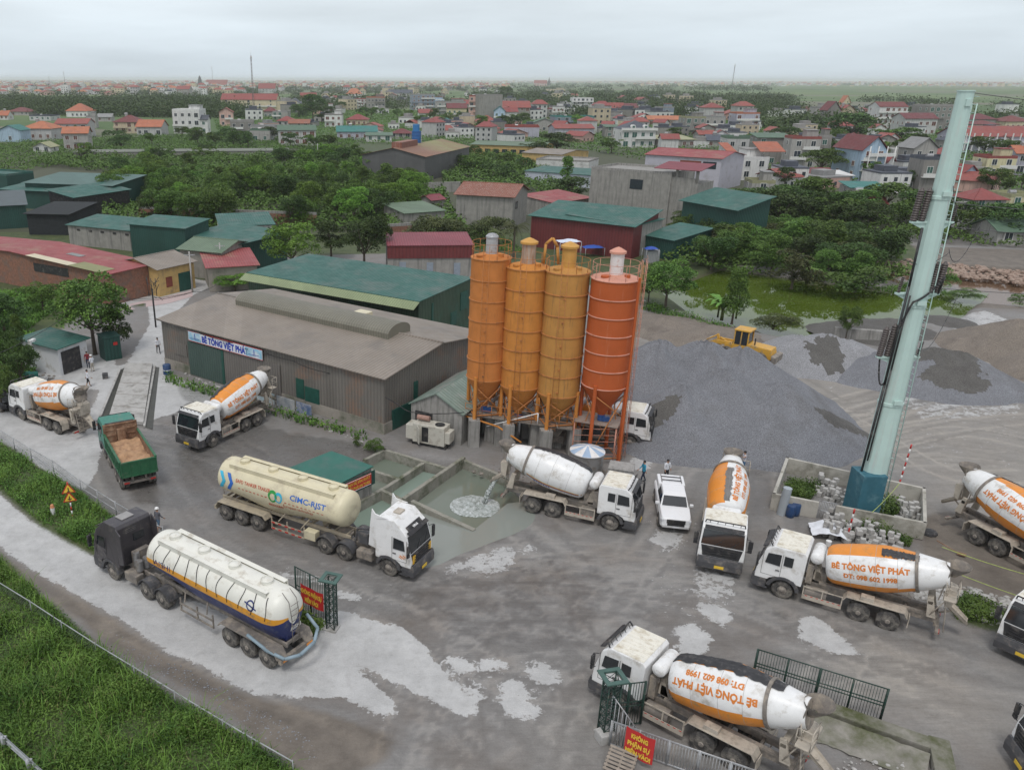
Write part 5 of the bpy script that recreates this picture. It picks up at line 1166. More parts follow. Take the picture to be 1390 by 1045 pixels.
heap('gravel_heap', 'pale gravel heap with a dark wet slide, behind the upper part of the mast', [(*pk(1235, 470, 2.9), .52), (*pk(1275, 470, 3.2), .52), (*pk(1305, 475, 2.9), .5), (*pk(1330, 495, 1.9), .45), (*pk(1200, 480, 2.2), .5)], [GR1, GRD], [(*pk(1288, 500, 1.4)[:2], 2.4, 3.4, .1), (*pk(1300, 525, .6)[:2], 2.8, 1.3, -.2)])
heap('sand_heap', 'brown sand heap at the picture edge beyond the reflecting puddles', [(*pk(1395, 432, 3.2), .45), (*pk(1430, 440, 3.2), .45), (*pk(1370, 445, 2.0), .4), (*pk(1460, 470, 2.6), .45)], [SNDM])
heap('sand_heap', 'low dark earth bank between the pond and the gravel', [(*pk(1180, 440, 1.1), .3), (*pk(1215, 432, 1.2), .3), (*pk(1160, 436, .9), .3), (*pk(1290, 428, .7), .3)], [GRD])
heap('sand_heap', 'low track ramp of rolled gravel leading up behind the largest heap', [(*pk(900, 430, 1.1), .2), (*pk(960, 445, 1.2), .2), (*pk(1005, 462, 1.5), .25)], [SNDM])
m = MB(); m.b(-3, 3, -.3, .3, -.2, 1.3); o = part('concrete_wall', m, CONC, None, G(1173, 462), rz=R(-18)); tag(o, 'short grey concrete slab wall at the foot of the pale gravel heap', 'wall')
# ================================================================ BUILDINGS
def cmat(name, col, per=.3, axis='x', **k): return mat(name, col, k.pop('rough', .6), k.pop('var', .12), k.pop('scale', .5), corr=axis, cper=per, **k)
R_BROWN = cmat('roof_brown_sheet', (.28, .24, .20), .33, sheet=2.2, dirt=(.19, .17, .15), damt=.3, dscale=.3)
W_BROWN = cmat('wall_brown_sheet', (.185, .17, .15), .33, 'xy', sheet=1.1, dirt=(.25, .15, .10), damt=.35, dscale=.35)
R_TEAL = cmat('roof_teal_sheet', (.03, .125, .10), .4, sheet=2, dirt=(.10, .145, .125), damt=.45, dscale=.3)
R_TEALY = mat('roof_teal_y', (.035, .14, .115), .6, .15, .4, (.09, .14, .125), .3, .2, corr='y', cper=.4, sheet=3)
W_TEAL = cmat('wall_teal_sheet', (.018, .075, .06), .35, 'xy', sheet=1.6)
W_GREEN = cmat('wall_green_sheet', (.045, .085, .05), .3, 'xy', sheet=1.2, dirt=(.03, .11, .08), damt=.3, dscale=.25)
R_PALEG = cmat('skirt_pale_green', (.25, .30, .16), .3, sheet=1.6)
R_RED = cmat('roof_red_sheet', (.33, .075, .075), .35, sheet=2.5, dirt=(.30, .17, .12), damt=.35, dscale=.25)
R_MAROON = cmat('roof_maroon_sheet', (.24, .05, .065), .35, sheet=3)
W_MAROON = cmat('wall_maroon_sheet', (.16, .03, .03), .5, 'xy', sheet=2)
R_RUST = cmat('roof_rust_sheet', (.25, .085, .05), .35, sheet=1, dirt=(.35, .24, .2), damt=.5, dscale=1, streak=True)
R_GREYS = cmat('roof_grey_sheet', (.27, .28, .27), .4, sheet=2)
R_OLIVE = cmat('roof_olive_sheet', (.27, .27, .12), .4, sheet=4)
R_GRG = cmat('roof_green_grey', (.14, .20, .13), .4, sheet=3)
W_GREYS = cmat('wall_grey_sheet', (.12, .12, .12), .35, 'xy', sheet=2.5)
BRICK = mat('brick_wall', (.24, .115, .075), .95, .3, 3, (.16, .12, .10), .5, .8)
STAINW = mat('stained_render', (.29, .28, .255), .95, .15, 1, (.165, .16, .15), .45, .5, streak=True)
PLINTH = mat('stained_plinth', (.33, .30, .26), .95, .2, 1, (.11, .12, .08), .55, .5)
YELW = mat('ochre_render', (.52, .36, .14), .9, .1, 1, (.3, .22, .12), .4, .8)
WIN = mat('window_glass_dark', (.03, .04, .05), .12, .2, 1, spec=.8)
WGRN = mat('green_shutter', (.015, .08, .06), .5, .2, 2)
WRED = mat('brown_shutter', (.20, .05, .03), .6, .2, 2)
def slabq(mb, q, t=.08, mi=0):
    q = [Vector(p) for p in q]; n = (q[1]-q[0]).cross(q[2]-q[0]).normalized()*t
    if n.z < 0: n = -n
    k = len(q); mb.add(q+[p+n for p in q], [list(range(k))[::-1], list(range(k, 2*k))]+[(i, (i+1) % k, (i+1) % k+k, i+k) for i in range(k)], mi)
def building(name, label, cat, ea, eb, z, depth, rise=1.0, roof='gx', wall=None, roofm=None, over=.3, group=None, plinth=0, base=0.0, wins=(), fall=None, rot=None):
    A, B = G(*ea, z), G(*eb, z); d = B-A; L_ = d.length; rz = math.atan2(d.y, d.x)
    t = thing(name, label, cat, (A.x, A.y, base), rz, group); z = z-base; D = depth; o = over
    m = MB(); zi = z-.04
    gab = []
    if roof == 'gx': prof = [(0, 0), (D, 0), (D, zi), (D/2, zi+rise), (0, zi)]; m.prism([(a, b_) for a, b_ in prof], 0, L_, plane='yz') if False else m.add([(0, y, zz) for y, zz in prof]+[(L_, y, zz) for y, zz in prof], [list(range(5)), list(range(9, 4, -1))]+[(i, i+5, (i+1) % 5+5, (i+1) % 5) for i in range(5)])
    elif roof == 'gy': prof = [(0, 0), (L_, 0), (L_, zi), (L_/2, zi+rise), (0, zi)]; m.prism(prof, 0, D)
    elif roof == 'mono': m.add([(0, 0, 0), (L_, 0, 0), (L_, 0, zi), (0, 0, zi), (0, D, 0), (L_, D, 0), (L_, D, zi+rise), (0, D, zi+rise)], [(0,1,2,3),(7,6,5,4),(0,4,5,1),(1,5,6,2),(3,2,6,7),(0,3,7,4)])
    else: m.b(0, L_, 0, D, 0, zi)
    part('wall', m, wall, t)
    m = MB(); sl = rise/(D/2) if roof == 'gx' else (rise/(L_/2) if roof == 'gy' else rise/D); e = o*sl
    if roof == 'gx':
        slabq(m, [(-o, -o, z-e), (L_+o, -o, z-e), (L_+o, D/2, z+rise), (-o, D/2, z+rise)]); slabq(m, [(-o, D/2, z+rise), (L_+o, D/2, z+rise), (L_+o, D+o, z-e), (-o, D+o, z-e)]); m.cyl((-o, D/2, z+rise+.06), (L_+o, D/2, z+rise+.06), .12, n=6)
    elif roof == 'gy':
        slabq(m, [(-o, -o, z-e), (L_/2, -o, z+rise), (L_/2, D+o, z+rise), (-o, D+o, z-e)]); slabq(m, [(L_/2, -o, z+rise), (L_+o, -o, z-e), (L_+o, D+o, z-e), (L_/2, D+o, z+rise)])
    elif roof == 'mono': slabq(m, [(-o, -o, z-e), (L_+o, -o, z-e), (L_+o, D+o, z+rise+e), (-o, D+o, z+rise+e)])
    elif roof == 'hip':
        h = min(L_, D)/2; r0, r1 = ((h, D/2), (L_-h, D/2)) if L_ >= D else ((L_/2, h), (L_/2, D-h)); zr = z+rise; R0, R1 = (*r0, zr), (*r1, zr)
        c4 = [(-o, -o, z), (L_+o, -o, z), (L_+o, D+o, z), (-o, D+o, z)]
        if L_ >= D: fs = [(c4[0], c4[1], R1, R0), (c4[1], c4[2], R1), (c4[2], c4[3], R0, R1), (c4[3], c4[0], R0)]
        else: fs = [(c4[0], c4[1], R0), (c4[1], c4[2], R1, R0), (c4[2], c4[3], R1), (c4[3], c4[0], R0, R1)]
        for f in fs: slabq(m, f, .1)
    elif roof == 'flat':
        p = .45
        for a_ in ((0, L_, 0, .15), (0, L_, D-.15, D), (0, .15, .15, D-.15), (L_-.15, L_, .15, D-.15)): m.b(*a_, z-.02, z+p)
        m.b(.15, L_-.15, .15, D-.15, z-.02, z+.02)
    rf = part('roof', m, roofm, t)
    if plinth:
        m = MB(); m.b(-.04, L_+.04, -.05, .0, 0, plinth); m.b(L_, L_+.05, 0, D, 0, plinth); m.b(-.05, 0, 0, D, 0, plinth); part('plinth', m, PLINTH, t)
    for wdef in wins:
        face, u, z0, ww, hh, wm = wdef; m = MB()
        if face == 'f': m.b(u, u+ww, -.07, .02, z0, z0+hh)
        elif face == 'r': m.b(L_-.02, L_+.07, u, u+ww, z0, z0+hh)
        elif face == 'l': m.b(-.07, .02, u, u+ww, z0, z0+hh)
        part('door' if z0 < .2 else 'window', m, wm, t, bevel=0)
    return t, L_
# brown warehouse with curved ridge ventilator and the company banner
wz = 4.75; t, L_ = building('warehouse', 'brown corrugated warehouse with curved ridge ventilator and blue lettered banner', 'warehouse', (219, 434), (522, 512.8), wz, 15.0, .95, 'gx', W_BROWN, R_BROWN, .35, plinth=.9,
    wins=[('f', 1.6, 1.7, 1.9, 1.2, W_BROWN), ('f', 8.0, .0+.05, .6, 3.2, WGRN) if False else ('f', 17.6, 1.0, .9, 1.7, WGRN), ('f', 18.6, .9, 1.6, 1.3, WGRN), ('r', 1.0, .05, 2.6, 1.7, WGRN), ('r', 3.9, .9, .5, 2.4, WGRN)])
m = MB(); m.b(3.8, 8.4, -.12, -.03, .1, 3.4); part('sliding_door', m, cmat('sliding_green', (.06, .10, .085), .3, 'x'), t)
m = MB(); m.b(8.4, 8.7, -.13, -.03, .1, 3.5); part('door_edge', m, WGRN, t)
m = MB(); m.b(8.75, 15.8, -.10, -.03, .1, 3.45); part('sliding_door', m, cmat('sliding_brown', (.17, .155, .14), .3, 'x'), t)
for x0, x1, c_ in ((13.0, 15.6, (.32, .42, .46)), (15.9, 18.0, (.30, .33, .36)), (18.2, 19.9, (.10, .16, .30))):
    m = MB(); m.b(x0, x1, -.75, -.68, 0, .95); part('painted_panel', m, mat('mural_%d' % int(x0), c_, .8, .25, 1.5, (.45, .44, .42), .6, 1.5), t)
m = MB(); vr = []     # curved ventilator
x0, x1, yc, zr = 4.0, L_-4.2, 7.5, wz+.95; K = 10
sec_ = [(yc-1.55, zr-.2)]+[(yc-1.6*math.cos(math.pi*(i+.5)/K*1.0), zr+.25+.75*math.sin(math.pi*(i+.5)/K)) for i in range(K)]+[(yc+1.55, zr-.2)]
m.add([(x0, y, z) for y, z in sec_]+[(x1, y, z) for y, z in sec_], [(i, i+len(sec_), i+len(sec_)+1, i+1) for i in range(len(sec_)-1)]+[list(range(len(sec_))), list(range(len(sec_), 2*len(sec_)))][::1]); part('ridge_ventilator', m, cmat('vent_sheet', (.19, .18, .14), .28), t)
m = MB(); m.b(16.2, 17.6, 9.3, 10.3, wz+1.0, wz+1.5); part('roof_hatch', m, CREAM, t)
b0, b1, bz0, bz1 = 4.2, 13.9, 3.55, 4.45
bn = thing('banner', 'x', 'banner')
bpy.data.objects.remove(bn)
m = MB(); m.b(b0, b1, -.26, -.2, bz0, bz1); bnr = part('banner', m, mat('banner_white', (.66, .68, .72), .6, .05, 1), t)
m = MB(); text_flat(m, 'BÊ TÔNG VIỆT PHÁT', .78, ((b0+b1)/2+.1, -.262, (bz0+bz1)/2-.03), (1, 0, 0), (0, 0, 1), .05, fit=6.1); part('lettering', m, mat('banner_blue', (.01, .04, .36), .6), bnr, fixn=False)
SKYP = mat('banner_sky_print', (.20, .45, .60), .6, .25, 1.2, (.62, .70, .74), .5, .9)
for x0, x1 in ((b0+.05, b0+1.75), (b1-2.05, b1-.05)):
    m = MB(); m.b(x0, x1, -.268, -.262, bz0+.05, bz1-.05); part('printed_picture', m, SKYP, bnr)
m = MB()      # bridge print: pylons and stays
for x in (b1-1.1, b0+.8): m.path([(x, -.275, bz0+.15), (x+.12, -.275, bz1-.12), (x+.24, -.275, bz0+.15)], .02, 4); m.path([(x-.6, -.275, bz0+.25), (x+.7, -.275, bz0+.3)], .02, 4)
part('printed_bridge', m, mat('banner_blue', (.01, .04, .36)), bnr)
m = MB()
for z in (bz0-.02, bz1): m.b(b0-.03, b1+.03, -.275, -.19, z, z+.03)
part('frame', m, REDP, bnr)
m = MB()
pts = []; 
for px, py, z in ((150, 492-40, 5.2), (219, 440, 4.6), (300, 452, 4.3), (330, 465, 4.2), (400, 487, 3.6), (440, 500, 3.5), (480, 520, 2.8)): pass
# long green warehouse behind
t2, L2 = building('warehouse', 'long dark green warehouse with a pale green roof skirt behind the brown one', 'warehouse', (337, 371), (569, 409.5), 5.3, 11, .35, 'mono', W_GREEN, R_TEAL, .15, wins=[('r', 2.5, 2.2, .3, 2.4, WGRN), ('r', 8.5, 2.5, 1.6, 2.0, WGRN), ('r', 6.5, 1.2, 1.2, 1.5, WGRN)])
m = MB(); slabq(m, [(-.2, -1.3, 4.7), (L2+.2, -1.3, 4.7), (L2+.2, -.16, 5.26), (-.2, -.16, 5.26)], .06); part('skirt_roof', m, R_PALEG, t2)
m = MB(); m.b(-.2, 8.5, -2.6, -.1, 3.0, 3.08); 
for k in range(9): m.b(k*1.0, k*1.0+.06, -2.6, -2.5, 1.2, 3.0)
part('lean_to', m, GALV, t2)
t3, L3 = building('maroon_workshop', 'low grey stained workshop with a maroon sheet roof and maroon fascia', 'workshop', (527, 345), (642, 344), 3.6, 7.5, .5, 'mono', STAINW, R_MAROON, .0, wins=[('f', 1.6, .8, .9, 1.7, mat('shutter_greyblue', (.25, .29, .34), .6)), ('f', 5.4, .7, .9, 1.7, MC['shutter_greyblue']), ('f', 9.2, .6, .9, 1.7, MC['shutter_greyblue'])])
m = MB(); m.b(-.1, L3+.1, -.15, -.02, 3.0, 4.75); m.b(-.1, L3+.1, 0.0, 10.9, 4.4, 4.48) if False else None; part('fascia', m, W_MAROON, t3)
m = MB(); slabq(m, [(-.15, -.3, 4.75), (L3+.15, -.3, 4.75), (L3+.15, 7.7, 5.2), (-.15, 7.7, 5.2)], .08); part('upper_roof', m, R_MAROON, t3)
# concrete shed beside the silos
t4, L4 = building('concrete_shed', 'grey concrete block shed with a green gabled sheet roof next to the generator', 'shed', (559, 547), (628, 562), 2.6, 8, 1.2, 'gy', CONC, mat('roof_gy_green', (.20, .26, .22), .6, .2, 1, (.33, .3, .28), .5, .5, corr='y', cper=.35), .15, wins=[('f', .4, 1.3, 1.5, .8, BLACK)])
# red workshop with green roofs, big grey block and neighbours
building('red_workshop', 'maroon striped sheet workshop with a sea green roof behind the silos', 'workshop', (722, 292), (861, 307), 5.2, 9.5, 1.3, 'mono', W_MAROON, R_TEAL, .5)
t5, L5 = building('green_workshop_annex', 'narrow grey annex with green roof joined to the maroon workshop', 'shed', (861, 306), (900, 297), 5.2, 12, .4, 'mono', STAINW, R_TEAL, .3)
building('teal_shed', 'small teal shed with a faded green roof under the grey block', 'shed', (872, 318), (915, 326), 3.2, 9, 1.0, 'mono', W_TEAL, R_TEAL, .3)
tt, LL = building('grey_block', 'big blank grey rendered building with rain stains and a red terrace roof', 'building', (803, 229), (912, 237), 9.6, 11, .4, 'flat', STAINW, CONC, 0, wins=[('f', 8.5, 6.5, 2.6, 1.8, WIN), ('r', 2, 6.6, 2.4, 1.8, WIN)])
m = MB(); slabq(m, [(LL-3.4, -.4, 10.6), (LL+5.6, -.4, 10.6), (LL+5.6, 6, 11.4), (LL-3.4, 6, 11.4)], .1); part('terrace_roof', m, R_MAROON, tt)
m = MB(); m.b(LL, LL+5.0, .4, 8, 0, 8.3); m.b(LL, LL+5.0, .4, .55, 8.3, 9.2); m.b(LL+.6, LL+1.0, .4, .8, 9.2, 10.6); m.b(LL+4.4, LL+4.9, .4, .8, 8.3, 10.6); part('terrace', m, STAINW, tt)
building('teal_warehouse', 'dark teal sheet warehouse with a broad sea green roof beside the grey block', 'warehouse', (928, 271), (1002, 284), 6.4, 7, 1.6, 'mono', W_TEAL, R_TEAL, .6)
building('rusty_roofed_house', 'old grey house with a rusty brown sheet roof above the maroon workshop', 'house', (620, 263), (697, 267), 6, 11, 1.6, 'gx', STAINW, R_RUST, .5, wins=[('r', 2, 3.5, 1.5, 1.3, WIN)])
tt, LL = building('villa_block', 'long pale lilac building with a red sheet roof and red shuttered loggia', 'building', (877, 209), (980, 215), 7.8, 16, 1.2, 'gx', mat('lilac_render', (.46, .45, .50), .9, .06, 1, (.33, .32, .33), .35, .5), R_RED, .4, wins=[('f', 9.5, 5.2, 5.5, 1.7, WRED), ('f', 15.5, 5.2, 3.4, 1.7, WIN)])
building('teal_shed', 'pale walled shed with a teal roof rim between the round tree and the yellow shed', 'shed', (713, 232), (805, 238), 3.2, 12, .4, 'mono', mat('pale_blue_wall', (.50, .53, .60), .9, .08), R_TEAL, .3)
building('red_roofed_shed', 'low shed with faded pink red roof in front of the grey block', 'shed', (753, 276), (805, 268), 3.0, 9, .8, 'mono', STAINW, R_RED, .2)
building('ochre_shed', 'ochre walled shed with brown and green roofs beyond the dark trees', 'shed', (709, 207), (762, 210), 4, 20, .8, 'gx', YELW, R_BROWN, .3)
building('low_shed', 'long low shed with green roof edge and dark openings', 'shed', (640, 196), (737, 199), 4.2, 16, .8, 'gx', YELW, R_GRG, .4, wins=[('f', 2+3.2*k, 1.5, 2.0, 1.4, WIN) for k in range(6)])
building('white_shed', 'low grey white shed with flat roof beyond the teal rimmed shed', 'shed', (728, 217), (800, 220), 3.6, 12, .3, 'flat', mat('offwhite_wall', (.58, .58, .56), .9, .1, 1, (.3, .3, .28), .4, .6), CONC, 0)
# factory with blue tower silo
tt, LL = building('factory_hall', 'grey gabled factory hall with brown and olive roof beside the blue steel tower', 'factory', (492, 210), (577, 213), 6.6, 40, 2.0, 'gy', W_GREYS, mat('roof_brown_y', (.24, .13, .085), .7, .15, .2, (.27, .27, .12), .5, .035, corr='y', cper=1.5), .4)
m = MB(); m.b(LL*.42, LL*.58, 2.5, 15, 8.3, 9.9); part('roof_monitor', m, R_RUST, tt)
building('factory_annex', 'lean-to annex with grey brown roof along the factory hall', 'factory', (577, 225), (600, 218), 3.4, 8, .8, 'mono', W_GREYS, R_GREYS, .3)
p = G(565, 236); t = thing('blue_tower', 'cobalt blue corrugated steel tower rising over the factory roof', 'silo', p+Vector((0, 1.6, 0)))
zt = ZR(p.y+1.6, 178); m = MB(); m.rev([(0, 1.35), (zt, 1.35)], n=28); part('shell', m, cmat('tower_blue', (.02, .11, .32), .9, 'z'), t); m = MB(); m.rev([(zt, 1.0), (ZR(p.y+1.6, 169), 1.0)], (-.1, 0, 0), n=20); part('cap', m, mat('tower_cap_blue', (.03, .18, .42), .5), t)
m = MB(); m.path([(1.4, -.6, 0), (1.4, -.6, zt)], .05, 4); m.path([(1.4, -1.0, 0), (1.4, -1.0, zt)], .05, 4); part('ladder', m, GALV, t)
# left hand sheds
tt, LL = building('brick_workshop', 'brick walled workshop under a patched red sheet roof', 'workshop', (-95, 331), (148, 373), 3.9, 7.5, .8, 'gy', BRICK, cmat('roof_red_y', (.33, .075, .075), .35, 'y', sheet=2.5, dirt=(.30, .17, .12), damt=.35, dscale=.25), .3)
m = MB(); zs = lambda x: 3.9+.8*(LL-x)/(LL/2)+.09
def patch(nm, xa, xb, ya, yb, mt): m = MB(); slabq(m, [(xa, ya, zs(xa)), (xb, ya, zs(xb)), (xb, yb, zs(xb)), (xa, yb, zs(xa))], .04); part(nm, m, mt, tt)
patch('cream_roof_patch', LL*.6, LL*.82, -.5, .9, mat('cream_sheet', (.58, .52, .38), .7, .1, 1)); patch('green_roof_patch', LL*.82, LL*.97, -.5, 2.0, R_OLIVE); patch('skylight', LL*.68, LL*.75, 3.4, 4.4, R_GREYS)
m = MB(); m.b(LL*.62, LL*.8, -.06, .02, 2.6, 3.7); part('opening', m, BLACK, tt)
tt, LL = building('yellow_house', 'ochre rendered low house with a brown and green sheet roof and green gate', 'house', (214, 366), (263, 355), 3.6, 8, .9, 'gx', YELW, R_BROWN, .4, wins=[('f', 1.2, 1.0, 1.0, 1.3, WRED), ('f', 3.3, .05, 2.3, 2.4, WGRN)])
building('green_roofed_house', 'low building with dull green sheet roof behind the ochre house', 'house', (244, 338), (300, 343), 4.0, 8, .9, 'gx', STAINW, R_GRG, .4)
tt, LL = building('red_canopy_shed', 'dirty walled shed with a bright red sheet roof by the lane', 'shed', (283, 364), (349, 360), 3.2, 9, .5, 'mono', PLINTH, R_RED, .4, wins=[('f', 5, 1.2, 2, 1.2, BLACK)])
building('teal_workshop', 'tall teal sheet workshop with a flat teal roof', 'workshop', (176, 305), (251, 311), 5.6, 6, .5, 'mono', W_TEAL, R_TEAL, .3)
building('teal_workshop', 'lower teal roofed workshop stepping down behind the red canopy shed', 'workshop', (253, 318), (322, 333), 4.2, 9, .6, 'mono', W_TEAL, R_TEAL, .4)
building('teal_workshop', 'teal roofed shed nearest the bright green tree', 'workshop', (315, 333), (372, 328), 3.9, 8, .5, 'mono', W_TEAL, R_TEAL, .4)
building('white_shed', 'white walled shed with pale roof tucked behind the teal workshops', 'shed', (300, 308), (372, 305), 4.2, 9, .6, 'mono', mat('offwhite_wall', (.5,.5,.5)), R_TEAL, .3)
building('teal_open_shed', 'huge open sided shed with a faded teal roof in front of the grove', 'shed', (34, 249), (152, 253), 5.0, 13, .8, 'mono', W_TEAL, cmat('roof_teal_faded', (.085, .16, .14), .5, sheet=4), .6)
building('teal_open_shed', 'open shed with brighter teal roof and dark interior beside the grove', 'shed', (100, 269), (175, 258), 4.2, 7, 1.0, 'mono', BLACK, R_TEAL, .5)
building('teal_open_shed', 'low teal shed with white rooftop tanks', 'shed', (0, 258), (88, 262), 3.8, 12, .6, 'mono', W_TEAL, R_TEAL, .5)
building('dark_shed', 'shed with a dark grey roof and teal wall at the picture edge', 'shed', (-40, 283), (35, 279), 4.2, 16, .8, 'mono', W_TEAL, mat('dark_roof', (.05, .07, .075), .5, .2, .5), .4)
building('teal_shed', 'tall dark teal wall block at the edge beside the dark roof', 'shed', (-50, 236), (9, 240), 4.6, 8, .4, 'flat', W_TEAL, R_TEAL, 0)
building('net_canopy', 'shed draped in black shade netting over its front', 'shed', (36, 291), (92, 292), 3.8, 11, .5, 'mono', mat('shade_net', (.018, .022, .024), .9, .3, 2), mat('shade_net', (.018, .022, .024)), .5)
building('long_walled_shed', 'long mould stained wall with a narrow teal sheet roof', 'shed', (92, 306), (176, 314), 3.4, 7, .7, 'mono', STAINW, R_TEAL, .3, wins=[('f', 2+2.6*k, 2.6, .7, .3, BLACK) for k in range(5)])
building('boundary_wall', 'long grey boundary wall roof line beyond the grove', 'wall', (100, 208), (392, 205), 2.4, 6, .4, 'mono', STAINW, mat('grey_green_sheet', (.17, .18, .15), .8, .1, .2), .2)
building('boundary_wall', 'low brick and block wall along the edge of the grove', 'wall', (188, 284), (430, 292), 2.0, .3, .05, 'flat', BRICK, CONC, 0)
building('boundary_wall', 'grey block wall with concrete lane at the end of the grove', 'wall', (565, 251), (625, 249), 2.0, .3, .05, 'flat', STAINW, CONC, 0)
building('small_shed', 'small green roofed shed with white roof edge behind the big bush', 'shed', (550, 290), (604, 286), 3.2, 9, .6, 'mono', STAINW, R_GRG, .3)
building('small_shed', 'tiny hut with dark red roof at the end of the grove', 'shed', (586, 272), (604, 270), 2.4, 4, .8, 'gx', STAINW, R_MAROON, .3)
building('boundary_wall', 'crumbling block wall behind the bright green tree', 'wall', (528, 308), (560, 306), 2.6, .3, .05, 'flat', BRICK, CONC, 0)
# guard hut
tt, LL = building('guard_hut', 'white guard hut with teal sheet roof, black glass front and an air conditioner', 'hut', (78, 474), (117, 460), 2.7, 4.6, -.0+.35, 'mono', mat('hut_white', (.62, .63, .64), .8, .05, 1, (.4, .38, .34), .3, 1), R_TEAL, .35, wins=[('f', .35, .05, 2.3, 2.2, BLACK)])
m = MB(); m.box((-.1, 3.0, 2.95), (.8, .35, .55), rz=.2); m.rev([(0, .2), (.03, .2)], (-.1, 2.8, 2.97), (0, -1, 0), n=16); part('air_conditioner', m, WHITE, tt, bevel=.03)
tt, LL = building('green_cabin', 'small dark green sheet metal cabin at the foot of the big roadside tree', 'cabin', (141, 461), (163, 457), 2.3, 1.7, .1, 'mono', W_TEAL, W_TEAL, .08, wins=[('f', .9, 1.5, .4, .3, REDP)])
# green roofed pump cabin among the basins with its red slogan board
tt, LL = building('pump_cabin', 'pump cabin with a flat teal sheet roof and red slogan board behind the cream tanker', 'cabin', (450, 662), (508, 634), 2.15, 3.0, .25, 'mono', CONC, R_TEAL, .1)
_c = tt.children[0]
for o in list(tt.children): bpy.data.objects.remove(o)
PA, PB, PC, PD = G(383, 640, 2.1), G(454.6, 661.5, 2.0), G(508, 633.5, 2.25), G(450.8, 613, 2.45)
tt.location = (0, 0, 0); tt.rotation_euler = (0, 0, 0)
m = MB(); slabq(m, [PA, PB, PC, PD], .06); part('roof', m, mat('roof_pump', (.025, .13, .10), .55, .12, .6, (.07, .13, .115), .3, .5), tt)
q = [p.copy() for p in (PA, PB, PC, PD)]; cen = sum(q, Vector())/4; q = [cen+(p-cen)*.95 for p in q]
m = MB(); m.add([(p.x, p.y, 0) for p in q]+[(p.x, p.y, p.z-.02) for p in q], [(0,1,2,3),(7,6,5,4)]+[(i, i+4, (i+1) % 4+4, (i+1) % 4) for i in range(4)]); part('wall', m, CONC, tt)
e_ = (PC-PB); e_.z = 0; ev = e_.normalized(); nv = Vector((ev.y, -ev.x, 0)); L6 = e_.length
m = MB(); ctr = (PB+PC)/2+nv*.14; m.box((ctr.x, ctr.y, 1.35+.25), (L6*.98, .05, 1.0), rz=math.atan2(ev.y, ev.x)); part('fascia', m, W_TEAL, tt)
ctr2 = PB.lerp(PC, .47)+nv*.19; ctr2.z = 1.62; rzz = math.atan2(ev.y, ev.x)
m = MB(); m.box(ctr2, (L6*.82, .04, .78), rz=rzz); bd = part('slogan_board', m, BANNER_RED, tt)
m = MB()
for dz, tx, ft in ((.17, 'AN TOÀN ĐỂ SẢN XUẤT', L6*.74), (-.17, 'SẢN XUẤT PHẢI AN TOÀN', L6*.74)): text_flat(m, tx, .3, ctr2+nv*.03+Vector((0, 0, dz)), ev, (0, 0, 1), .02, fit=ft)
part('lettering', m, BANNER_YEL, bd, fixn=False)
m = MB()
for dz in (-.37, .37): m.box(ctr2+nv*.025+Vector((0, 0, dz)), (L6*.8, .02, .03), rz=rzz)
part('border', m, WHITE, bd)
# ================================================================ TOWN
WALLC = {'white': (.62, .62, .60), 'cream': (.55, .47, .33), 'grey': (.34, .33, .31), 'concrete': (.25, .24, .22), 'lilac': (.40, .40, .46), 'light blue': (.36, .48, .58), 'pink': (.55, .36, .31), 'yellow': (.56, .52, .33), 'slate blue': (.22, .26, .31), 'pale grey': (.46, .46, .45)}
ROOFC = {'red': (.25, .065, .055), 'orange': (.38, .13, .07), 'maroon': (.15, .04, .04), 'green': (.09, .15, .10), 'teal': (.04, .17, .15), 'slate': (.07, .08, .10), 'grey': (.24, .24, .235), 'rust': (.26, .10, .06), 'olive': (.30, .30, .17), 'flat': (.26, .25, .235), 'white': (.62, .62, .60)}
def WM(n): return mat('town_wall_'+n.replace(' ', '_'), WALLC[n], .9, .08, .5, tuple(c*.55 for c in WALLC[n]), .35, .5, streak=True, rnd=.10)
def RM(n): return mat('town_roof_'+n, ROOFC[n], .7, .12, .6, tuple(c*.6+.05 for c in ROOFC[n]), .35, .35, rnd=.10)
WGL = [mat('town_window', (.035, .045, .055), .15, .2, .5, rnd=.2), mat('town_shutter', (.13, .05, .035), .5, .2, 1, rnd=.2), mat('town_shutter_green', (.03, .10, .08), .5, .2, 1)]
WFR = mat('town_trim', (.66, .66, .63), .8, .06)
_win = {}
def win_mesh(w_, h_, k):
    key = (round(w_, 1), round(h_, 1), k)
    if key not in _win:
        m = MB(); m.b(-w_/2, w_/2, -.05, .05, 0, h_, 0)
        m.b(-w_/2-.09, w_/2+.09, -.09, .05, -.1, 0, 1); m.b(-w_/2-.09, w_/2+.09, -.09, .05, h_, h_+.1, 1); m.b(-.03, .03, -.07, -.05, 0, h_, 1); m.b(-w_/2-.09, -w_/2, -.08, .05, 0, h_, 1); m.b(w_/2, w_/2+.09, -.08, .05, 0, h_, 1)
        _win[key] = m.mesh('window', [WGL[k], WFR])
    return _win[key]
LMK = [((300, 140), 'the long cream school'), ((565, 205), 'the blue tower'), ((345, 110), 'the tall lattice mast'), ((866, 190), 'the white villa with slate roof'), ((1210, 150), 'the tall white house'), ((1190, 215), 'the light blue gabled house'), ((258, 165), 'the white cubic house'), ((930, 235), 'the lilac block'), ((1010, 222), 'the white house with orange roofs'), ((655, 145), 'the concrete tenement'), ((790, 145), 'the white flat block'), ((1345, 190), 'the arcaded blue hall'), ((15, 185), 'the pale blue gabled house'), ((620, 110), 'the horizon'), ((1110, 205), 'the olive balcony house'), ((430, 185), 'the three windowed white house'), ((720, 190), 'the grey house with red awnings')]
_lb = {}
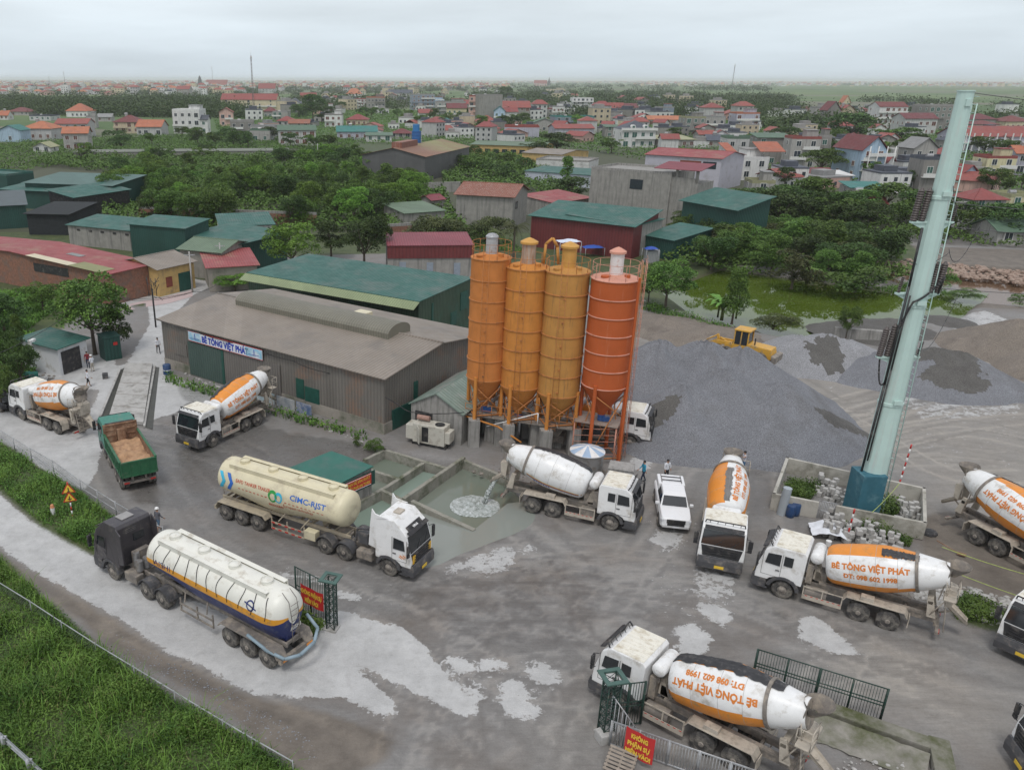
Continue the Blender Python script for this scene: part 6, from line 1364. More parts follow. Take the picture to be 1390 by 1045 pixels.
def uniq_label(base, cx, cy, names=None):
    ds = sorted(LMK, key=lambda l: (l[0][0]-cx)**2+((l[0][1]-cy)*2.2)**2)
    for l in ds[:7]:
        dx, dy = cx-l[0][0], cy-l[0][1]
        if abs(dx) > 26: rel = 'to the left of' if dx < 0 else 'to the right of'
        else: rel = 'behind' if dy < 0 else 'in front of'
        t = base+' '+rel+' '+l[1]
        if len(t.split()) <= 16 and t not in _lb: _lb[t] = 1; return t
    i = 2
    for adj in ('narrow', 'broad', 'squat', 'plain', 'weathered', 'small', 'long', 'tidy', 'lone'):
        t = adj+' '+base+' near '+ds[0][1]
        if t not in _lb: _lb[t] = 1; return t
    return t
def house(x1, x2, yt, yb, roof='hip', rc='red', wc='white', rise=1.8, depth=None, ang=0.0, floors=None, label=None, extra=None, wk=None, name='house', cat='house', win=True, group=None, over=.5):
    base = G((x1+x2)/2, yb); zt = ZR(base.y, yt); A, B = G(x1, yb), G(x2, yb); Lh = (B-A).length/max(.5, math.cos(ang)); zt = max(2.4, zt)
    D = depth or min(14, max(7, Lh*.9)); floors = floors or max(1, int(round(zt/3.3)))
    if label is None:
        fl = ('single', 'two', 'three', 'four', 'five', 'six')[min(5, floors-1)]
        base_l = '%s storey %s house with %s roof' % (fl, wc, {'flat': 'flat concrete'}.get(rc, rc) if roof != 'flat' else 'flat')
        label = uniq_label(base_l, (x1+x2)/2, (yt+yb)/2)
    dc = Vector((math.cos(ang), math.sin(ang), 0)); t = thing(name, label, cat, base-dc*Lh/2, ang, group)
    wmat_, rmat = WM(wc), RM('flat' if roof == 'flat' and rc not in ROOFC else rc)
    m = MB()
    if roof == 'gy': m.prism([(0, 0), (Lh, 0), (Lh, zt-.05), (Lh/2, zt-.05+rise), (0, zt-.05)], 0, D)
    elif roof == 'gx': m.add([(x, y, z) for x in (0, Lh) for y, z in ((0, 0), (D, 0), (D, zt-.05), (D/2, zt-.05+rise), (0, zt-.05))], [list(range(5)), list(range(9, 4, -1))]+[(i, i+5, (i+1) % 5+5, (i+1) % 5) for i in range(5)])
    else: m.b(0, Lh, 0, D, 0, zt-.02)
    part('wall', m, wmat_, t)
    m = MB(); o = over
    if roof == 'hip':
        zr = zt+rise; h = min(Lh, D)/2; c4 = [(-o, -o, zt), (Lh+o, -o, zt), (Lh+o, D+o, zt), (-o, D+o, zt)]
        R0, R1 = ((h, D/2, zr), (Lh-h, D/2, zr)) if Lh >= D else ((Lh/2, h, zr), (Lh/2, D-h, zr))
        fs = [(c4[0], c4[1], R1, R0), (c4[1], c4[2], R1), (c4[2], c4[3], R0, R1), (c4[3], c4[0], R0)] if Lh > D+.05 else [(c4[0], c4[1], R0), (c4[1], c4[2], R1, R0), (c4[2], c4[3], R1), (c4[3], c4[0], R0, R1)]
        if abs(Lh-D) <= .05: fs = [(c4[i], c4[(i+1) % 4], R0) for i in range(4)]
        for f in fs: slabq(m, f, .12)
    elif roof == 'gy': slabq(m, [(-o, -o, zt-.15), (Lh/2, -o, zt+rise), (Lh/2, D+o, zt+rise), (-o, D+o, zt-.15)], .12); slabq(m, [(Lh/2, -o, zt+rise), (Lh+o, -o, zt-.15), (Lh+o, D+o, zt-.15), (Lh/2, D+o, zt+rise)], .12)
    elif roof == 'gx': slabq(m, [(-o, -o, zt-.15), (Lh+o, -o, zt-.15), (Lh+o, D/2, zt+rise), (-o, D/2, zt+rise)], .12); slabq(m, [(-o, D/2, zt+rise), (Lh+o, D/2, zt+rise), (Lh+o, D+o, zt-.15), (-o, D+o, zt-.15)], .12)
    elif roof == 'mono': slabq(m, [(-o, -o, zt-.1), (Lh+o, -o, zt-.1), (Lh+o, D+o, zt+rise*.6), (-o, D+o, zt+rise*.6)], .12)
    else:
        for a_ in ((0, Lh, 0, .18), (0, Lh, D-.18, D), (0, .18, .18, D-.18), (Lh-.18, Lh, .18, D-.18)): m.b(*a_, zt-.03, zt+.75)
        m.b(.18, Lh-.18, .18, D-.18, zt-.03, zt+.03)
    part('roof', m, rmat, t)
    rnd = random.Random(int(x1*13+yt*7))
    if win:
        fh = zt/floors; k = wk if wk is not None else rnd.choice((0, 0, 0, 1, 2)); nw = max(1, min(5, int(Lh/3.0)))
        for f in range(floors):
            for j in range(nw):
                if rnd.random() < .12: continue
                w_, h_ = (1.3, 1.5) if rnd.random() < .8 else (1.9, 2.0); w_ = min(w_, Lh/nw*.6)
                link('window', win_mesh(w_, h_, k), t, ((j+.5)*Lh/nw, 0, f*fh+.9 if h_ < 1.8 else f*fh+.5))
            nd = max(1, int(D/4.5)); sx_ = (base.x > 60)
            for j in range(nd):
                if rnd.random() < .45: continue
                o = link('window', win_mesh(1.1, 1.3, k), t, (Lh if base.x < 0 else 0, (j+.5)*D/nd, f*fh+1.0)); o.rotation_euler = (0, 0, math.pi/2 if base.x < 0 else -math.pi/2)
        for f in range(1, floors):     # storey slabs / balconies
            if rnd.random() < .75:
                m = MB(); bx0 = rnd.choice((0, 0, Lh*.4)); bw = Lh if rnd.random() < .5 else Lh*.55; bx1 = min(Lh, bx0+bw); m.b(bx0, bx1, -1.0, -.001, f*fh-.12, f*fh+.02)
                m.b(bx0, bx1, -1.0, -.92, f*fh+.02, f*fh+.85); part('balcony', m, WFR if rnd.random() < .6 else wmat_, t)
    if roof == 'flat' or rnd.random() < .25:
        q = rnd.random()
        if q < .5: m = MB(); m.cyl((Lh*.3, D*.5, zt+.7+rise*(roof != 'flat')), (Lh*.3+1.5, D*.5, zt+.7+rise*(roof != 'flat')), .5, n=12); m.b(Lh*.3+.1, Lh*.3+1.4, D*.5-.4, D*.5+.4, zt, zt+.4+rise*(roof != 'flat')); part('rooftop_tank', m, CHROME, t)
        elif roof == 'flat': m = MB(); m.b(Lh*.55, Lh*.95, D*.3, D*.8, zt, zt+2.4); part('stair_head', m, wmat_, t); m = MB(); m.b(Lh*.52, Lh*.98, D*.27, D*.83, zt+2.4, zt+2.6); part('stair_roof', m, RM(rnd.choice(('red', 'grey', 'flat'))), t)
    return t
H = house
HL = [ # x1 x2 yt yb roof roofcol wallcol rise kw
 (0, 30, 178, 194, 'gy', 'teal', 'light blue', 2, dict(label='pale blue gabled house with teal roof at the left picture edge')), (30, 72, 176, 191, 'hip', 'orange', 'pale grey', 3), (78, 120, 169, 188, 'gx', 'red', 'pale grey', 2), (89, 121, 182, 206, 'gx', 'orange', 'grey', 2.2, dict(ang=.15)),
 (90, 120, 152, 160, 'hip', 'orange', 'white', 5), (119, 131, 160, 175, 'flat', 'flat', 'grey', 1), (155, 190, 167, 182, 'hip', 'maroon', 'cream', 3.2), (186, 220, 173, 185, 'gx', 'orange', 'pale grey', 3), (209, 235, 151, 158, 'hip', 'maroon', 'grey', 3),
 (236, 273, 151, 182, 'flat', 'white', 'white', 1, dict(label='white cubic modern house with dark windows and stepped flat roof', wk=0)), (272, 283, 163, 182, 'gx', 'slate', 'white', 2), (299, 317, 153, 172, 'gy', 'red', 'pink', 2.5), (314, 345, 166, 185, 'flat', 'flat', 'concrete', 1), (340, 375, 173, 190, 'flat', 'grey', 'grey', 1),
 (46, 70, 202, 210, 'gy', 'olive', 'white', 1.6), (40, 70, 159, 165, 'flat', 'slate', 'pale grey', 1), (10, 40, 153, 158, 'hip', 'maroon', 'grey', 3), (0, 12, 158, 164, 'gx', 'orange', 'white', 3), (133, 152, 160, 166, 'gx', 'grey', 'grey', 2),
 (300, 376, 136, 150, 'gx', 'red', 'cream', 5, dict(label='long cream three storey school with red roof and rows of windows', floors=3, name='school', cat='school', depth=14)), (240, 258, 122, 132, 'gx', 'red', 'grey', 5), (258, 272, 121, 131, 'flat', 'white', 'white', 2), (280, 309, 115, 119, 'gx', 'red', 'white', 14),
 (340, 367, 178, 193, 'flat', 'green', 'grey', 1), (379, 429, 177, 198, 'gx', 'green', 'pale grey', 1.6, dict(label='pale two storey house with three windows and a dull green roof', floors=2)), (441, 464, 157, 173, 'flat', 'flat', 'white', 1), (438, 453, 146, 158, 'flat', 'grey', 'pale grey', 1), (470, 498, 163, 171, 'hip', 'red', 'cream', 3),
 (458, 512, 179, 190, 'gx', 'teal', 'lilac', 2.2), (497, 532, 184, 193, 'mono', 'green', 'white', 1), (530, 558, 183, 189, 'hip', 'maroon', 'grey', 2), (362, 386, 142, 149, 'gy', 'slate', 'white', 5), (386, 410, 142, 149, 'gy', 'slate', 'pale grey', 5), (409, 430, 134, 147, 'gx', 'red', 'grey', 5), (499, 523, 133, 152, 'flat', 'orange', 'concrete', 1), (481, 499, 135, 148, 'flat', 'red', 'pale grey', 1),
 (527, 560, 127, 134, 'gx', 'slate', 'white', 5), (559, 590, 129, 150, 'flat', 'flat', 'slate blue', 1), (579, 603, 136, 149, 'flat', 'white', 'light blue', 1), (593, 632, 139, 157, 'flat', 'flat', 'grey', 1), (607, 633, 147, 164, 'gx', 'maroon', 'yellow', 3), (636, 650, 131, 166, 'flat', 'red', 'pink', 1), (649, 681, 130, 167, 'flat', 'flat', 'concrete', 1, dict(label='tall bare concrete tenement with red roofed stair head and blank side', win=False)),
 (647, 675, 165, 176, 'hip', 'red', 'cream', 3), (670, 685, 151, 168, 'gy', 'teal', 'light blue', 3), (586, 627, 177, 184, 'gx', 'red', 'pale grey', 2), (598, 628, 171, 177, 'gx', 'rust', 'cream', 2), (595, 615, 166, 174, 'gy', 'teal', 'white', 2), (470, 490, 128, 133, 'hip', 'orange', 'white', 8), (358, 376, 152, 160, 'hip', 'maroon', 'grey', 3), (370, 391, 153, 164, 'flat', 'grey', 'grey', 1), (351, 374, 121, 129, 'gx', 'red', 'pale grey', 9), (376, 400, 165, 172, 'hip', 'red', 'pale grey', 2.5), (392, 420, 168, 174, 'gx', 'rust', 'grey', 2),
 (682, 719, 146, 164, 'gx', 'red', 'concrete', 4), (719, 734, 153, 163, 'gx', 'maroon', 'grey', 3), (736, 750, 148, 160, 'flat', 'red', 'grey', 1), (749, 766, 145, 160, 'flat', 'grey', 'white', 1), (762, 778, 139, 153, 'flat', 'grey', 'pale grey', 1), (776, 804, 134, 155, 'flat', 'white', 'white', 1, dict(label='white five storey flat block with blank side wall and flat roof', floors=5)), (753, 806, 159, 172, 'flat', 'teal', 'slate blue', 1), (753, 806, 174, 186, 'gx', 'red', 'lilac', 1.6),
 (685, 731, 173, 187, 'flat', 'red', 'lilac', 1, dict(label='blue grey house with red roof terrace awnings and small windows')), (725, 752, 166, 179, 'gy', 'green', 'grey', 2), (825, 845, 147, 158, 'gx', 'red', 'white', 4), (838, 866, 146, 158, 'gx', 'maroon', 'pale grey', 3), (894, 914, 146, 162, 'flat', 'flat', 'slate blue', 1), (937, 956, 150, 157, 'hip', 'red', 'pink', 4), (821, 845, 172, 187, 'mono', 'green', 'concrete', 1), (811, 843, 157, 168, 'flat', 'grey', 'grey', 1), (928, 956, 160, 184, 'flat', 'olive', 'concrete', 1), (955, 982, 159, 180, 'flat', 'grey', 'grey', 1),
 (948, 970, 182, 192, 'gx', 'red', 'grey', 1.6), (997, 1028, 154, 180, 'flat', 'orange', 'lilac', 1), (985, 1028, 188, 215, 'flat', 'green', 'pale grey', 1), (894, 944, 189, 200, 'mono', 'olive', 'grey', 1.4), (880, 924, 162, 170, 'gx', 'orange', 'grey', 2), (898, 920, 134, 140, 'flat', 'grey', 'grey', 1), (922, 977, 137, 140, 'gx', 'white', 'pale grey', 2), (742, 767, 121, 127, 'flat', 'flat', 'cream', 1), (725, 742, 113, 117, 'gx', 'red', 'pink', 12), (690, 722, 188, 200, 'flat', 'flat', 'grey', 1) if False else (848, 880, 188, 200, 'flat', 'flat', 'pale grey', 1) if False else (960, 990, 190, 200, 'gx', 'slate', 'grey', 2),
 (1025, 1068, 186, 224, 'mono', 'green', 'concrete', 1.4, dict(label='olive grey house with wide green balconies and shadowed loggia', wk=2)), (1070, 1107, 188, 229, 'flat', 'red', 'grey', 1), (1105, 1122, 186, 226, 'flat', 'flat', 'concrete', 1), (1075, 1100, 150, 156, 'gx', 'maroon', 'yellow', 3), (1103, 1119, 146, 170, 'flat', 'grey', 'grey', 1), (1119, 1138, 149, 172, 'gy', 'maroon', 'concrete', 5), (1136, 1162, 153, 167, 'gy', 'red', 'cream', 5), (1160, 1188, 152, 160, 'hip', 'red', 'grey', 3),
 (1226, 1268, 160, 182, 'gx', 'maroon', 'pale grey', 2.5), (1254, 1297, 143, 176, 'flat', 'flat', 'concrete', 1), (1315, 1350, 161, 173, 'hip', 'maroon', 'grey', 3), (1320, 1355, 168, 176, 'hip', 'maroon', 'pale grey', 2), (1363, 1400, 164, 174, 'hip', 'maroon', 'cream', 3), (1336, 1374, 214, 240, 'flat', 'red', 'yellow', 1), (1375, 1410, 207, 236, 'gx', 'orange', 'lilac', 2), (1234, 1268, 200, 230, 'gy', 'grey', 'grey', 3), (1246, 1284, 216, 262, 'flat', 'slate', 'concrete', 1), (1299, 1326, 237, 256, 'gy', 'red', 'light blue', 2.5),
 (1318, 1364, 274, 286, 'hip', 'red', 'grey', 2), (1108, 1154, 284, 296, 'gx', 'olive', 'concrete', 1.6), (1150, 1198, 283, 292, 'gx', 'red', 'concrete', 1.6), (1066, 1110, 276, 290, 'gx', 'grey', 'concrete', 1.6), (1118, 1156, 243, 250, 'mono', 'white', 'grey', 1), (1076, 1130, 240, 248, 'gx', 'maroon', 'grey', 1.2), (1020, 1050, 250, 262, 'flat', 'olive', 'grey', 1), (1368, 1410, 268, 282, 'flat', 'olive', 'yellow', 1), (1200, 1235, 226, 240, 'gx', 'maroon', 'pale grey', 1.6), (1155, 1200, 262, 268, 'mono', 'teal', 'grey', 1), (1352, 1410, 322, 332, 'gx', 'green', 'grey', 1.6), (1280, 1312, 296, 312, 'flat', 'grey', 'pale grey', 1),
 (1210, 1235, 205, 226, 'flat', 'white', 'white', 1), (1284, 1306, 190, 205, 'hip', 'slate', 'grey', 2),
]
for h in HL:
    kw = h[8] if len(h) > 8 else {}
    k2 = dict(kw); a_ = k2.pop('ang', (hash((h[0], h[2])) % 7-3)*.0 + ((int(h[0]) % 5)-2)*.06)
    H(*h[:4], h[4], h[5], h[6], h[7], ang=a_, **k2)
t = H(1189, 1226, 144, 176, 'gx', 'maroon', 'white', 2.4, label='tall white four storey house with red brown roof and paired brown windows', floors=4, wk=1, ang=-.05, depth=13, over=.25)
t = H(843, 888, 176, 200, 'hip', 'slate', 'white', 3.2, label='white villa with slate mansard roof, balustrade and arched dormers', floors=2, wk=2, depth=15, over=0)
zt = 0
for o in t.children:
    if o.name.startswith('wall'): zt = max(v.co.z for v in o.data.vertices); Lv = max(v.co.x for v in o.data.vertices)
for x in (Lv*.33, Lv*.7):
    m = MB(); m.prism([(x-.9, zt), (x+.9, zt), (x+.9, zt+1.3), (x+.5, zt+1.9), (x-.5, zt+1.9), (x-.9, zt+1.3)], .3, 2.8); part('dormer', m, WFR, t); m = MB(); m.b(x-.5, x+.5, .22, .3, zt+.3, zt+1.5); part('dormer_window', m, WGL[2], t)
m = MB(); m.b(-.6, Lv+.6, -.7, -.55, zt, zt+.8); m.b(-.6, Lv+.6, -.7, 0, zt-.2, zt); part('balustrade', m, WFR, t)
t = H(1163, 1197, 203, 244, 'gy', 'maroon', 'light blue', 3.6, label='light blue three storey gabled house with balconies and a grey side wall', floors=3, wk=1, ang=.10, depth=13)
m = MB(); Lv = 8
for z in (3.4, 6.6): m.b(1, 9, -1.4, -.01, z-.15, z); m.b(1, 9, -1.4, -1.3, z, z+.8)
for x in (1.2, 3.6, 6.2, 8.6): m.cyl((x, -1.3, 0), (x, -1.3, 9.2), .14, n=8)
part('balcony_columns', m, WFR, t)
for o in t.children:
    if o.name.startswith('wall'): zt = max(v.co.z for v in o.data.vertices); Lv = max(v.co.x for v in o.data.vertices)
m = MB(); m.b(Lv, Lv+.15, 0, 13.2, 0, zt-3.6); part('side_wall', m, STAINW, t)
t = H(984, 1040, 216, 244, 'flat', 'white', 'white', 1, label='white two storey house with orange tiled side roofs and open balcony', floors=2, wk=0, depth=11)
m = MB(); slabq(m, [(-.3, -.6, 7.3), (2.4, -.6, 7.3), (2.4, 8, 9.4), (-.3, 8, 9.4)], .12); part('tiled_roof', m, RM('orange'), t); m = MB(); slabq(m, [(8.5, -.6, 7.6), (15.5, -.6, 7.6), (15.5, 6, 9.8), (8.5, 6, 9.8)], .12); part('tiled_roof', m, RM('orange'), t)
t = H(1302, 1420, 184, 206, 'gx', 'red', 'lilac', 3.4, label='long pale blue arcaded hall with a red roof half hidden by the mast', floors=2, wk=0, depth=16, ang=-.04, name='arcaded_hall', cat='building')
m = MB()
for k in range(14): x = 1+k*2.9; m.b(x-.18, x+.18, -1.6, -1.3, 0, 7.2)
m.b(0, 40, -1.7, -.05, 3.5, 3.9); part('arcade', m, WFR, t)
# church tower, bell towers and masts
p = G(272, 119); t = thing('church_tower', 'dark stepped church tower on the skyline near the mast', 'church tower', p)
zt = ZR(p.y, 103); s_ = zt/28; DK = mat('dark_stone', (.06, .06, .06), .9, .2, .5); m = MB(); m.b(-5*s_, 5*s_, -5*s_, 5*s_, 0, 12*s_); m.b(-4*s_, 4*s_, -4*s_, 4*s_, 12*s_, 18*s_); m.b(-3*s_, 3*s_, -3*s_, 3*s_, 18*s_, 22*s_); part('tower', m, DK, t); m = MB(); m.rev([(22*s_, 3.3*s_), (24*s_, 2.4*s_), (28*s_, .1)], n=8); part('spire', m, DK, t)
p = G(745, 116); t = thing('church_tower', 'thin dark church spire on the far plain', 'church tower', p); zt = ZR(p.y, 104); m = MB(); m.rev([(0, 8), (zt*.5, 7), (zt*.55, 4), (zt, .1)], n=4); part('spire', m, DK, t)
for px, yb, yt, rd, lb in ((345, 157, 76, .8, 'tall red and white lattice telecom mast above the town'), (993, 122, 87, 1.4, 'slender lattice mast on the far plain'), (89, 119, 98, 1.2, 'thin far mast over the hazy roofs'), (289, 114, 91, 1.8, 'far lattice mast behind the red roofed hall'), (68, 118, 104, 1.0, 'faint short mast on the horizon haze')):
    p = G(px, yb); zt = ZR(p.y, yt); t = thing('lattice_mast', lb, 'mast', p); m = MB(); s_ = rd
    for a in (0, 2.1, 4.2): m.cyl((s_*math.cos(a), s_*math.sin(a), 0), (.5*s_*math.cos(a), .5*s_*math.sin(a), zt), .16*s_, n=5)
    n = int(zt/2.5)
    for k in range(n):
        f = lambda i, a: ((s_-(s_*.5)*i/n)*math.cos(a), (s_-(s_*.5)*i/n)*math.sin(a), zt*i/n)
        for a, b_ in ((0, 2.1), (2.1, 4.2), (4.2, 0)): m.cyl(f(k, a), f(k+1, b_), .1*s_, n=4)
    part('lattice', m, mat('mast_grey', (.22, .20, .20), .6), t); m = MB(); m.cyl((0, 0, zt), (0, 0, zt+4*s_), .12*s_, n=5)
    for k in range(3): m.cyl((s_*.8*math.cos(k*2.1), s_*.8*math.sin(k*2.1), zt-3.5*s_), (s_*.8*math.cos(k*2.1), s_*.8*math.sin(k*2.1), zt-.5), .3*s_, n=6)
    part('antenna', m, WHITE, t)
for px, yt, yb, wd in ((492, 119, 131, 3.5), (1147, 134, 152, 3.2), (604, 119, 128, 4)):
    t = H(px-5, px+5, yt+5, yb, 'gy', 'orange', 'cream', 6, label=uniq_label('cream bell tower with an orange pointed gable', px, yt), name='bell_tower', cat='tower', floors=3, depth=7)
rnd = random.Random(11); protos = []
for i in range(12):
    wl = rnd.choice(('white', 'pale grey', 'grey', 'cream', 'pink', 'light blue', 'concrete', 'white')); rc = rnd.choice(('red', 'red', 'orange', 'maroon', 'flat', 'grey', 'red', 'slate'))
    Lh, D, zt = rnd.uniform(8, 16), rnd.uniform(9, 14), rnd.choice((4, 7, 7, 10, 13)); t = thing('distant_house', 'x', 'house'); rf = 'flat' if rc in ('flat', 'grey', 'slate') else rnd.choice(('hip', 'gx', 'gy'))
    m = MB(); m.b(-Lh/2, Lh/2, -D/2, D/2, 0, zt)
    if rf == 'gy': m.prism([(-Lh/2, zt), (Lh/2, zt), (0, zt+2.6)], -D/2+.05, D/2-.05)
    part('wall', m, WM(wl), t); m = MB(); o = .6; c4 = [(-Lh/2-o, -D/2-o, zt), (Lh/2+o, -D/2-o, zt), (Lh/2+o, D/2+o, zt), (-Lh/2-o, D/2+o, zt)]; q = Lh*.2; R0, R1 = (-q, 0, zt+3), (q, 0, zt+3)
    if rf == 'hip':
        for f in ((c4[0], c4[1], R1, R0), (c4[1], c4[2], R1), (c4[2], c4[3], R0, R1), (c4[3], c4[0], R0)): slabq(m, f, .15)
    elif rf == 'gx': slabq(m, [c4[0], c4[1], (Lh/2+o, 0, zt+2.8), (-Lh/2-o, 0, zt+2.8)], .15); slabq(m, [(-Lh/2-o, 0, zt+2.8), (Lh/2+o, 0, zt+2.8), c4[2], c4[3]], .15)
    elif rf == 'gy': slabq(m, [c4[0], (0, -D/2-o, zt+2.8), (0, D/2+o, zt+2.8), c4[3]], .15); slabq(m, [(0, -D/2-o, zt+2.8), c4[1], c4[2], (0, D/2+o, zt+2.8)], .15)
    else: m.b(-Lh/2-.1, Lh/2+.1, -D/2-.1, D/2+.1, zt, zt+.5); m.b(-Lh/4, Lh/5, -D/5, D/3, zt+.5, zt+2.5)
    part('roof', m, RM(rc), t)
    w_ = MB()
    nf = max(1, int(zt/3.3))
    for f in range(nf):
        for j in range(3): x = -Lh/2+(j+.5)*Lh/3; w_.b(x-.65, x+.65, -D/2-.06, -D/2+.02, f*3.3+1, f*3.3+2.5)
    part('windows', w_, WGL[0], t)
    lb = 'distant %s %s house with %s roof in the hazy town' % ({4: 'low', 7: 'two storey', 10: 'three storey', 13: 'tall'}[zt], wl, {'flat': 'flat concrete', 'grey': 'flat grey', 'slate': 'flat dark'}.get(rc, rc)); protos.append((t, lb))
BANDS = [ # px range, py range, count
 (0, 330, 119, 131, 46), (330, 700, 119, 130, 22), (395, 640, 130, 148, 18), (690, 830, 128, 150, 9), (1020, 1100, 160, 205, 6), (1130, 1390, 152, 205, 18), (800, 1000, 160, 205, 13), (560, 800, 168, 195, 12), (1040, 1390, 215, 268, 14), (340, 640, 150, 185, 22), (640, 1050, 138, 175, 30), (1030, 1390, 150, 212, 16), (600, 1060, 152, 200, 42)]
used = [False]*len(protos); cnt = 0
for x0, x1, y0, y1, c_ in BANDS:
    for k in range(c_):
        px = rnd.uniform(x0, x1); py = y0+(y1-y0)*rnd.random()**1.3; g = G(px, py); i = rnd.randrange(len(protos))
        while py > 195 and not ('low' in protos[i][1] or 'two' in protos[i][1]): i = rnd.randrange(len(protos))
        pt, lb = protos[i]
        ds = 1.2 if g.y > 1500 else (.95 if g.y > 550 else .66); rz_ = rnd.choice((0, 0, .3, -.3, .8, 1.57))+rnd.uniform(-.1, .1)
        if not used[i]: used[i] = True; o = pt; o.location = g; o.rotation_euler = (0, 0, rz_); o.scale = (ds, ds, ds)
        else: o = dup(pt, g, rz_, sc=ds)
        o['label'] = lb.replace('in the hazy town', 'toward the '+('left', 'centre left', 'centre right', 'right')[min(3, int(px/350))]+(' horizon' if py < 132 else ' town')); o['group'] = lb.replace('distant', 'distant houses:').replace(' house with', ',')
for u, (pt, lb) in zip(used, protos):
    if not u: pt.location = G(500, 118); pt['label'] = lb
# beyond them the town reads as one mass
rs = np.random.RandomState(4); m = MB()
def mass(px, py):
    g = G(px, py); Lh, D, zt = rs.uniform(9, 18), rs.uniform(8, 13), rs.choice([5, 8, 11, 16], p=[.4, .35, .18, .07]); c_ = rs.randint(0, 3)
    m.b(g.x-Lh/2, g.x+Lh/2, g.y-D/2, g.y+D/2, 0, zt, c_); o = .4; rc = 3+int(rs.choice([0, 1, 2], p=[.45, .4, .15]))
    if rc != 4:
        R0, R1 = (g.x-Lh/4, g.y, zt+3), (g.x+Lh/4, g.y, zt+3); c4 = [(g.x-Lh/2-o, g.y-D/2-o, zt), (g.x+Lh/2+o, g.y-D/2-o, zt), (g.x+Lh/2+o, g.y+D/2+o, zt), (g.x-Lh/2-o, g.y+D/2+o, zt)]
        m.add([*c4, R0, R1], [(0, 1, 5, 4), (1, 2, 5), (2, 3, 4, 5), (3, 0, 4)], rc)
    if g.y < 1800:
        for f in range(max(1, int(zt/3.5))):
            for q in (-.3, 0, .3): m.b(g.x+q*Lh-.7, g.x+q*Lh+.7, g.y-D/2-.08, g.y-D/2+.02, f*3.4+1, f*3.4+2.6, 6)
for k in range(1900): mass(rs.uniform(-80, 1470), 109.6+(rs.rand()**1.3)*3.5)
for k in range(900): mass(rs.uniform(-60, 690)*1.0, 112+rs.rand()*9)
for k in range(240): mass(rs.uniform(-40, 330), 119+rs.rand()*11)
for k in range(750): mass(rs.uniform(860, 1440), 110+rs.rand()**1.5*6.5)
o = part('distant_town', m, [WM('white'), WM('pale grey'), WM('cream'), RM('red'), RM('flat'), RM('orange'), WGL[0]], None, fixn=False); tag(o, 'hazy mass of roofs along the horizon', None, None, 'stuff')
# ================================================================ VEGETATION
def leafmat(name, lo, hi, sc_=.6):
    m = bpy.data.materials.new(name); m.use_nodes = True; nt = m.node_tree; N = nt.nodes; L = nt.links; b = N['Principled BSDF']; b.inputs['Roughness'].default_value = .6; b.inputs['Specular IOR Level'].default_value = .25
    t = N.new('ShaderNodeTexCoord'); n = N.new('ShaderNodeTexNoise'); n.inputs['Scale'].default_value = sc_; n.inputs['Detail'].default_value = 5; n.inputs['Roughness'].default_value = .75; L.new(t.outputs['Object'], n.inputs[0])
    r = N.new('ShaderNodeMapRange'); r.inputs[1].default_value = .35; r.inputs[2].default_value = .66; L.new(n.outputs[0], r.inputs[0])
    x = N.new('ShaderNodeMix'); x.data_type = 'RGBA'; x.inputs[6].default_value = (*lo, 1); x.inputs[7].default_value = (*hi, 1); L.new(r.outputs[0], x.inputs[0])
    oi = N.new('ShaderNodeObjectInfo'); h = N.new('ShaderNodeHueSaturation'); a = N.new('ShaderNodeMapRange'); a.inputs[3].default_value = .7; a.inputs[4].default_value = 1.3; L.new(oi.outputs['Random'], a.inputs[0]); L.new(a.outputs[0], h.inputs['Value'])
    a2 = N.new('ShaderNodeMapRange'); a2.inputs[3].default_value = .485; a2.inputs[4].default_value = .515; L.new(oi.outputs['Random'], a2.inputs[0]); L.new(a2.outputs[0], h.inputs['Hue']); L.new(x.outputs[2], h.inputs['Color']); L.new(h.outputs[0], b.inputs['Base Color'])
    return m
LF = dict(dark=leafmat('leaf_dark', (.020, .046, .011), (.085, .145, .032), 6), mid=leafmat('leaf_mid', (.028, .066, .012), (.135, .22, .04), 6), bright=leafmat('leaf_bright', (.045, .11, .014), (.19, .32, .05), 6), olive=leafmat('leaf_olive', (.035, .05, .018), (.12, .135, .045), 6), grass=leafmat('grass_blades', (.035, .085, .012), (.16, .27, .045), .45), weed=leafmat('weed_leaves', (.03, .085, .012), (.15, .25, .045), .7), banana=leafmat('banana_leaf', (.06, .13, .02), (.16, .28, .05), 3), straw=leafmat('straw_grass', (.11, .13, .045), (.26, .27, .10), .6))
def leaf_quads(P, size, rs, up=.35, asp=.6):
    n = len(P); a = rs.normal(size=(n, 3)); a[:, 2] += up*2; a /= np.linalg.norm(a, axis=1)[:, None]
    t = rs.normal(size=(n, 3)); t -= a*(t*a).sum(1)[:, None]; t /= np.linalg.norm(t, axis=1)[:, None]; b = np.cross(a, t); s = size*rs.uniform(.6, 1.3, n)[:, None]
    return np.stack([P-t*s, P-b*s*asp, P+t*s, P+b*s*asp], 1).reshape(-1, 3)
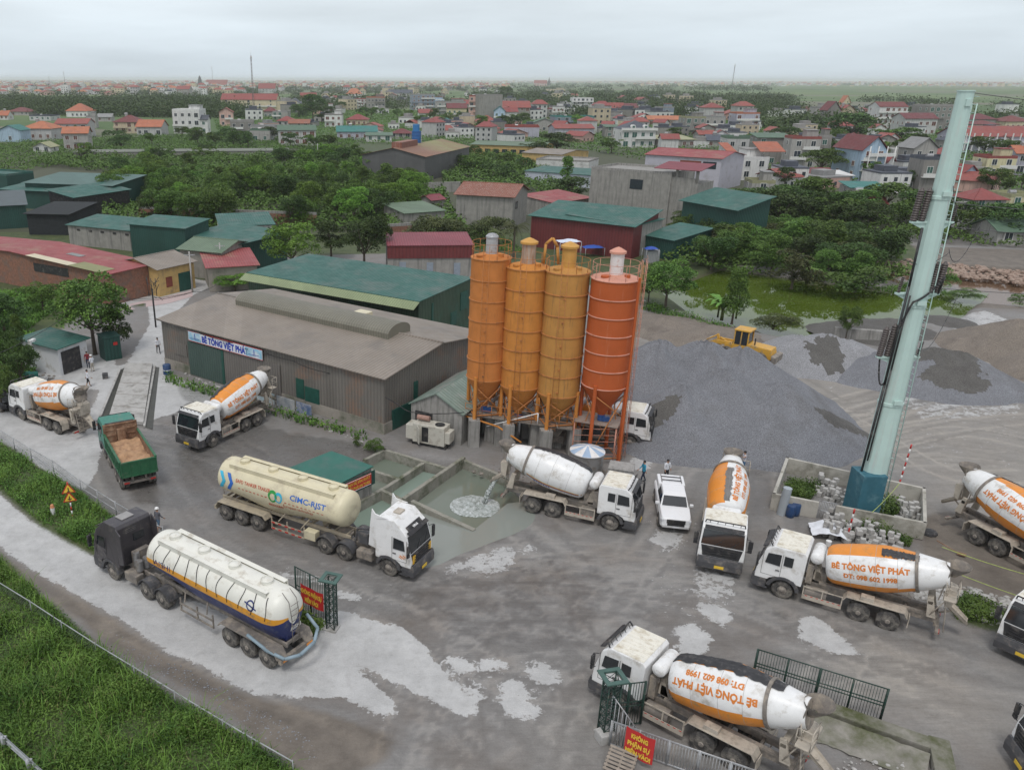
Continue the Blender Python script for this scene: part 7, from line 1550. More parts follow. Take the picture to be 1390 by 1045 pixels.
def crown_mesh(name, n, size, seed, mt, kind='round'):
    """unit tree: height 1, crown about .9 wide"""
    rs = np.random.RandomState(seed); K = {'round': 24, 'flat': 22, 'col': 20, 'bush': 16, 'lobed': 18}[kind]
    C = []
    for i in range(K):
        th = rs.uniform(0, 6.28); q = rs.rand()
        if kind == 'round': z = rs.uniform(.38, .9); rr = .36*math.sqrt(max(0, 1-((z-.62)/.36)**2))*rs.uniform(.45, 1)
        elif kind == 'flat': z = rs.uniform(.55, .88); rr = .5*rs.uniform(.2, 1)*(1-(z-.55)*1.2)
        elif kind == 'col': z = rs.uniform(.2, .95); rr = .2*rs.uniform(.2, 1)*(1.15-z)
        elif kind == 'bush': z = rs.uniform(.12, .7); rr = .48*rs.uniform(.2, 1)*math.sqrt(max(.05, 1-z*z))
        else: z = rs.uniform(.35, .9); rr = .42*rs.uniform(.4, 1)*(1.2-z)
        C.append((rr*math.cos(th), rr*math.sin(th), z, rs.uniform(.10, .19)*(1.25 if kind == 'bush' else 1)))
    C = np.array(C); w_ = C[:, 3]**2; w_ /= w_.sum(); ix = rs.choice(K, n, p=w_); d = rs.normal(size=(n, 3)); d /= np.linalg.norm(d, axis=1)[:, None]; d[:, 2] = np.where(d[:, 2] < -.3, -d[:, 2], d[:, 2])
    r = rs.uniform(.55, 1.08, n)**.6; P = C[ix, :3]+d*(C[ix, 3]*r)[:, None]*np.array([1, 1, .8]); P[:, 2] = np.maximum(P[:, 2], .03)
    co = leaf_quads(P, size, rs); q = np.arange(len(co)).reshape(-1, 4); me = np_mesh(name, co, q); me.materials.append(mt)
    return me, C
def trunk_mesh(name, C, seed, h0=.3, r=.022):
    rnd = random.Random(seed); m = MB(); top = (0, 0, h0)
    m.rev([(-.02, r*1.4), (.03, r*1.05), (h0, r*.75)], n=8)
    for i in sorted(range(len(C)), key=lambda i: -C[i][3])[:9]:
        x, y, z, _ = C[i]; mid = (x*.45, y*.45, h0+(z-h0)*.45); m.cyl(top, mid, r*.5, r*.34, n=5); m.cyl(mid, (x, y, z), r*.34, r*.12, n=5)
    return m.mesh(name, BARK)
TP = {}
def proto(key, kind, mt, n, size, seed, trunk=True, h0=.32):
    me, C = crown_mesh('crown', n, size, seed, LF[mt], kind); TP[key] = (me, trunk_mesh('trunk', C, seed, h0) if trunk else None)
for i, (kd, mt) in enumerate((('round', 'dark'), ('round', 'mid'), ('lobed', 'mid'), ('flat', 'mid'), ('round', 'bright'), ('bush', 'olive'), ('bush', 'weed'), ('col', 'mid'), ('lobed', 'dark'), ('bush', 'dark'))):
    proto('n%d' % i, kd, mt, 7000, .017, 20+i, h0=.32 if kd != 'bush' else .12); proto('m%d' % i, kd, mt, 2600, .026, 40+i, h0=.32 if kd != 'bush' else .12); proto('f%d' % i, kd, mt, 650, .05, 60+i, h0=.3)
def tree(key, p, h, w_, label, group=None, cat='tree', name='tree', rz=None):
    t = thing(name, label, cat, p, random.uniform(0, 6.28) if rz is None else rz, group); c, tr = TP[key]
    t.scale = (w_, w_, h); link('crown', c, t)
    if tr: link('trunk', tr, t)
    return t
def treepx(key, px, yb, yt, wpx, label, **k):
    g = G(px, yb); h = ZR(g.y, yt)-0; d = g.y*CP+CH*SP; return tree(key, g, max(1, h), wpx*d/FP*1.05, label, **k)
SINGLE = [('n1', 130, 482, 374, 120, 'big spreading roadside tree beside the green cabin', {}), ('n8', 160, 478, 420, 62, 'darker lower tree filling in beneath the big roadside tree', {}), ('n9', 15, 520, 430, 60, 'dense dark tree at the picture edge by the guard hut', {}), ('n7', 28, 478, 428, 34, 'slim column shaped tree beside the guard hut', {}),
 ('n0', 32, 530, 470, 60, 'low dark tree leaning over the guard hut roof', {}), ('n1', 5, 560, 500, 60, 'small dense tree behind the black car', {}), ('n8', 8, 455, 400, 90, 'dark tree clump in the field corner', {}), ('n1', 60, 425, 385, 60, 'round tree beside the brick workshop wall', {}),
 ('n4', 398, 375, 303, 84, 'bright yellow green tree next to the long green warehouse', {}), ('n0', 495, 372, 290, 86, 'dark tree between the bright tree and the maroon workshop', {}), ('n8', 450, 352, 300, 70, 'dark tree behind the bright yellow green tree', {}), ('n5', 600, 335, 278, 92, 'olive round bush tree in front of the rusty roofed house', dict(cat='bush', name='bush')), ('n5', 660, 332, 280, 66, 'lumpy olive bush with pale flowers next to the palm', dict(cat='bush', name='bush')),
 ('m7', 768, 262, 214, 40, 'round headed tree beside the pale blue walled shed', {}), ('m0', 775, 272, 240, 62, 'dark tree below the round headed tree', {}), ('n1', 903, 421, 352, 84, 'spreading tree with forked trunk on the pond bank behind the silos', {}), ('n8', 880, 412, 366, 50, 'small tree leaning on the forked bank tree', {}), ('n7', 994, 438, 362, 62, 'slim bright tree at the pond edge', {}),
 ('n1', 1148, 462, 414, 34, 'small lone tree on the heap between pond and gravel', {}), ('n5', 1050, 446, 420, 60, 'brownish scrub at the near pond bank', dict(cat='bush', name='bush')), ('m3', 1095, 292, 238, 62, 'loose tree with thin trunk in front of the grey roofed sheds', {}), ('n4', 320, 395, 372, 60, 'bright shrub row along the brown warehouse end', dict(cat='bush', name='bush')), ('n6', 345, 388, 368, 40, 'tangled shrub beside the lane fence', dict(cat='bush', name='bush')),
 ('n6', 510, 612, 592, 26, 'weedy shrub at the foot of the brown warehouse corner', dict(cat='bush', name='bush')), ('n6', 486, 606, 596, 12, 'small weed tuft near the warehouse corner', dict(cat='bush', name='bush')), ('n3', 1112, 240, 200, 70, 'large feathery tree in front of the light blue gabled house', {}), ('m0', 1150, 195, 152, 74, 'dark domed tree left of the tall white house', {}), ('m1', 1215, 200, 170, 70, 'flat topped tree below the tall white house', {}), ('m3', 1200, 290, 246, 80, 'broad acacia like tree among the red sheds', {}),
 ('n1', 1345, 262, 226, 50, 'bright loose palm like tree by the yellow house', {}), ('m0', 425, 165, 128, 42, 'dark tree crown between the school and the gabled roofs', {}), ('m0', 686, 138, 117, 24, 'dark round tree on the skyline behind the tenement', {}), ('m0', 755, 210, 180, 60, 'dark bush tree in front of the red roofed lilac house', {}), ('m1', 830, 208, 186, 40, 'light green tree beside the white villa', {}), ('m2', 915, 190, 172, 34, 'small tree right behind the white villa', {}),
 ('m7', 105, 192, 172, 12, 'narrow palm like tree beside the orange roofed shed house', {}), ('m7', 264, 180, 158, 12, 'palm in front of the white cubic house', {}), ('m1', 410, 158, 140, 36, 'round green tree near the twin gabled white houses', {}), ('m1', 1000, 345, 300, 90, 'dense dark thicket tree above the pond corner', {}), ('m6', 1160, 395, 345, 90, 'light green shrub mass on the pond bank', dict(cat='bush', name='bush')), ('m5', 1075, 390, 330, 74, 'olive domed tree over the pond', {}), ('n6', 1308, 403, 388, 44, 'low bush between the canal and the mud', dict(cat='bush', name='bush')), ('n6', 1270, 385, 355, 50, 'shrub on the canal bank behind the mast', dict(cat='bush', name='bush')), ('n6', 1385, 412, 396, 30, 'low bush at the picture edge by the canal', dict(cat='bush', name='bush'))]
for k_, px, yb, yt, wp, lb, kw in SINGLE: treepx(k_, px, yb, yt, wp, lb, **kw)
rnd = random.Random(21)
def inpoly(x, y, pl):
    c = False; n = len(pl)
    for i in range(n):
        x1, y1 = pl[i]; x2, y2 = pl[(i+1) % n]
        if (y1 > y) != (y2 > y) and x < (x2-x1)*(y-y1)/(y2-y1)+x1: c = not c
    return c
def grove(poly, n, hr, keys, label, group, wr=(.8, 1.1), mind=.62, fw=1.0):
    """poly in pixels of tree feet; spacing in metres follows the crown size"""
    pl = [(G(*q).x, G(*q).y) for q in poly]; bx = [min(p[0] for p in pl), max(p[0] for p in pl), min(p[1] for p in pl), max(p[1] for p in pl)]; pts = []; tries = 0
    while len(pts) < n and tries < n*60:
        tries += 1; x, y = rnd.uniform(bx[0], bx[1]), rnd.uniform(bx[2], bx[3])
        if not inpoly(x, y, pl): continue
        h = rnd.uniform(*hr); w_ = h*rnd.uniform(*wr)*fw
        if any((x-a)**2+(y-b_)**2 < (mind*(w_+c_)/2)**2 for a, b_, c_ in pts): continue
        pts.append((x, y, w_)); key = rnd.choice(keys); kd = ('dark round', 'leafy round', 'lobed', 'spreading', 'bright green', 'olive bushy', 'weedy bushy', 'slim', 'dark lobed', 'dark bushy')[int(key[1])]
        fx, fy = (x-bx[0])/(bx[1]-bx[0]), (y-bx[2])/(bx[3]-bx[2]); lb = label.split(' ', 1)[1] if len(label.split()) > 10 else label
        tree(key, (x, y, -.1), h, w_*1.15, kd+' '+lb+', '+('front', 'middle', 'rear')[min(2, int(fy*3))]+' '+('left', 'centre', 'right')[min(2, int(fx*3))], group)
grove([(150, 300), (200, 306), (365, 322), (372, 306), (560, 320), (568, 285), (545, 258), (440, 250), (200, 258), (140, 278)], 72, (5.8, 7.8), ['n0', 'n1', 'n6', 'n1', 'n4', 'n2', 'n9'], 'leafy tree of the dense grove behind the teal workshops', 'trees of the grove behind the workshops', (.85, 1.1), .34)
grove([(180, 258), (440, 250), (548, 258), (575, 246), (480, 213), (380, 210), (100, 218), (60, 232), (160, 238)], 46, (4.2, 6.2), ['m0', 'm1', 'm6', 'm4', 'm2', 'm9'], 'tree crown in the rear of the grove before the factory', 'trees at the rear of the grove', (.95, 1.25), .38)
grove([(110, 206), (200, 200), (310, 204), (480, 205), (330, 188), (240, 184), (125, 196)], 18, (4.5, 7), ['m0', 'm1', 'm8', 'm9'], 'dark tree in the belt before the white cubic house', 'trees in front of the white cubic house', (1.2, 1.5), .45)
grove([(640, 182), (760, 178), (860, 182), (840, 168), (640, 160), (500, 158), (480, 170)], 24, (6, 9), ['m0', 'm1', 'm2', 'm4'], 'garden tree between the middle town houses', 'trees among the middle town houses', (1.1, 1.4))
grove([(605, 246), (705, 252), (735, 215), (640, 210), (605, 220)], 13, (4.5, 6.5), ['m0', 'm1', 'm9', 'm6'], 'dark tree between the factory and the ochre shed', 'trees by the ochre shed', (1.1, 1.5))
grove([(925, 364), (1090, 374), (1190, 385), (1225, 388), (1195, 345), (1100, 325), (925, 312), (905, 345)], 30, (4.2, 6.2), ['n0', 'n1', 'n5', 'n9', 'n6', 'n2'], 'thick bank tree on the far side of the green pond', 'trees on the pond bank', (1.2, 1.6), .42)
grove([(990, 306), (1200, 318), (1390, 332), (1400, 314), (1200, 298), (1010, 288)], 26, (5.2, 6.6), ['m0', 'm0', 'm9', 'm8', 'm1'], 'dark tree of the hedge belt beyond the canal', 'dark trees beyond the canal', (1.2, 1.6), .42)
grove([(1020, 262), (1250, 268), (1390, 268), (1390, 250), (1240, 235), (1030, 245)], 9, (4, 6), ['m0', 'm1', 'm3', 'm4'], 'garden tree among the sheds by the mast', 'garden trees among the sheds')
grove([(1020, 225), (1160, 232), (1250, 225), (1390, 228), (1390, 205), (1210, 195), (1020, 190)], 14, (5.5, 8.5), ['m0', 'm1', 'm3', 'm4'], 'town tree between the houses around the blue house', 'town trees around the blue house', (1.1, 1.4))
grove([(930, 275), (1010, 292), (1060, 298), (1050, 310), (960, 312), (930, 300)], 8, (4.5, 6), ['m0', 'm8', 'm1'], 'dark tree hugging the teal warehouse', 'trees beside the teal warehouse', (1.1, 1.5), .45)
grove([(395, 168), (430, 172), (470, 152), (430, 140), (400, 145)], 9, (8, 11), ['m0', 'm1', 'm9'], 'tree beside the twin gabled white houses', 'trees beside the twin gabled houses', (1.1, 1.4), .45)
# far woods as one mass
rs = np.random.RandomState(9); co = []
def clump(g, s_, n, lf): P = rs.normal(size=(n, 3))*np.array([s_*.8, s_*.7, s_*.30])+np.array([g.x, g.y, s_*.5]); P[:, 2] = np.abs(P[:, 2]); co.append(leaf_quads(P, lf, rs))
for k in range(1500):
    px = rs.uniform(-60, 1450); py = 109.8+rs.rand()**1.6*14
    if px > 1050 and py > 115.5: continue
    clump(G(px, py), rs.uniform(7, 11), 44, 2.2)
FB = [([(60, 158), (330, 162), (310, 142), (250, 134), (100, 140), (0, 138), (-40, 146)], 330), ([(330, 146), (420, 150), (560, 152), (640, 140), (560, 130), (420, 134)], 60), ([(690, 160), (1060, 160), (1090, 146), (980, 136), (800, 138), (690, 150)], 150), ([(640, 140), (1060, 146), (1080, 134), (900, 126), (700, 124), (640, 130)], 260), ([(1040, 152), (1300, 152), (1390, 158), (1390, 166), (1040, 190)], 50), ([(280, 132), (470, 130), (640, 124), (640, 118), (300, 120)], 110), ([(0, 130), (300, 132), (300, 118), (0, 118)], 90), ([(1120, 138), (1180, 140), (1390, 150), (1390, 146), (1200, 134)], 14)]
for pl, n in FB:
    k = 0
    while k < n:
        px, py = rs.uniform(min(p[0] for p in pl), max(p[0] for p in pl)), rs.uniform(min(p[1] for p in pl), max(p[1] for p in pl))
        if not inpoly(px, py, pl): continue
        k += 1; g_ = G(px, py); clump(g_, rs.uniform(5.5, 9), 150 if g_.y > 900 else 300, 1.3 if g_.y > 900 else .8)
co = np.concatenate(co); me = np_mesh('distant_woods', co, np.arange(len(co)).reshape(-1, 4)); me.materials.append(LF['dark']); tag(link('distant_woods', me), 'far tree cover merging into haze on the plain', None, None, 'stuff')
def undergrowth(polys, label, mt, sz, dens, seed, h=(.3, 2.2)):
    rs = np.random.RandomState(seed); out = []
    for pl in polys:
        w_ = W(pl); x0, x1, y0, y1 = min(p[0] for p in w_), max(p[0] for p in w_), min(p[1] for p in w_), max(p[1] for p in w_)
        n = min(int((x1-x0)*(y1-y0)*dens), 260000); X, Y = rs.uniform(x0, x1, n), rs.uniform(y0, y1, n); k = pip(X, Y, w_); X, Y = X[k], Y[k]
        hh = h[0]+(h[1]-h[0])*np.clip(.5+.5*np.sin(X*.55+np.sin(Y*.31)*2)*np.sin(Y*.47+np.sin(X*.23)*2)+rs.normal(size=len(X))*.12, 0, 1.1)
        out.append(leaf_quads(np.stack([X, Y, hh*rs.uniform(.55, 1, len(X))], -1), sz, rs, .8))
    co = np.concatenate(out); me = np_mesh('undergrowth', co, np.arange(len(co)).reshape(-1, 4)); me.materials.append(LF[mt]); tag(link('undergrowth', me), label, None, None, 'stuff')
undergrowth([[(140, 306), (365, 326), (372, 308), (565, 325), (640, 330), (600, 262), (560, 235), (480, 210), (100, 216), (40, 226), (150, 236)], [(600, 255), (720, 262), (800, 285), (740, 205), (600, 210)]], 'thicket and undergrowth filling the grove', 'mid', .34, 6, 31, (.5, 3.0))
undergrowth([[(-60, 262), (30, 236), (130, 215), (330, 205), (480, 205), (480, 190), (200, 186), (-60, 200)]], 'gardens and hedges on the outskirts', 'mid', .3, 3.4, 32, (.2, 1.8))
undergrowth([[(905, 366), (1090, 378), (1195, 390), (1240, 388), (1200, 335), (1100, 300), (920, 300), (895, 345)], [(990, 312), (1200, 326), (1420, 338), (1420, 300), (1200, 285), (1000, 280)]], 'tangled bank thicket between pond and canal', 'mid', .3, 7, 33, (.3, 2.6))
undergrowth([[(300, 190), (800, 205), (1000, 240), (1420, 262), (1420, 170), (1040, 165), (640, 152), (400, 150), (290, 165)]], 'hedges and garden plots between the town houses', 'mid', .4, .9, 34, (.2, 1.6))
# palm and banana plants
def palm(p, h, lb, L_=2.6, n=16):
    t = thing('palm_tree', lb, 'palm', p); m = MB(); m.rev([(0, .2), (h*.5, .15), (h, .13)], n=8); part('trunk', m, BARK, t)
    m = MB(); r_ = random.Random(2)
    for k in range(n):
        a = k*2.4; el = r_.uniform(.1, 1.0); pts = []
        for i in range(8):
            s = i/7*L_; pts.append(Vector((s*math.cos(a)*math.cos(el*.6), s*math.sin(a)*math.cos(el*.6), h+s*math.sin(el)-.42*s*s*(.6+.4*(1-el)))))
        for i in range(7):
            d = (pts[i+1]-pts[i]).normalized(); sd = Vector((-math.sin(a), math.cos(a), 0)); 
            for q in (0, .5):
                b_ = pts[i].lerp(pts[i+1], q)
                for s in (1, -1): e = b_+sd*s*.55*(1-i/9)+d*.25+Vector((0, 0, -.22)); m.add([b_, b_+d*.14, e], [(0, 1, 2)])
    part('fronds', m, LF['olive'], t, fixn=False)
palm(G(697, 352), 5.0, 'coconut palm behind the first silo'); palm(G(676, 350), 3.9, 'shorter palm next to the taller coconut palm', 2.0, 12)
def banana(p, h, lb, grp):
    t = thing('banana_plant', lb, 'banana plant', p, 0, grp); m = MB(); r_ = random.Random(int(p[0]*10))
    for k in range(8):
        a = r_.uniform(0, 6.28); L_ = h*r_.uniform(.6, .9); w_ = .28; prev = None
        for i in range(6):
            s = i/5; c = Vector((s*L_*.75*math.cos(a), s*L_*.75*math.sin(a), h*.45+L_*(s*.9-s*s*.75))); ww = w_*math.sin(math.pi*(.12+.8*s)); sd = Vector((-math.sin(a), math.cos(a), .1))*ww; cur = (c-sd, c+sd)
            if prev: m.add([prev[0], prev[1], cur[1], cur[0]], [(0, 1, 2, 3)])
            prev = cur
    part('leaves', m, LF['banana'], t, fixn=False); m = MB(); m.cyl((0, 0, 0), (0, 0, h*.5), .12, .09, n=8); part('stem', m, LF['olive'], t)
for i in range(26):
    px, py = (rnd.uniform(1085, 1185), rnd.uniform(350, 392)) if i < 17 else ((rnd.uniform(640, 700), rnd.uniform(238, 246)) if i < 22 else (rnd.uniform(965, 1000), rnd.uniform(428, 436)))
    banana(G(px, py), rnd.uniform(2.2, 3.6), 'banana plant with broad pale leaves on the pond bank' if i < 17 else ('banana plant beside the factory annex' if i < 22 else 'banana plant at the near pond edge'), ('banana plants on the pond bank' if i < 17 else ('banana plants by the factory' if i < 22 else 'banana plants at the near edge')))
def blades(name, polys, dens, lr, wd, mt, seed, label, leafy=0, hfun=None, exclude=None):
    rs = np.random.RandomState(seed); V = []
    for pl in polys:
        w_ = W(pl); xs_ = [p[0] for p in w_]; ys_ = [p[1] for p in w_]; x0, x1 = max(min(xs_), -75), min(max(xs_), 96); y0, y1 = max(min(ys_), 19), max(ys_)
        n = int((x1-x0)*(y1-y0)*dens); X = rs.uniform(x0, x1, n); Y = rs.uniform(y0, y1, n); k = pip(X, Y, w_)
        # thin out towards the edges and in clumps
        X, Y = X[k], Y[k]; h = np.array([mnoise.noise((x*.45, y*.45, 0)) for x, y in zip(X, Y)]) if len(X) < 200000 else np.sin(X*.9+np.sin(Y*.7)*2)*np.sin(Y*1.1)
        keep = rs.rand(len(X)) < .85+h*.5; X, Y, h = X[keep], Y[keep], h[keep]
        n = len(X); L_ = rs.uniform(lr[0], lr[1], n)*(1+h*.9); a = rs.uniform(0, 6.28, n); le = rs.uniform(.15, .8, n); z0 = np.zeros(n) if hfun is None else hfun(X, Y, h)
        dx, dy = np.cos(a)*le, np.sin(a)*le; sx_, sy_ = -np.sin(a)*wd, np.cos(a)*wd; b0 = np.stack([X, Y, z0], -1); md = b0+np.stack([dx*L_*.4, dy*L_*.4, L_*.65], -1); tp_ = b0+np.stack([dx*L_, dy*L_, L_*.85], -1); s = np.stack([sx_, sy_, 0*sx_], -1)
        V.append(np.stack([b0-s, b0+s, md+s*.8, md-s*.8], 1).reshape(-1, 3)); V.append(np.stack([md-s*.8, md+s*.8, tp_+s*.1, tp_-s*.1], 1).reshape(-1, 3))
        if leafy:
            m_ = int(n*leafy); ix = rs.choice(n, m_); P = b0[ix]+rs.normal(size=(m_, 3))*.12; P[:, 2] = np.abs(P[:, 2])+.12+rs.rand(m_)*.45*np.clip(.6+h[ix]*2, .15, 1.6); V.append(leaf_quads(P, wd*2.0, rs, .7, .7))
    co = np.concatenate(V); me = np_mesh(name, co, np.arange(len(co)).reshape(-1, 4)); me.materials.append(mt); o = link(name, me); tag(o, label, None, None, 'stuff'); return o
NEARG = [[(-60, 720), (0, 762), (60, 818), (128, 878), (200, 932), (300, 990), (395, 1045), (430, 1075), (-60, 1075)]]
blades('grass', NEARG, 210, (.2, .55), .018, LF['grass'], 1, 'long green grass on the embankment in the corner', 0)
blades('weeds', NEARG, 130, (.15, .4), .026, LF['weed'], 2, 'leafy ground weeds and creepers on the embankment', 2.2)
blades('tall_grass', NEARG, 16, (.6, 1.25), .022, LF['grass'], 11, 'taller tufts standing out of the embankment grass', 0)
blades('dry_grass', NEARG, 9, (.3, .8), .018, LF['straw'], 12, 'pale seed heads and dry stems among the embankment grass', 0)
STRIP = [[(-80, 568), (0, 603), (60, 643), (112, 674), (160, 710), (200, 737), (222, 744), (190, 763), (130, 752), (60, 714), (0, 664), (-80, 612)]]
blades('grass', STRIP, 120, (.25, .7), .022, LF['grass'], 3, 'grass strip between the wire fence and the pale road', 0)
blades('weeds', STRIP, 70, (.15, .4), .03, LF['weed'], 4, 'leafy weeds in the strip along the wire fence', 2.0)
blades('weeds', [[(388, 822), (442, 850), (425, 872), (372, 858)], [(1290, 822), (1320, 808), (1375, 832), (1370, 852), (1300, 842)], [(1070, 650), (1115, 660), (1100, 680), (1065, 672)], [(1185, 678), (1225, 690), (1215, 702), (1180, 696)], [(1150, 712), (1240, 732), (1236, 742), (1150, 722)]], 190, (.15, .45), .03, LF['weed'], 5, 'weeds around the gate pillar, the mast enclosure and the rubble', 2.5)
blades('field_grass', [[(-75, 400), (60, 394), (80, 420), (40, 450), (-75, 470)], [(-60, 452), (50, 452), (60, 500), (0, 545), (-60, 560)]], 40, (.3, .8), .05, LF['grass'], 6, 'overgrown grass field beside the brick workshop', 1)
blades('bank_grass', [[(880, 412), (960, 435), (1000, 447), (950, 442), (870, 420)], [(560, 330), (720, 345), (640, 300)], [(1180, 392), (1240, 385), (1300, 400), (1240, 402)], [(225, 520), (380, 568), (500, 600), (500, 590), (380, 558), (228, 510)]], 22, (.2, .5), .05, LF['weed'], 7, 'rough grass along banks and wall feet', 2)
# ================================================================ MAST, ENCLOSURE, GATES, FENCES, SIGNS, PEOPLE
PG = mat('mast_pale_green', (.50, .66, .61), .5, .05, 1, (.52, .60, .56), .3, .8, streak=True)
BLUEB = mat('cladding_blue', (.035, .135, .18), .6, .12, 1.5, (.10, .22, .26), .3, 1.2)
INSU = mat('brown_insulator', (.085, .07, .065), .5, .1, 2)
p = G(1173, 697); mastp = p; zt = ZR(p.y, 123)
t = thing('power_mast', 'pale green tapered steel power mast with blue clad foot and cable ends', 'power mast', p)
m = MB(); m.rev([(0, .78), (zt*.5, .60), (zt, .40)], n=12, sm=False); part('shaft', m, PG, t)
m = MB(); m.rev([(zt, .44), (zt+.06, .44)], n=12); m.box((0, -.42, zt-.55), (.3, .1, .35)); part('cap', m, PG, t)
for k in range(3):
    z = zt*(.3+.24*k); rr = .78-.38*z/zt; m = MB(); m.rev([(z, rr+.01), (z+.03, rr+.05), (z+.2, rr+.05), (z+.23, rr+.01)], n=12, sm=False); m.box((0, -rr-.06, z+.35), (.5, .12, .25)); part('collar', m, PG, t)
m = MB(); m.b(-1.15, .35, -1.0, .55, 0, 3.2); part('foot_cladding', m, BLUEB, t, bevel=.04)
m = MB()       # ladder on the right flank
for dy in (-.2, .2): m.path([(1.08, dy, .3), (.62, dy, zt-.6)], .03, 5)
for k in range(int(zt/.4)): f = k*.4/zt; x = 1.08-.46*f; m.cyl((x, -.2, .4+k*.4), (x, .2, .4+k*.4), .018, n=4)
for k in range(8): z = 1+k*3; x = 1.08-.46*z/zt; m.cyl((x, 0, z), (.3, 0, z), .03, n=5)
part('ladder', m, PG, t)
def rowz(py): return ZR(p.y, py)
for q, (py, lx, rx) in enumerate(((300, -1.35, 1.05), (397, -1.25, 1.25), (483, -1.5, 1.05))):
    z = rowz(py); m = MB(); m.b(lx, rx, -.12, .12, z-.06, z+.04); m.prism([(lx, z-.06), (-.5, z-.06), (-.5, z-.45)], -.05, .05); m.prism([(rx, z-.06), (.5, z-.06), (.5, z-.45)], -.05, .05); part('crossarm', m, PG, t)
    for x in ((lx+.15, lx+.6) if q != 1 else (rx-.5, rx-.12)):
        m = MB(); prof = []; hh = 1.7 if x != lx+.6 or q != 2 else 1.9; zz = z+.05
        for k in range(13): prof += [(hh*k/13, .15), (hh*(k+.5)/13, .19)]
        m.rev(prof+[(hh, .12), (hh+.12, .05)], (x, 0, zz), (.05, 0, 1), 14); part('cable_termination', m, INSU, t)
    xo = rx-.1 if q != 1 else lx+.15; m = MB(); m.rev(sum([[(.95*k/9, .06), (.95*(k+.5)/9, .11)] for k in range(9)], []), (xo, 0, z+.05), (.1, 0, 1), 10); part('surge_arrester', m, INSU, t)
def hang(a, b_, sag, n=14): a, b_ = Vector(a), Vector(b_); return [a.lerp(b_, i/n)-Vector((0, 0, sag*4*(i/n)*(1-i/n))) for i in range(n+1)]
m = MB(); m.path([(-.9, -.2, 3.2), (-.82, -.3, 9), (-.75, -.3, 15), (-.72, -.2, rowz(300)-.3)], .07, 6); part('cable', m, BLACK, t)
m = MB(); m.path([(-.78, -.35, 4), (-.7, -.42, 10), (-.62, -.42, 14.5)], .05, 5); part('cable', m, BLACK, t)
m = MB(); m.path(hang((-.75, -.3, 12.5), (-.55, -.7, 14.2), -.1)+hang((-.55, -.7, 14.2), (1.0, -.55, 15.6), .25)+[Vector((1.15, -.1, rowz(397)))], .06, 6); part('cable', m, BLACK, t)
m = MB(); m.path(hang((-1.3, 0, rowz(483)), (-.8, -.3, 9.3), .9), .05, 5); part('cable', m, BLACK, t)
WIRE = mat('wire_grey', (.10, .10, .105), .6)
for (py, x, far) in ((125, .4, 40), (275, 1.0, 44), (307, 1.0, 40), (390, 1.1, 46), (300, -1.2, -1)):
    if far < 0: continue
    z = rowz(py); m = MB(); m.path(hang(p+Vector((x, 0, z)), p+Vector((x+far, 6, z-1.0)), .9, 20), .018, 4); o = part('power_line', m, WIRE, None); tag(o, {125: 'topmost thin power line leaving the mast tip', 275: 'power line leaving the mast above its upper crossarm', 307: 'power line just below the upper crossarm of the mast', 390: 'power line leaving the middle crossarm of the mast'}[py], 'cable')
for a, b_, sg in (((.3, -.4, rowz(250)), (2.2, 0, rowz(295)), 1.0), ((1.0, -.3, rowz(335)), (2.6, -.1, rowz(300)), 1.4), ((.5, -.5, rowz(468)), (2.4, 0, rowz(400)), 1.3), ((-1.2, 0, rowz(350)), (1.0, -.4, rowz(340)), .5)):
    m = MB(); m.path(hang(a, b_, sg), .02, 4); part('loop_cable', m, WIRE, t)
# enclosure walls
ENC = mat('enclosure_wall', (.47, .45, .40), .95, .12, 1, (.22, .21, .17), .5, .7)
encw = [(1066, 640), (1250, 682), (1251, 730), (1048, 690)]; P4 = [G(*q) for q in encw]
t = thing('mast_enclosure', 'low weathered whitewashed wall enclosure around the foot of the mast', 'wall', P4[0]); off = -Vector(P4[0])
for i, (a, b_, g0) in enumerate(((P4[0], P4[1], None), (P4[1], P4[2], None), (P4[2], P4[3], (.44, .58)), (P4[3], P4[0], None))):
    segs = [(0, 1)] if not g0 else [(0, 1-g0[1]+.02), (1-g0[0]+.04, 1)]
    if g0: segs = [(0, .56), (.70, 1)]
    for s0, s1 in segs:
        m = MB(); wallseg(m, a.lerp(b_, s0)+off, a.lerp(b_, s1)+off, .2, 0, 1.15); part('wall', m, ENC, t, bevel=.015)
m = MB(); a, b_ = P4[2].lerp(P4[3], .57)+off, P4[2].lerp(P4[3], .69)+off
for k in range(12): q = a.lerp(b_, k/11); m.cyl((q.x, q.y, .05), (q.x, q.y, 1.25), .02, n=4)
m.path([a+Vector((0, 0, 1.25)), b_+Vector((0, 0, 1.25))], .03); m.path([a+Vector((0, 0, .6)), b_+Vector((0, 0, .6))], .03); part('gate', m, GALV, t)
m = MB(); m.cyl((0, 0, 0), (.12, 0, 1.9), .27, n=16); o = part('concrete_pipe', m, mat('pipe_blue_grey', (.36, .40, .43), .8, .1, 1), None, G(1061, 697)); tag(o, 'upright blue grey concrete pipe at the corner of the enclosure', 'pipe')
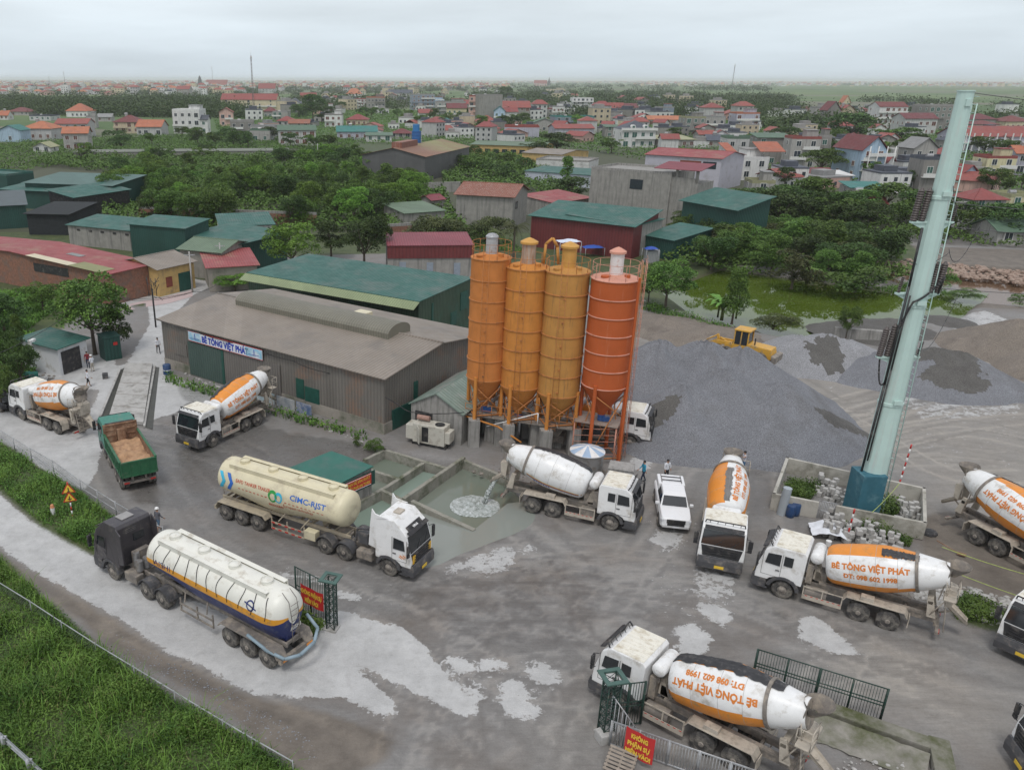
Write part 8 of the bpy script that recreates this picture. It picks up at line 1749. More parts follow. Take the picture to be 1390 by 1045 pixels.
# concrete test cubes: separate small blocks
cm = MB(); cm.b(-.15, .15, -.15, .15, 0, .3); cube_me = cm.mesh('test_cube', CONCP, .02); cm = MB(); cm.cyl((0, 0, 0), (0, 0, .38), .12, n=14); cyl_me = cm.mesh('test_cylinder', CONCP)
rnd = random.Random(8)
def scatter(poly, n, lb, grp):
    pl = [(G(*q).x, G(*q).y) for q in poly]; bx = (min(q[0] for q in pl), max(q[0] for q in pl), min(q[1] for q in pl), max(q[1] for q in pl)); k = 0; done = []
    while k < n:
        x, y = rnd.uniform(bx[0], bx[1]), rnd.uniform(bx[2], bx[3])
        if not inpoly(x, y, pl): continue
        z = 0
        for a, b_, zz in done:
            if abs(a-x) < .2 and abs(b_-y) < .2: z = max(z, zz+.3)
        if z > .7: continue
        done.append((x, y, z)); cy = rnd.random() < .2; o = link('concrete_block', cyl_me if cy else cube_me, None, (x, y, z), rnd.uniform(0, 3)); tag(o, ('cylindrical' if cy else 'square')+(' topmost ' if z > .4 else (' stacked ' if z else ' '))+lb, 'concrete block', grp); k += 1
scatter([(1108, 655), (1165, 668), (1160, 692), (1110, 676)], 62, 'concrete test block on the enclosure floor beside the blue clad foot', 'test cubes inside the enclosure near the weeds')
scatter([(1215, 682), (1246, 690), (1246, 722), (1208, 712)], 48, 'concrete test block in the far corner of the enclosure', 'test cubes in the enclosure corner')
scatter([(1122, 700), (1150, 715), (1228, 735), (1222, 750), (1150, 738), (1118, 728)], 115, 'concrete test block dumped outside the enclosure wall', 'test cubes heaped outside the enclosure')
p = G(1114, 722); m = MB(); K = 10; vs = [(x*.19, y*.16, .55+.22*mnoise.noise((x*.4, y*.5, 1))-.02*(x-5)**2*.5) for x in range(K+1) for y in range(K+1)]; m.add(vs, [(i*(K+1)+j, (i+1)*(K+1)+j, (i+1)*(K+1)+j+1, i*(K+1)+j+1) for i in range(K) for j in range(K)], sm=True); o = part('cloth', m, mat('cloth_white', (.7, .72, .76), .8), None, p-Vector((.9, .8, 0)), fixn=False, rz=-.3); tag(o, 'crumpled white cloth thrown over things beside the test cubes', 'cloth')
for px, py, lb in ((1080, 698, 'blue barrel at the foot of the enclosure wall'), (1073, 700, 'second blue barrel touching the enclosure wall'), (1125, 740, 'white pail beside the white cloth')):
    m = MB(); m.rev([(0, .24), (.02, .26), (.35, .27), (.4, .26), (.75, .27), (.8, .24)] if 'blue' in lb else [(0, .13), (.34, .16), (.36, .16)], n=16); o = part('barrel' if 'blue' in lb else 'pail', m, MC['drum_blue'] if 'blue' in lb else WHITE, None, G(px, py)); tag(o, lb, 'barrel' if 'blue' in lb else 'bucket')
p = G(1262, 722); m = MB(); m.rev([(0, .5), (.12, .45), (.2, .2)], n=9); o = part('tarpaulin_bundle', m, TARP, None, p); tag(o, 'crumpled black plastic bundle outside the enclosure corner', 'tarpaulin')
# red and white poles
def rw_pole(a, top, n, lb):
    m = MB(); a = Vector(a); top = Vector(top)
    for k in range(n): m.cyl(a.lerp(top, k/n), a.lerp(top, (k+1)/n), .055, n=8, mi=k % 2)
    o = part('striped_pole', m, [REDP, WHITE], None); tag(o, lb, 'marker pole'); return o
g = G(1222, 655); rw_pole(g, (g.x, g.y, 0) and Vector((g.x+.15, g.y, ZR(g.y, 602))), 9, 'leaning red and white striped pole behind the enclosure')
g = G(1150, 733); rw_pole(g, Vector((g.x+.05, g.y, ZR(g.y, 690))), 7, 'red and white striped pole among the test cubes')
for a, b_, lb in ((G(1222, 655, 2.0), G(1185, 694, 1.2), 'yellow green tape from the striped pole to the mast'), (G(1280, 741, .8), G(1440, 790, 1.0), 'yellow green line stretched past the cropped mixer truck'), (G(1240, 752, 1.0), G(1440, 826, .8), 'lower yellow green line over the brown earth')):
    m = MB(); m.path(hang(a, b_, .12), .022, 4); o = part('line', m, mat('tape_green', (.45, .55, .15), .6), None); tag(o, lb, 'tape')
m = MB(); m.path([(0, 0, .5), (.9, -.7, .1)], .03, 6); m.box((1.05, -.85, .08), (.45, .35, .04), rz=-.7); o = part('shovel', m, RUSTB, None, G(1270, 742)); tag(o, 'rusty long handled shovel lying on the brown earth', 'shovel')
def fence(pts, hgt, name, label, step=2.4, rails=(1.0,), mesh=True, rm=GALV, pr=.035, sag=0):
    P = [G(*q) for q in pts]; t = thing(name, label, 'fence', P[0]); o_ = -Vector(P[0]); seg = []
    for a, b_ in zip(P, P[1:]):
        n = max(1, int((b_-a).length/step)); seg += [a.lerp(b_, i/n)+o_ for i in range(n)]
    seg.append(P[-1]+o_)
    for q in seg: m = MB(); m.cyl(q, q+Vector((0, 0, hgt+.08)), pr, n=6); part('post', m, rm, t)
    for f in rails: m = MB(); m.path([q+Vector((0, 0, hgt*f)) for q in seg], .028, 5); part('rail', m, rm, t)
    if mesh:
        m = MB()
        for a, b_ in zip(seg, seg[1:]):
            L_ = (b_-a).length; n = max(2, int(L_/.16)); d = (b_-a)
            for i in range(n):
                for up in (1, -1):
                    q0 = a+d*(i/n); q1 = q0+d*(min(1-i/n, hgt/L_)); zz = hgt*min(1, (1-i/n)*L_/hgt); z0, z1 = (.03, zz) if up > 0 else (hgt, hgt-zz+.03); m.v += [tuple(q0+Vector((0, 0, z0))), tuple(q1+Vector((0, 0, z1))), tuple(q1+Vector((0, 0, z1+.02))), tuple(q0+Vector((0, 0, z0+.02)))]; b0 = len(m.v)-4; m.f.append([b0, b0+1, b0+2, b0+3]); m.m.append(0); m.s.append(False)
        part('mesh_panel', m, mat('fence_wire', (.16, .17, .17), .6), t, fixn=False)
    return t
fence([(-60, 770), (0, 806), (45, 834), (87, 862), (133, 892), (185, 924), (240, 958), (305, 998), (345, 1022), (400, 1054)], 0.8, 'wire_fence', 'low wire fence with pale top rail running down the grassy embankment', 2.6, (1.0,), rm=mat('pale_rail', (.36, .38, .38), .6), pr=.02)
fence([(-60, 565), (0, 600), (45, 628), (75, 645), (112, 672), (160, 703), (200, 727), (224, 738)], 1.1, 'wire_fence', 'rusty wire fence between the yard and the upper grass strip', 2.2, (1.0, .5))
# guard rail in the corner
t = thing('guard_rail', 'grey corrugated steel guard rail in the bottom corner', 'guard rail', G(0, 1012)); a, b_ = G(-60, 955)-G(0, 1012), G(110, 1110)-G(0, 1012); a.z = b_.z = 0
m = MB(); d = (b_-a).normalized(); n = Vector((-d.y, d.x, 0)); prof = [(0, .45), (.06, .5), (.06, .56), (0, .6), (0, .64), (.06, .68), (.06, .74), (0, .79)]
m.add([a+n*u+Vector((0, 0, z)) for u, z in prof]+[b_+n*u+Vector((0, 0, z)) for u, z in prof], [(i, i+1, i+9, i+8) for i in range(7)]+[(i+8, i+9, i+1, i) for i in range(0)]); m.add([a+n*(u-.015)+Vector((0, 0, z)) for u, z in prof]+[b_+n*(u-.015)+Vector((0, 0, z)) for u, z in prof], [(i+8, i+9, i+1, i) for i in range(7)]); part('beam', m, mat('rail_steel', (.38, .40, .41), .5, .1, 3, metal=.3), t, fixn=False)
for k in range(5): q = a.lerp(b_, (k+.3)/5); m = MB(); m.cyl(q-n*.1+Vector((0, 0, 0)), q-n*.1+Vector((0, 0, .85)), .07, n=8); m.box(q-n*.02+Vector((0, 0, .62)), (.2, .2, .3)); part('post', m, GALV, t)
sheet('road', [(-200, 1040), (0, 1022), (60, 1090), (60, 1400), (-300, 1400)], .03, mat('old_asphalt', (.16, .155, .15), .9, .15, 2, bump=.01))
def lattice_pillar(p, h, w_, lb, rz=0, capw=.75):
    t = thing('gate_pillar', lb, 'gate pillar', p, rz); m = MB()
    for x in (-w_/2, w_/2):
        for y in (-w_/2, w_/2): m.cyl((x, y, .1), (x, y, h), .035, n=6)
    n = int(h/.42)
    for k in range(n):
        z0, z1 = .1+(h-.1)*k/n, .1+(h-.1)*(k+1)/n; c = [(-w_/2, -w_/2), (w_/2, -w_/2), (w_/2, w_/2), (-w_/2, w_/2)]
        for i in range(4): a, b_ = c[i], c[(i+1) % 4]; m.cyl((*a, z0), (*b_, z1), .018, n=4); m.cyl((*b_, z0), (*a, z1), .018, n=4); m.cyl((*a, z1), (*b_, z1), .02, n=4)
    part('lattice', m, DKGREEN, t); m = MB()
    for s in (-1, 1): m.b(-capw/2-.1, capw/2+.1, s*capw/2-.1, s*capw/2+.1, h, h+.06); m.b(s*capw/2-.1, s*capw/2+.1, -capw/2+.1, capw/2-.1, h, h+.06)
    part('cap', m, mat('cap_green', (.06, .12, .10), .5), t); m = MB(); m.b(-w_/2-.12, w_/2+.12, -w_/2-.12, w_/2+.12, -.05, .1); part('footing', m, CONCP, t); return t
def bar_panel(a, b_, z0, z1, lb, n, bm=DKGREEN, name='gate_leaf', posts=2, cat='gate', mid=(.45, .55), br=.016):
    a, b_ = Vector(a), Vector(b_); a.z = b_.z = 0; t = thing(name, lb, cat, a); d = b_-a; m = MB()
    for z in (z0, z1, z0+(z1-z0)*mid[0], z0+(z1-z0)*mid[1]): m.path([Vector((0, 0, z)), d+Vector((0, 0, z))], .03, 5)
    for k in range(posts+1): q = d*(k/posts); m.cyl(q+Vector((0, 0, z0-.05)), q+Vector((0, 0, z1+.02)), .045, n=6)
    part('frame', m, bm, t); m = MB()
    for k in range(n): q = d*((k+.5)/n); m.cyl(q+Vector((0, 0, z0)), q+Vector((0, 0, z1)), br, n=4)
    part('bars', m, bm, t); return t
def banner(a, b_, zt_, hgt, lines, lb, tilt=0):
    a, b_ = Vector(a), Vector(b_); d = (b_-a); d.z = 0; u = d.normalized(); nrm = Vector((u.y, -u.x, 0)); t = thing('warning_banner', lb, 'banner', (a.x, a.y, 0)); L_ = d.length
    m = MB(); K = 8; c = []
    for i in range(K+1):
        for z in (zt_, zt_-hgt): c.append(u*(L_*i/K)+nrm*(.05+.025*math.sin(i*1.3))+Vector((0, 0, z-.05*math.sin(i/K*math.pi)-tilt*i/K)))
    m.add(c, [(2*i, 2*i+1, 2*i+3, 2*i+2) for i in range(K)], sm=True); m.add([q+nrm*-.01 for q in c], [(2*i+2, 2*i+3, 2*i+1, 2*i) for i in range(K)], sm=True); part('sheet', m, BANNER_RED, t, fixn=False)
    m = MB(); uu = Vector((u.x, u.y, -tilt/L_)); lh = hgt/(len(lines)+.3)
    for k, (tx, ft) in enumerate(lines): text_flat(m, tx, lh*.78, u*(L_*.5)+nrm*.085+Vector((0, 0, zt_-tilt*.5-.04-lh*(k+.68))), uu, (0, 0, 1), .05, fit=ft*L_)
    part('lettering', m, BANNER_YEL, t, fixn=False); return t
pl_ = G(452, 853); lattice_pillar(pl_, 3.0, .42, 'dark green lattice gate pillar next to the silo tanker tail', R(-20))
ga, gb = G(404, 826), G(444, 848); bar_panel(ga, gb, .15, 2.6, 'dark green barred gate leaf behind the smaller red banner', 18)
banner(G(412, 832)+Vector((0, -.1, 0)), G(442, 848)+Vector((0, -.1, 0)), 1.95, 1.05, [('KHÔNG PHẬN SỰ', .92), ('MIỄN VÀO!', .6)], 'small red banner hung on the gate leaf beside the tanker tail')
pr_ = G(824, 998); lattice_pillar(pr_, 3.1, .55, 'dark green lattice gate pillar in front of the mixer truck cab door', R(12), .8)
bar_panel(G(828, 990), G(870, 985), .2, 2.4, 'dark green gate leaf folded against the pillar before the mixer truck', 12)
bar_panel(G(1022, 922), G(1196, 978), .1, 1.75, 'tall dark green barred fence panel on the mossy wall', 46, name='fence_panel', posts=4, cat='fence', br=.013)
ga, gb = G(828, 1012), G(1075, 1100); bar_panel(ga, gb, .15, 1.35, 'grey steel fence with red banner along the picture bottom', 60, GALV, 'steel_fence', 6, 'fence', (.02, .97), .018)
t = thing('sloped_fence', 'sloping grey bar fence piece between pillar and banner', 'fence', G(826, 1002)); m = MB(); d = G(862, 1020)-G(826, 1002)
for k in range(8): q = d*(k/7); m.cyl(q, q+Vector((0, 0, 2.3-1.1*k/7)), .022, n=5)
m.path([Vector((0, 0, 2.3)), d+Vector((0, 0, 1.2))], .03, 5); part('bars', m, GALV, t)
banner(G(846, 1026)+Vector((0, -.1, 0)), G(884, 1046)+Vector((0, -.1, 0)), 1.75, 1.3, [('KHÔNG', .58), ('PHẬN SỰ', .78), ('MIỄN VÀO!', .88)], 'large red banner on the grey fence in front of the mixer truck')
t = thing('wooden_pallet', 'weathered slatted board leaning below the large red banner', 'pallet', G(848, 1030), R(-32)); m = MB()
for k in range(7): m.box((0, -.1-k*.14, .55-k*.075), (1.15, .1, .03), rx=R(28))
for x in (-.5, 0, .5): m.box((x, -.5, .30), (.07, 1.0, .05), rx=R(28))
part('slats', m, mat('grey_wood', (.27, .23, .19), .9, .2, 4), t)
m = MB(); m.box((0, 0, .25), (.7, .6, .5), rz=.3); m.box((.5, .3, .2), (.6, .5, .4), rz=.7); o = part('concrete_footing', m, CONCP, None, G(822, 1004), bevel=.06); tag(o, 'broken pale concrete lump at the foot of the lattice pillar', 'concrete block')
# mossy retaining wall / channel
RW = mat('mossy_channel_wall', (.26, .245, .215), .95, .2, 1.2, (.075, .085, .03), .6, .5, bump=.03)
t = thing('retaining_wall', 'low mossy concrete channel wall carrying the barred panel', 'wall', G(1060, 950)); o_ = -Vector(t.location)
for i, ((a, b_), wd, z1) in enumerate((((G(1022, 930), G(1275, 1020)), .75, .38), ((G(1275, 1018), G(1290, 1090)), .8, .4))): m = MB(); wallseg(m, a+o_, b_+o_, wd, -.2, z1); part('wall', m, RW, t, bevel=.06)
m = MB(); a, b_ = G(1040, 948)+o_, G(1262, 1030)+o_; d = (b_-a).normalized(); n = Vector((d.y, -d.x, 0)); K = 30; vs = []
for i in range(K+1):
    q = a.lerp(b_, i/K)
    for j, (u, z) in enumerate(((0, .34), (.4, .2), (.9, .06), (1.5, .02))): w_ = mnoise.noise((i*.5, j*1.3, 3)); vs.append(q+n*(u+.2*w_)+Vector((0, 0, z+.06*w_)))
m.add(vs, [(i*4+j, i*4+j+1, i*4+j+5, i*4+j+4) for i in range(K) for j in range(3)], sm=True); part('bank', m, RW, t, fixn=False)
# rubble and stones
rk = []
for s in range(3):
    bm = bmesh.new(); bmesh.ops.create_icosphere(bm, subdivisions=2, radius=.5)
    for v in bm.verts: v.co *= 1+.45*mnoise.noise(v.co*2.2+Vector((s*9, 0, 0))); v.co.z *= .6
    me = bpy.data.meshes.new('stone'); bm.to_mesh(me); bm.free(); me.materials.append(CONCP); rk.append(me)
def rubble(poly, n, size, lb, mt=None, seed=0):
    r_ = random.Random(seed); pl = [(G(*q).x, G(*q).y) for q in poly]; bx = (min(q[0] for q in pl), max(q[0] for q in pl), min(q[1] for q in pl), max(q[1] for q in pl)); V = []; F = []; k = 0
    while k < n:
        x, y = r_.uniform(bx[0], bx[1]), r_.uniform(bx[2], bx[3])
        if not inpoly(x, y, pl): continue
        k += 1; me = rk[k % 3]; s = size*r_.uniform(.3, 1.2)*(r_.random()**1.5+.3); M = Matrix.Translation((x, y, s*.12)) @ Matrix.Rotation(r_.uniform(0, 6), 4, 'Z') @ Matrix.Diagonal((s, s*r_.uniform(.6, 1), s, 1)); b0 = len(V); V += [M @ v.co for v in me.vertices]; F += [[b0+i for i in f.vertices] for f in me.polygons]
    m = MB(); m.add(V, F, 0); o = part('rubble', m, mt or CONCP, None, fixn=False); tag(o, lb, None, None, 'stuff')
rubble([(1250, 782), (1390, 815), (1390, 850), (1330, 850), (1290, 830), (1240, 810)], 420, .5, 'broken concrete rubble with weeds beside the mixer trucks', seed=1)
rubble([(1180, 362), (1420, 388), (1420, 372), (1300, 358), (1180, 350)], 700, .9, 'band of brick rubble along the far canal bank', mat('brick_rubble', (.33, .25, .20), .95, .3, 3, (.2, .12, .09), .5, 2), 2)
rubble([(1195, 1000), (1262, 1030), (1250, 1060), (1120, 1060), (1160, 1020)], 160, .16, 'white pebbles and litter in the channel', seed=3)
rubble([(40, 500), (75, 508), (70, 540), (30, 540)], 90, .45, 'heap of scrap and stones by the guard hut', CHASSIS, 4)
rubble([(235, 500), (300, 525), (500, 600), (498, 604), (300, 532)], 120, .3, 'stones and debris along the warehouse foot', seed=5)
rubble([(60, 780), (140, 850), (300, 930), (420, 1000), (440, 1040), (330, 990), (200, 920), (110, 860)], 1500, .075, 'gravel and pebbles on the road verge', mat('verge_gravel', (.22, .225, .24), .9, .2, 5), 6)
rubble([(640, 640), (690, 655), (760, 640), (830, 660), (860, 640), (700, 620)], 90, .25, 'debris around the batching plant feet', CHASSIS, 7)
rubble([(850, 395), (960, 432), (940, 440), (850, 420)], 80, .4, 'pale stones along the pond track', seed=8)
# red triangle signs and milestone
g = G(100, 704); t = thing('warning_sign', 'two yellow triangular warning signs with red rims on a red white post', 'road sign', g, R(20)); hs = ZR(g.y, 655); m = MB(); n = 9
for k in range(n): m.cyl((0, 0, hs*k/n), (0, 0, hs*(k+1)/n), .045, n=8, mi=k % 2)
part('post', m, [REDP, WHITE], t)
for z in (hs-.55, hs-1.15):
    for s_, mt, nm, dy in ((.42, REDP, 'rim', -.05), (.31, BANNER_YEL, 'face', -.065)):
        m = MB(); cz = z+.05; m.prism([(-s_, cz-s_*.55), (s_, cz-s_*.55), (0, cz+s_*1.1)], dy-.012, dy); o = part('sign_'+nm, m, mt, t)
    m = MB(); m.b(-.03, .03, -.09, -.078, z-.1, z+.2); m.b(-.12, .12, -.09, -.078, z-.02, z+.03) if z < hs-1 else m.b(-.1, .1, -.09, -.078, z-.1, z-.05); part('pictogram', m, BLACK, t)
g = G(74, 701); m = MB(); m.cyl((0, 0, 0), (0, 0, .62), .14, n=14, mi=0); m.cyl((0, 0, .62), (0, 0, .82), .145, .09, n=14, mi=1); o = part('marker_post', m, [WHITE, mat('marker_orange', (.6, .25, .12), .7)], None, g); tag(o, 'short white kilometre marker post with faded orange tip', 'marker post')
# utility poles, lane and weighbridge
for px, yb, yt, lb in ((262, 397, 342, 'concrete utility pole at the end of the brown warehouse'), (302, 380, 330, 'leaning grey pole beside the red canopy shed'), (126, 392, 352, 'dark utility pole in front of the brick workshop'), (226, 300, 268, 'utility pole at the grove edge'), (432, 222, 195, 'street lamp pole in the grove rear')):
    g = G(px, yb); h = ZR(g.y, yt); t = thing('utility_pole', lb, 'pole', g); m = MB(); m.cyl((0, 0, 0), (0, 0, h), .13, .09, n=8); part('pole', m, CONCP, t); m = MB(); m.b(-.7, .7, -.05, .05, h-.5, h-.4); part('crossarm', m, GALV, t)
m = MB(); 
for a, b_, s in ((G(0, 480, 5), G(126, 400, 5.4), .5), (G(126, 400, 5.4), G(262, 397, 5.3), .6), (G(262, 397, 5.3), G(302, 380, 5), .4), (G(126, 400, 5.0), G(262, 397, 4.9), .8)):
    m = MB(); m.path(hang(a, b_, s), .025, 4); o = part('overhead_wire', m, BLACK, None); tag(o, 'overhead wire sagging between the lane poles', 'wire', 'overhead wires along the lane')
m = MB(); pts = [G(212, 430, 5), G(268, 449, 4.8), G(330, 466, 4.4), G(400, 488, 4.2), G(440, 502, 4.0), G(486, 509, 3.8), G(540, 545, 3.0), G(560, 556, 2.9), G(630, 556, 3.1)]
for a, b_ in zip(pts, pts[1:]): m.path(hang(a-Vector((0, .5, 0)), b_-Vector((0, .5, 0)), .12, 6), .035, 5)
o = part('black_cable', m, BLACK, None); tag(o, 'thick black cable sagging along the brown warehouse wall to the plant', 'cable')
m = MB(); r_ = random.Random(3); g = G(212, 445); 
for k in range(12): a = Vector((r_.uniform(-.8, .8), r_.uniform(-.5, .5), r_.uniform(3.2, 5.4))); m.path([a, a+Vector((r_.uniform(-.7, .7), r_.uniform(-.3, .3), r_.uniform(-.6, .9)))], .035, 4)
for x in (-.4, 0, .5): m.cyl((x, 0, 3.6), (x, 0, 5.6), .04, n=5)
m.cyl((0, .1, 0), (0, .1, 4.4), .1, n=6); o = part('cable_bracket', m, BLACK, None, (g.x, g.y, 0)); tag(o, 'tangle of black brackets and cables at the warehouse corner', 'bracket')
t = thing('weighbridge', 'long pale concrete weighbridge deck between two dark pits', 'weighbridge', G(183, 540)); o_ = -Vector(t.location)
q = [G(172, 497), G(208, 497), G(196, 578), (G(148, 573))]
m = MB(); m.add([v+o_+Vector((0, 0, .02)) for v in q]+[v+o_+Vector((0, 0, .3)) for v in q], [(0,1,2,3),(7,6,5,4)]+[(i, i+4, (i+1) % 4+4, (i+1) % 4) for i in range(4)]); part('deck', m, CONCP, t, bevel=.02)
m = MB()
for k in range(1, 5): a, b_ = q[0].lerp(q[3], k/5)+o_, q[1].lerp(q[2], k/5)+o_; m.path([a+Vector((0, 0, .305)), b_+Vector((0, 0, .305))], .02, 4)
part('joints', m, CHASSIS, t)
for qs in ([(164, 503), (171, 499), (148, 573), (135, 573)], [(211, 499), (217, 499), (208, 583), (197, 580)]):
    sheet('pit_floor', qs, .012, mat('pit_mud', (.055, .055, .045), .5, .3, 1.5)); a, b_ = G(*qs[0]), G(*qs[3])
    m = MB(); wallseg(m, G(*qs[0]), G(*qs[3]), .18, 0, .18); o = part('pit_kerb', m, CONCP, None, bevel=.02); tag(o, 'low concrete kerb beside the %s pit of the weighbridge' % ('outer' if qs[0][0] < 200 else 'inner'), 'kerb')
g = G(228, 508); m = MB(); m.rev([(0, .36), (.02, .38), (.4, .38), (.42, .4), (.46, .38), (.9, .38), (.95, .34)], n=18, fm=lambda i, k: 1 if 2 <= i <= 3 else 0); o = part('barrel', m, [MC['drum_blue'], WHITE], None, g); tag(o, 'blue and white barrel at the corner of the brown warehouse', 'barrel')
g = G(144, 514); m = MB(); m.b(-.25, .25, -.25, .25, 0, .5); o = part('crate', m, DGREY, None, g, bevel=.03, rz=.3); tag(o, 'small dark crate standing on the pale slab near the weighbridge', 'crate')
for px, lb in ((37, 'teal water drum lying by the scrap heap'), (47, 'second teal drum lying beside the first')):
    m = MB(); m.cyl((-.4, 0, .32), (.4, 0, .32), .32, n=16); o = part('plastic_drum', m, mat('drum_teal', (.02, .18, .14), .5), None, G(px, 514), rz=.4); tag(o, lb, 'drum')
# pink paved strip
sheet('pavement', [(173, 422), (178, 413), (232, 402), (262, 394), (262, 403), (232, 412)], .03, mat('pink_paving', (.48, .38, .37), .9, .08, 2))
# tarps and small things behind the silos
for px, py, z, sx_, sy_, cc, lb in ((772, 327, 3.4, 3.4, 2.0, (.62, .66, .76), 'pale tarpaulin canopy behind the second and third silos'), (805, 335, 1.6, 3.2, 2.0, (.03, .09, .38), 'blue tarpaulin behind the third silo'), (884, 337, 2.2, 2.0, 1.4, (.02, .07, .36), 'small blue tarpaulin roof over a container by the banana plants')):
    g = G(px, py, z); K = 8; m = MB(); vs = [(-sx_/2+sx_*i/K, -sy_/2+sy_*j/K, .35*math.sin(i/K*math.pi)*math.sin(j/K*math.pi)+.12*mnoise.noise((i*.6, j*.6, px))) for i in range(K+1) for j in range(K+1)]; m.add(vs, [(i*(K+1)+j, (i+1)*(K+1)+j, (i+1)*(K+1)+j+1, i*(K+1)+j+1) for i in range(K) for j in range(K)], sm=True)
    t = thing('tarpaulin', lb, 'tarpaulin', g, .2); part('sheet', m, mat('tarp_%d' % px, cc, .6), t, fixn=False); m = MB()
    for x in (-sx_/2, sx_/2):
        for y in (-sy_/2, sy_/2): m.cyl((x, y, -z), (x, y, 0), .04, n=5)
    part('pole', m, GALV, t)
t = thing('container', 'small grey steel container under the blue tarpaulin roof', 'container', G(884, 356), .2); m = MB(); m.b(-1, 1, -.6, .6, 0, 1.9); part('body', m, cmat('container_grey', (.32, .33, .34), .25, 'xy'), t)
SKIN = mat('skin', (.42, .24, .16), .6, .05); HAIR = mat('black_hair', (.012, .01, .01), .6)
def cloth(n, c): return mat('cloth_'+n, c, .85, .12, 6)
def person(p, rz, shirt, legs, lb, pose='stand', shorts=False, hat=None, z=0, h=1.66, sleeves=True):
    """one skinned body; pants / shirt by material slot"""
    t = thing('person', lb, 'person', (p[0], p[1], z), rz); s = h/1.7
    st = .22 if pose == 'walk' else .04
    J = {'pel': (0, 0, .93), 'sp': (0, .0, 1.12), 'ch': (.02, 0, 1.33), 'nk': (.02, 0, 1.46), 'hd': (.04, 0, 1.60), 'top': (.03, 0, 1.70)}
    E = [('pel', 'sp'), ('sp', 'ch'), ('ch', 'nk'), ('nk', 'hd'), ('hd', 'top')]; Rd = {'pel': .145, 'sp': .13, 'ch': .15, 'nk': .058, 'hd': .095, 'top': .06}
    for sd, q in ((1, 'l'), (-1, 'r')):
        f = st*sd
        J.update({'h'+q: (0, .09*sd, .88), 'k'+q: (f*.55+.03, .10*sd, .50), 'a'+q: (f-.02 if f > 0 else f-.05, .10*sd, .09), 't'+q: (f+.16, .12*sd, .04)})
        E += [('pel', 'h'+q), ('h'+q, 'k'+q), ('k'+q, 'a'+q), ('a'+q, 't'+q)]; Rd.update({'h'+q: .10, 'k'+q: .062, 'a'+q: .042, 't'+q: .04})
        up = (.05, .25*sd, 1.16) if pose != 'reach' else (.22, .22*sd, 1.30); wr = (.12-f*.7, .26*sd, .93) if pose != 'reach' else (.45, .10*sd, 1.42)
        if pose == 'arms' : up, wr = (-.02, .27*sd, 1.15), (.2, .22*sd, 1.05)
        J.update({'s'+q: (.01, .18*sd, 1.38), 'e'+q: up, 'w'+q: wr}); E += [('ch', 's'+q), ('s'+q, 'e'+q), ('e'+q, 'w'+q)]; Rd.update({'s'+q: .065, 'e'+q: .045, 'w'+q: .03})
    ks = list(J); me = bpy.data.meshes.new('body'); me.from_pydata([Vector(J[k])*s for k in ks], [(ks.index(a), ks.index(b_)) for a, b_ in E], []); o = bpy.data.objects.new('body', me); COL.objects.link(o)
    o.modifiers.new('s', 'SKIN'); sv = me.skin_vertices[0].data
    for i, k in enumerate(ks): sv[i].radius = (Rd[k]*s*(.78 if k in ('sp', 'ch', 'pel') else 1), Rd[k]*s); sv[i].use_root = k == 'pel'
    o.modifiers.new('u', 'SUBSURF').levels = 2; dg = bpy.context.evaluated_depsgraph_get(); me2 = bpy.data.meshes.new_from_object(o.evaluated_get(dg)); bpy.data.objects.remove(o)
    m = MB(); hem = .46 if shorts else .08; vs = [v.co.copy() for v in me2.vertices]
    for f in me2.polygons:
        c = f.center/s; arm = abs(c.y) > .215 and c.z > .8
        wx = Vector(J['wl' if c.y > 0 else 'wr']); far_ = (Vector(c)-wx).length < (.30 if not sleeves else .10)
        mi = 0 if c.z > 1.455 or (arm and (far_ or not sleeves)) or (pose == 'reach' and c.x > .28) else (1 if c.z > .93 or arm else (2 if c.z > hem else (3 if c.z < .10 else 0)))
        m.f.append(list(f.vertices)); m.m.append(mi); m.s.append(True)
    m.v = [tuple(v) for v in vs]
    for sd, q in ((1, 'l'), (-1, 'r')):      # palms with five tapering fingers
        wv = Vector(J['w'+q])*s; e = (Vector(J['w'+q])-Vector(J['e'+q])).normalized(); side = e.cross(Vector((0, sd, 0))).normalized(); hz = Vector((0, sd, 0)); m.cyl(wv, wv+e*.09*s, .03*s, .036*s, n=8)
        for k in range(4): b_ = wv+e*.085*s+side*(k-1.5)*.017*s; c_ = b_+e*(.04, .045, .042, .034)[k]*s; m.cyl(b_, c_, .009*s, .008*s, n=5); m.cyl(c_, c_+(e*.8-hz*.5).normalized()*.03*s, .008*s, .006*s, n=5)
        b_ = wv+e*.03*s+side*-.03*s; m.cyl(b_, b_+(e+side*-.8).normalized()*.05*s, .011*s, .008*s, n=5)
    m.rev([(-.02, .012), (.012, .008)], Vector((.135, 0, 1.595))*s, (1, 0, 0), 6)      # nose
    body = part('body', m, [SKIN, shirt, legs, mat('shoes', (.05, .045, .04), .7)], t, fixn=False); bpy.data.meshes.remove(me2)
    m = MB()
    for y in (-.035, .035): m.rev([(0, .011), (.006, .008)], Vector((.128, y, 1.62))*s, (1, 0, 0), 6)
    m.box(Vector((.128, 0, 1.555))*s, (.012*s, .05*s, .01*s)); part('face', m, HAIR, t)
    m = MB(); c = Vector((.03, 0, 1.64))*s; m.rev([(-.04*s, .098*s), (0, .104*s), (.04*s, .092*s), (.075*s, .06*s), (.09*s, .01)], c-Vector((.012, 0, 0)), (-.25, 0, 1), 16)
    part('hair', m, HAIR, t)
    if hat: m = MB(); m.rev([(.01, .14*s), (.025, .125*s), (.07, .115*s), (.11, .07*s), (.125, .01)], c, (0, 0, 1), 18); part('helmet', m, hat, t)
    return t
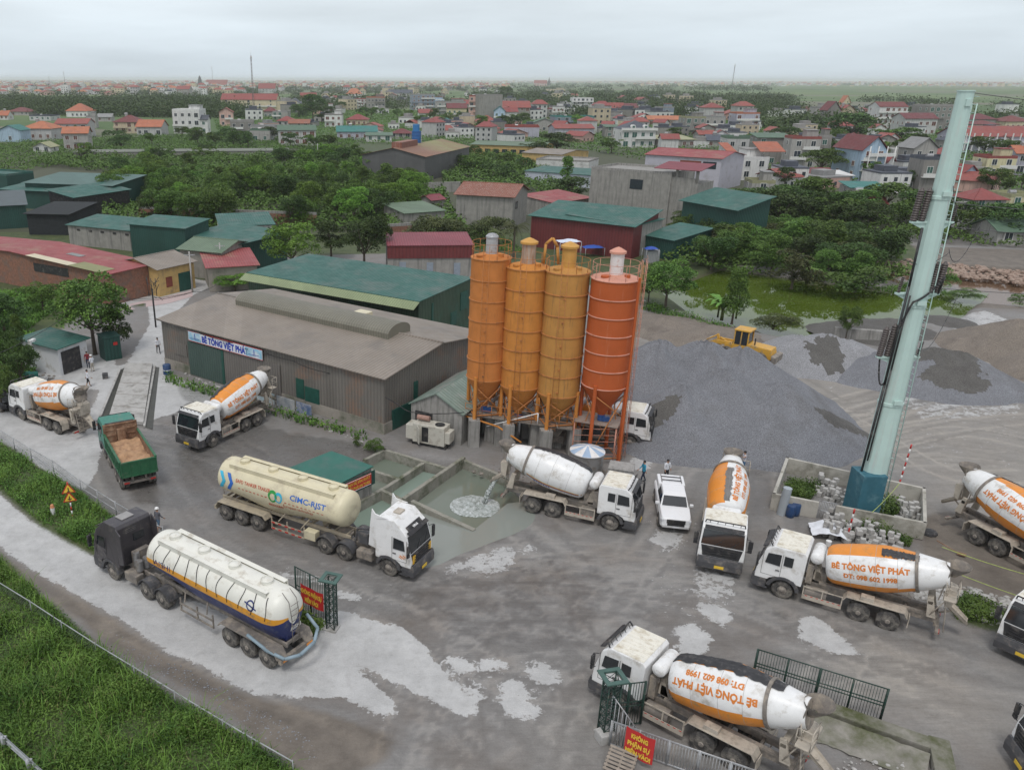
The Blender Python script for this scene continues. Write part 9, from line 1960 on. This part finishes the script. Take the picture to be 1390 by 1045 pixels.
CW, CB, CN, CG, CBK, CR, CT = cloth('white', (.62, .62, .61)), cloth('blue', (.03, .14, .36)), cloth('navy', (.02, .03, .06)), cloth('grey', (.12, .12, .14)), cloth('black', (.02, .02, .022)), cloth('dark_red', (.20, .02, .03)), cloth('turquoise', (.03, .28, .42))
person(G(217, 722), R(60), CG, cloth('denim', (.08, .14, .22)), 'person in white helmet, grey shirt and blue shorts walking behind the charcoal cab', 'walk', True, WHITE)
person(G(873, 654), R(190), CT, CN, 'person in bright blue shirt walking between the white drum truck and the pickup', 'walk')
person(G(904, 652), R(-70), CW, CBK, 'person in white shirt standing behind the white pickup', 'stand')
person(G(1008, 642), R(185), cloth('vest', (.5, .5, .54)), cloth('jeans', (.05, .12, .22)), 'person in pale vest and jeans reaching to the hopper of the camera facing truck', 'reach', z=.1, sleeves=False)
person(G(121, 526), R(40), CW, CBK, 'person in white shirt and black shorts walking on the pale slab', 'walk', True)
person(G(97, 504), R(200), CB, CN, 'person in dark blue overalls facing the guard hut door', 'stand')
person(G(121, 500), R(-80), CR, CN, 'person in dark red shirt talking beside the guard hut', 'stand')
person(G(127, 505), R(150), CW, cloth('beige', (.4, .36, .3)), 'person in white with pale hat next to the one in dark red', 'arms', hat=WHITE)
person(G(216, 480), R(-60), CW, CBK, 'person in white shirt and black trousers walking beside the brown warehouse', 'walk')
m = MB(); m.b(-31000, 31000, -400, 31000, -2.6, 44); hz_ = part('haze', m, mat('tmp', (1, 1, 1)), None); hz_.data.materials.clear()
vm_ = bpy.data.materials.new('haze_air'); vm_.use_nodes = True; nt = vm_.node_tree; nt.nodes.clear(); pv = nt.nodes.new('ShaderNodeVolumePrincipled'); pv.inputs['Density'].default_value = HAZE_D; pv.inputs['Color'].default_value = (.95, .975, 1.0, 1); pv.inputs['Anisotropy'].default_value = 0; ou = nt.nodes.new('ShaderNodeOutputMaterial'); nt.links.new(pv.outputs[0], ou.inputs['Volume'])
hz_.data.materials.append(vm_); tag(hz_, 'even haze over the plain', None, None, 'stuff')
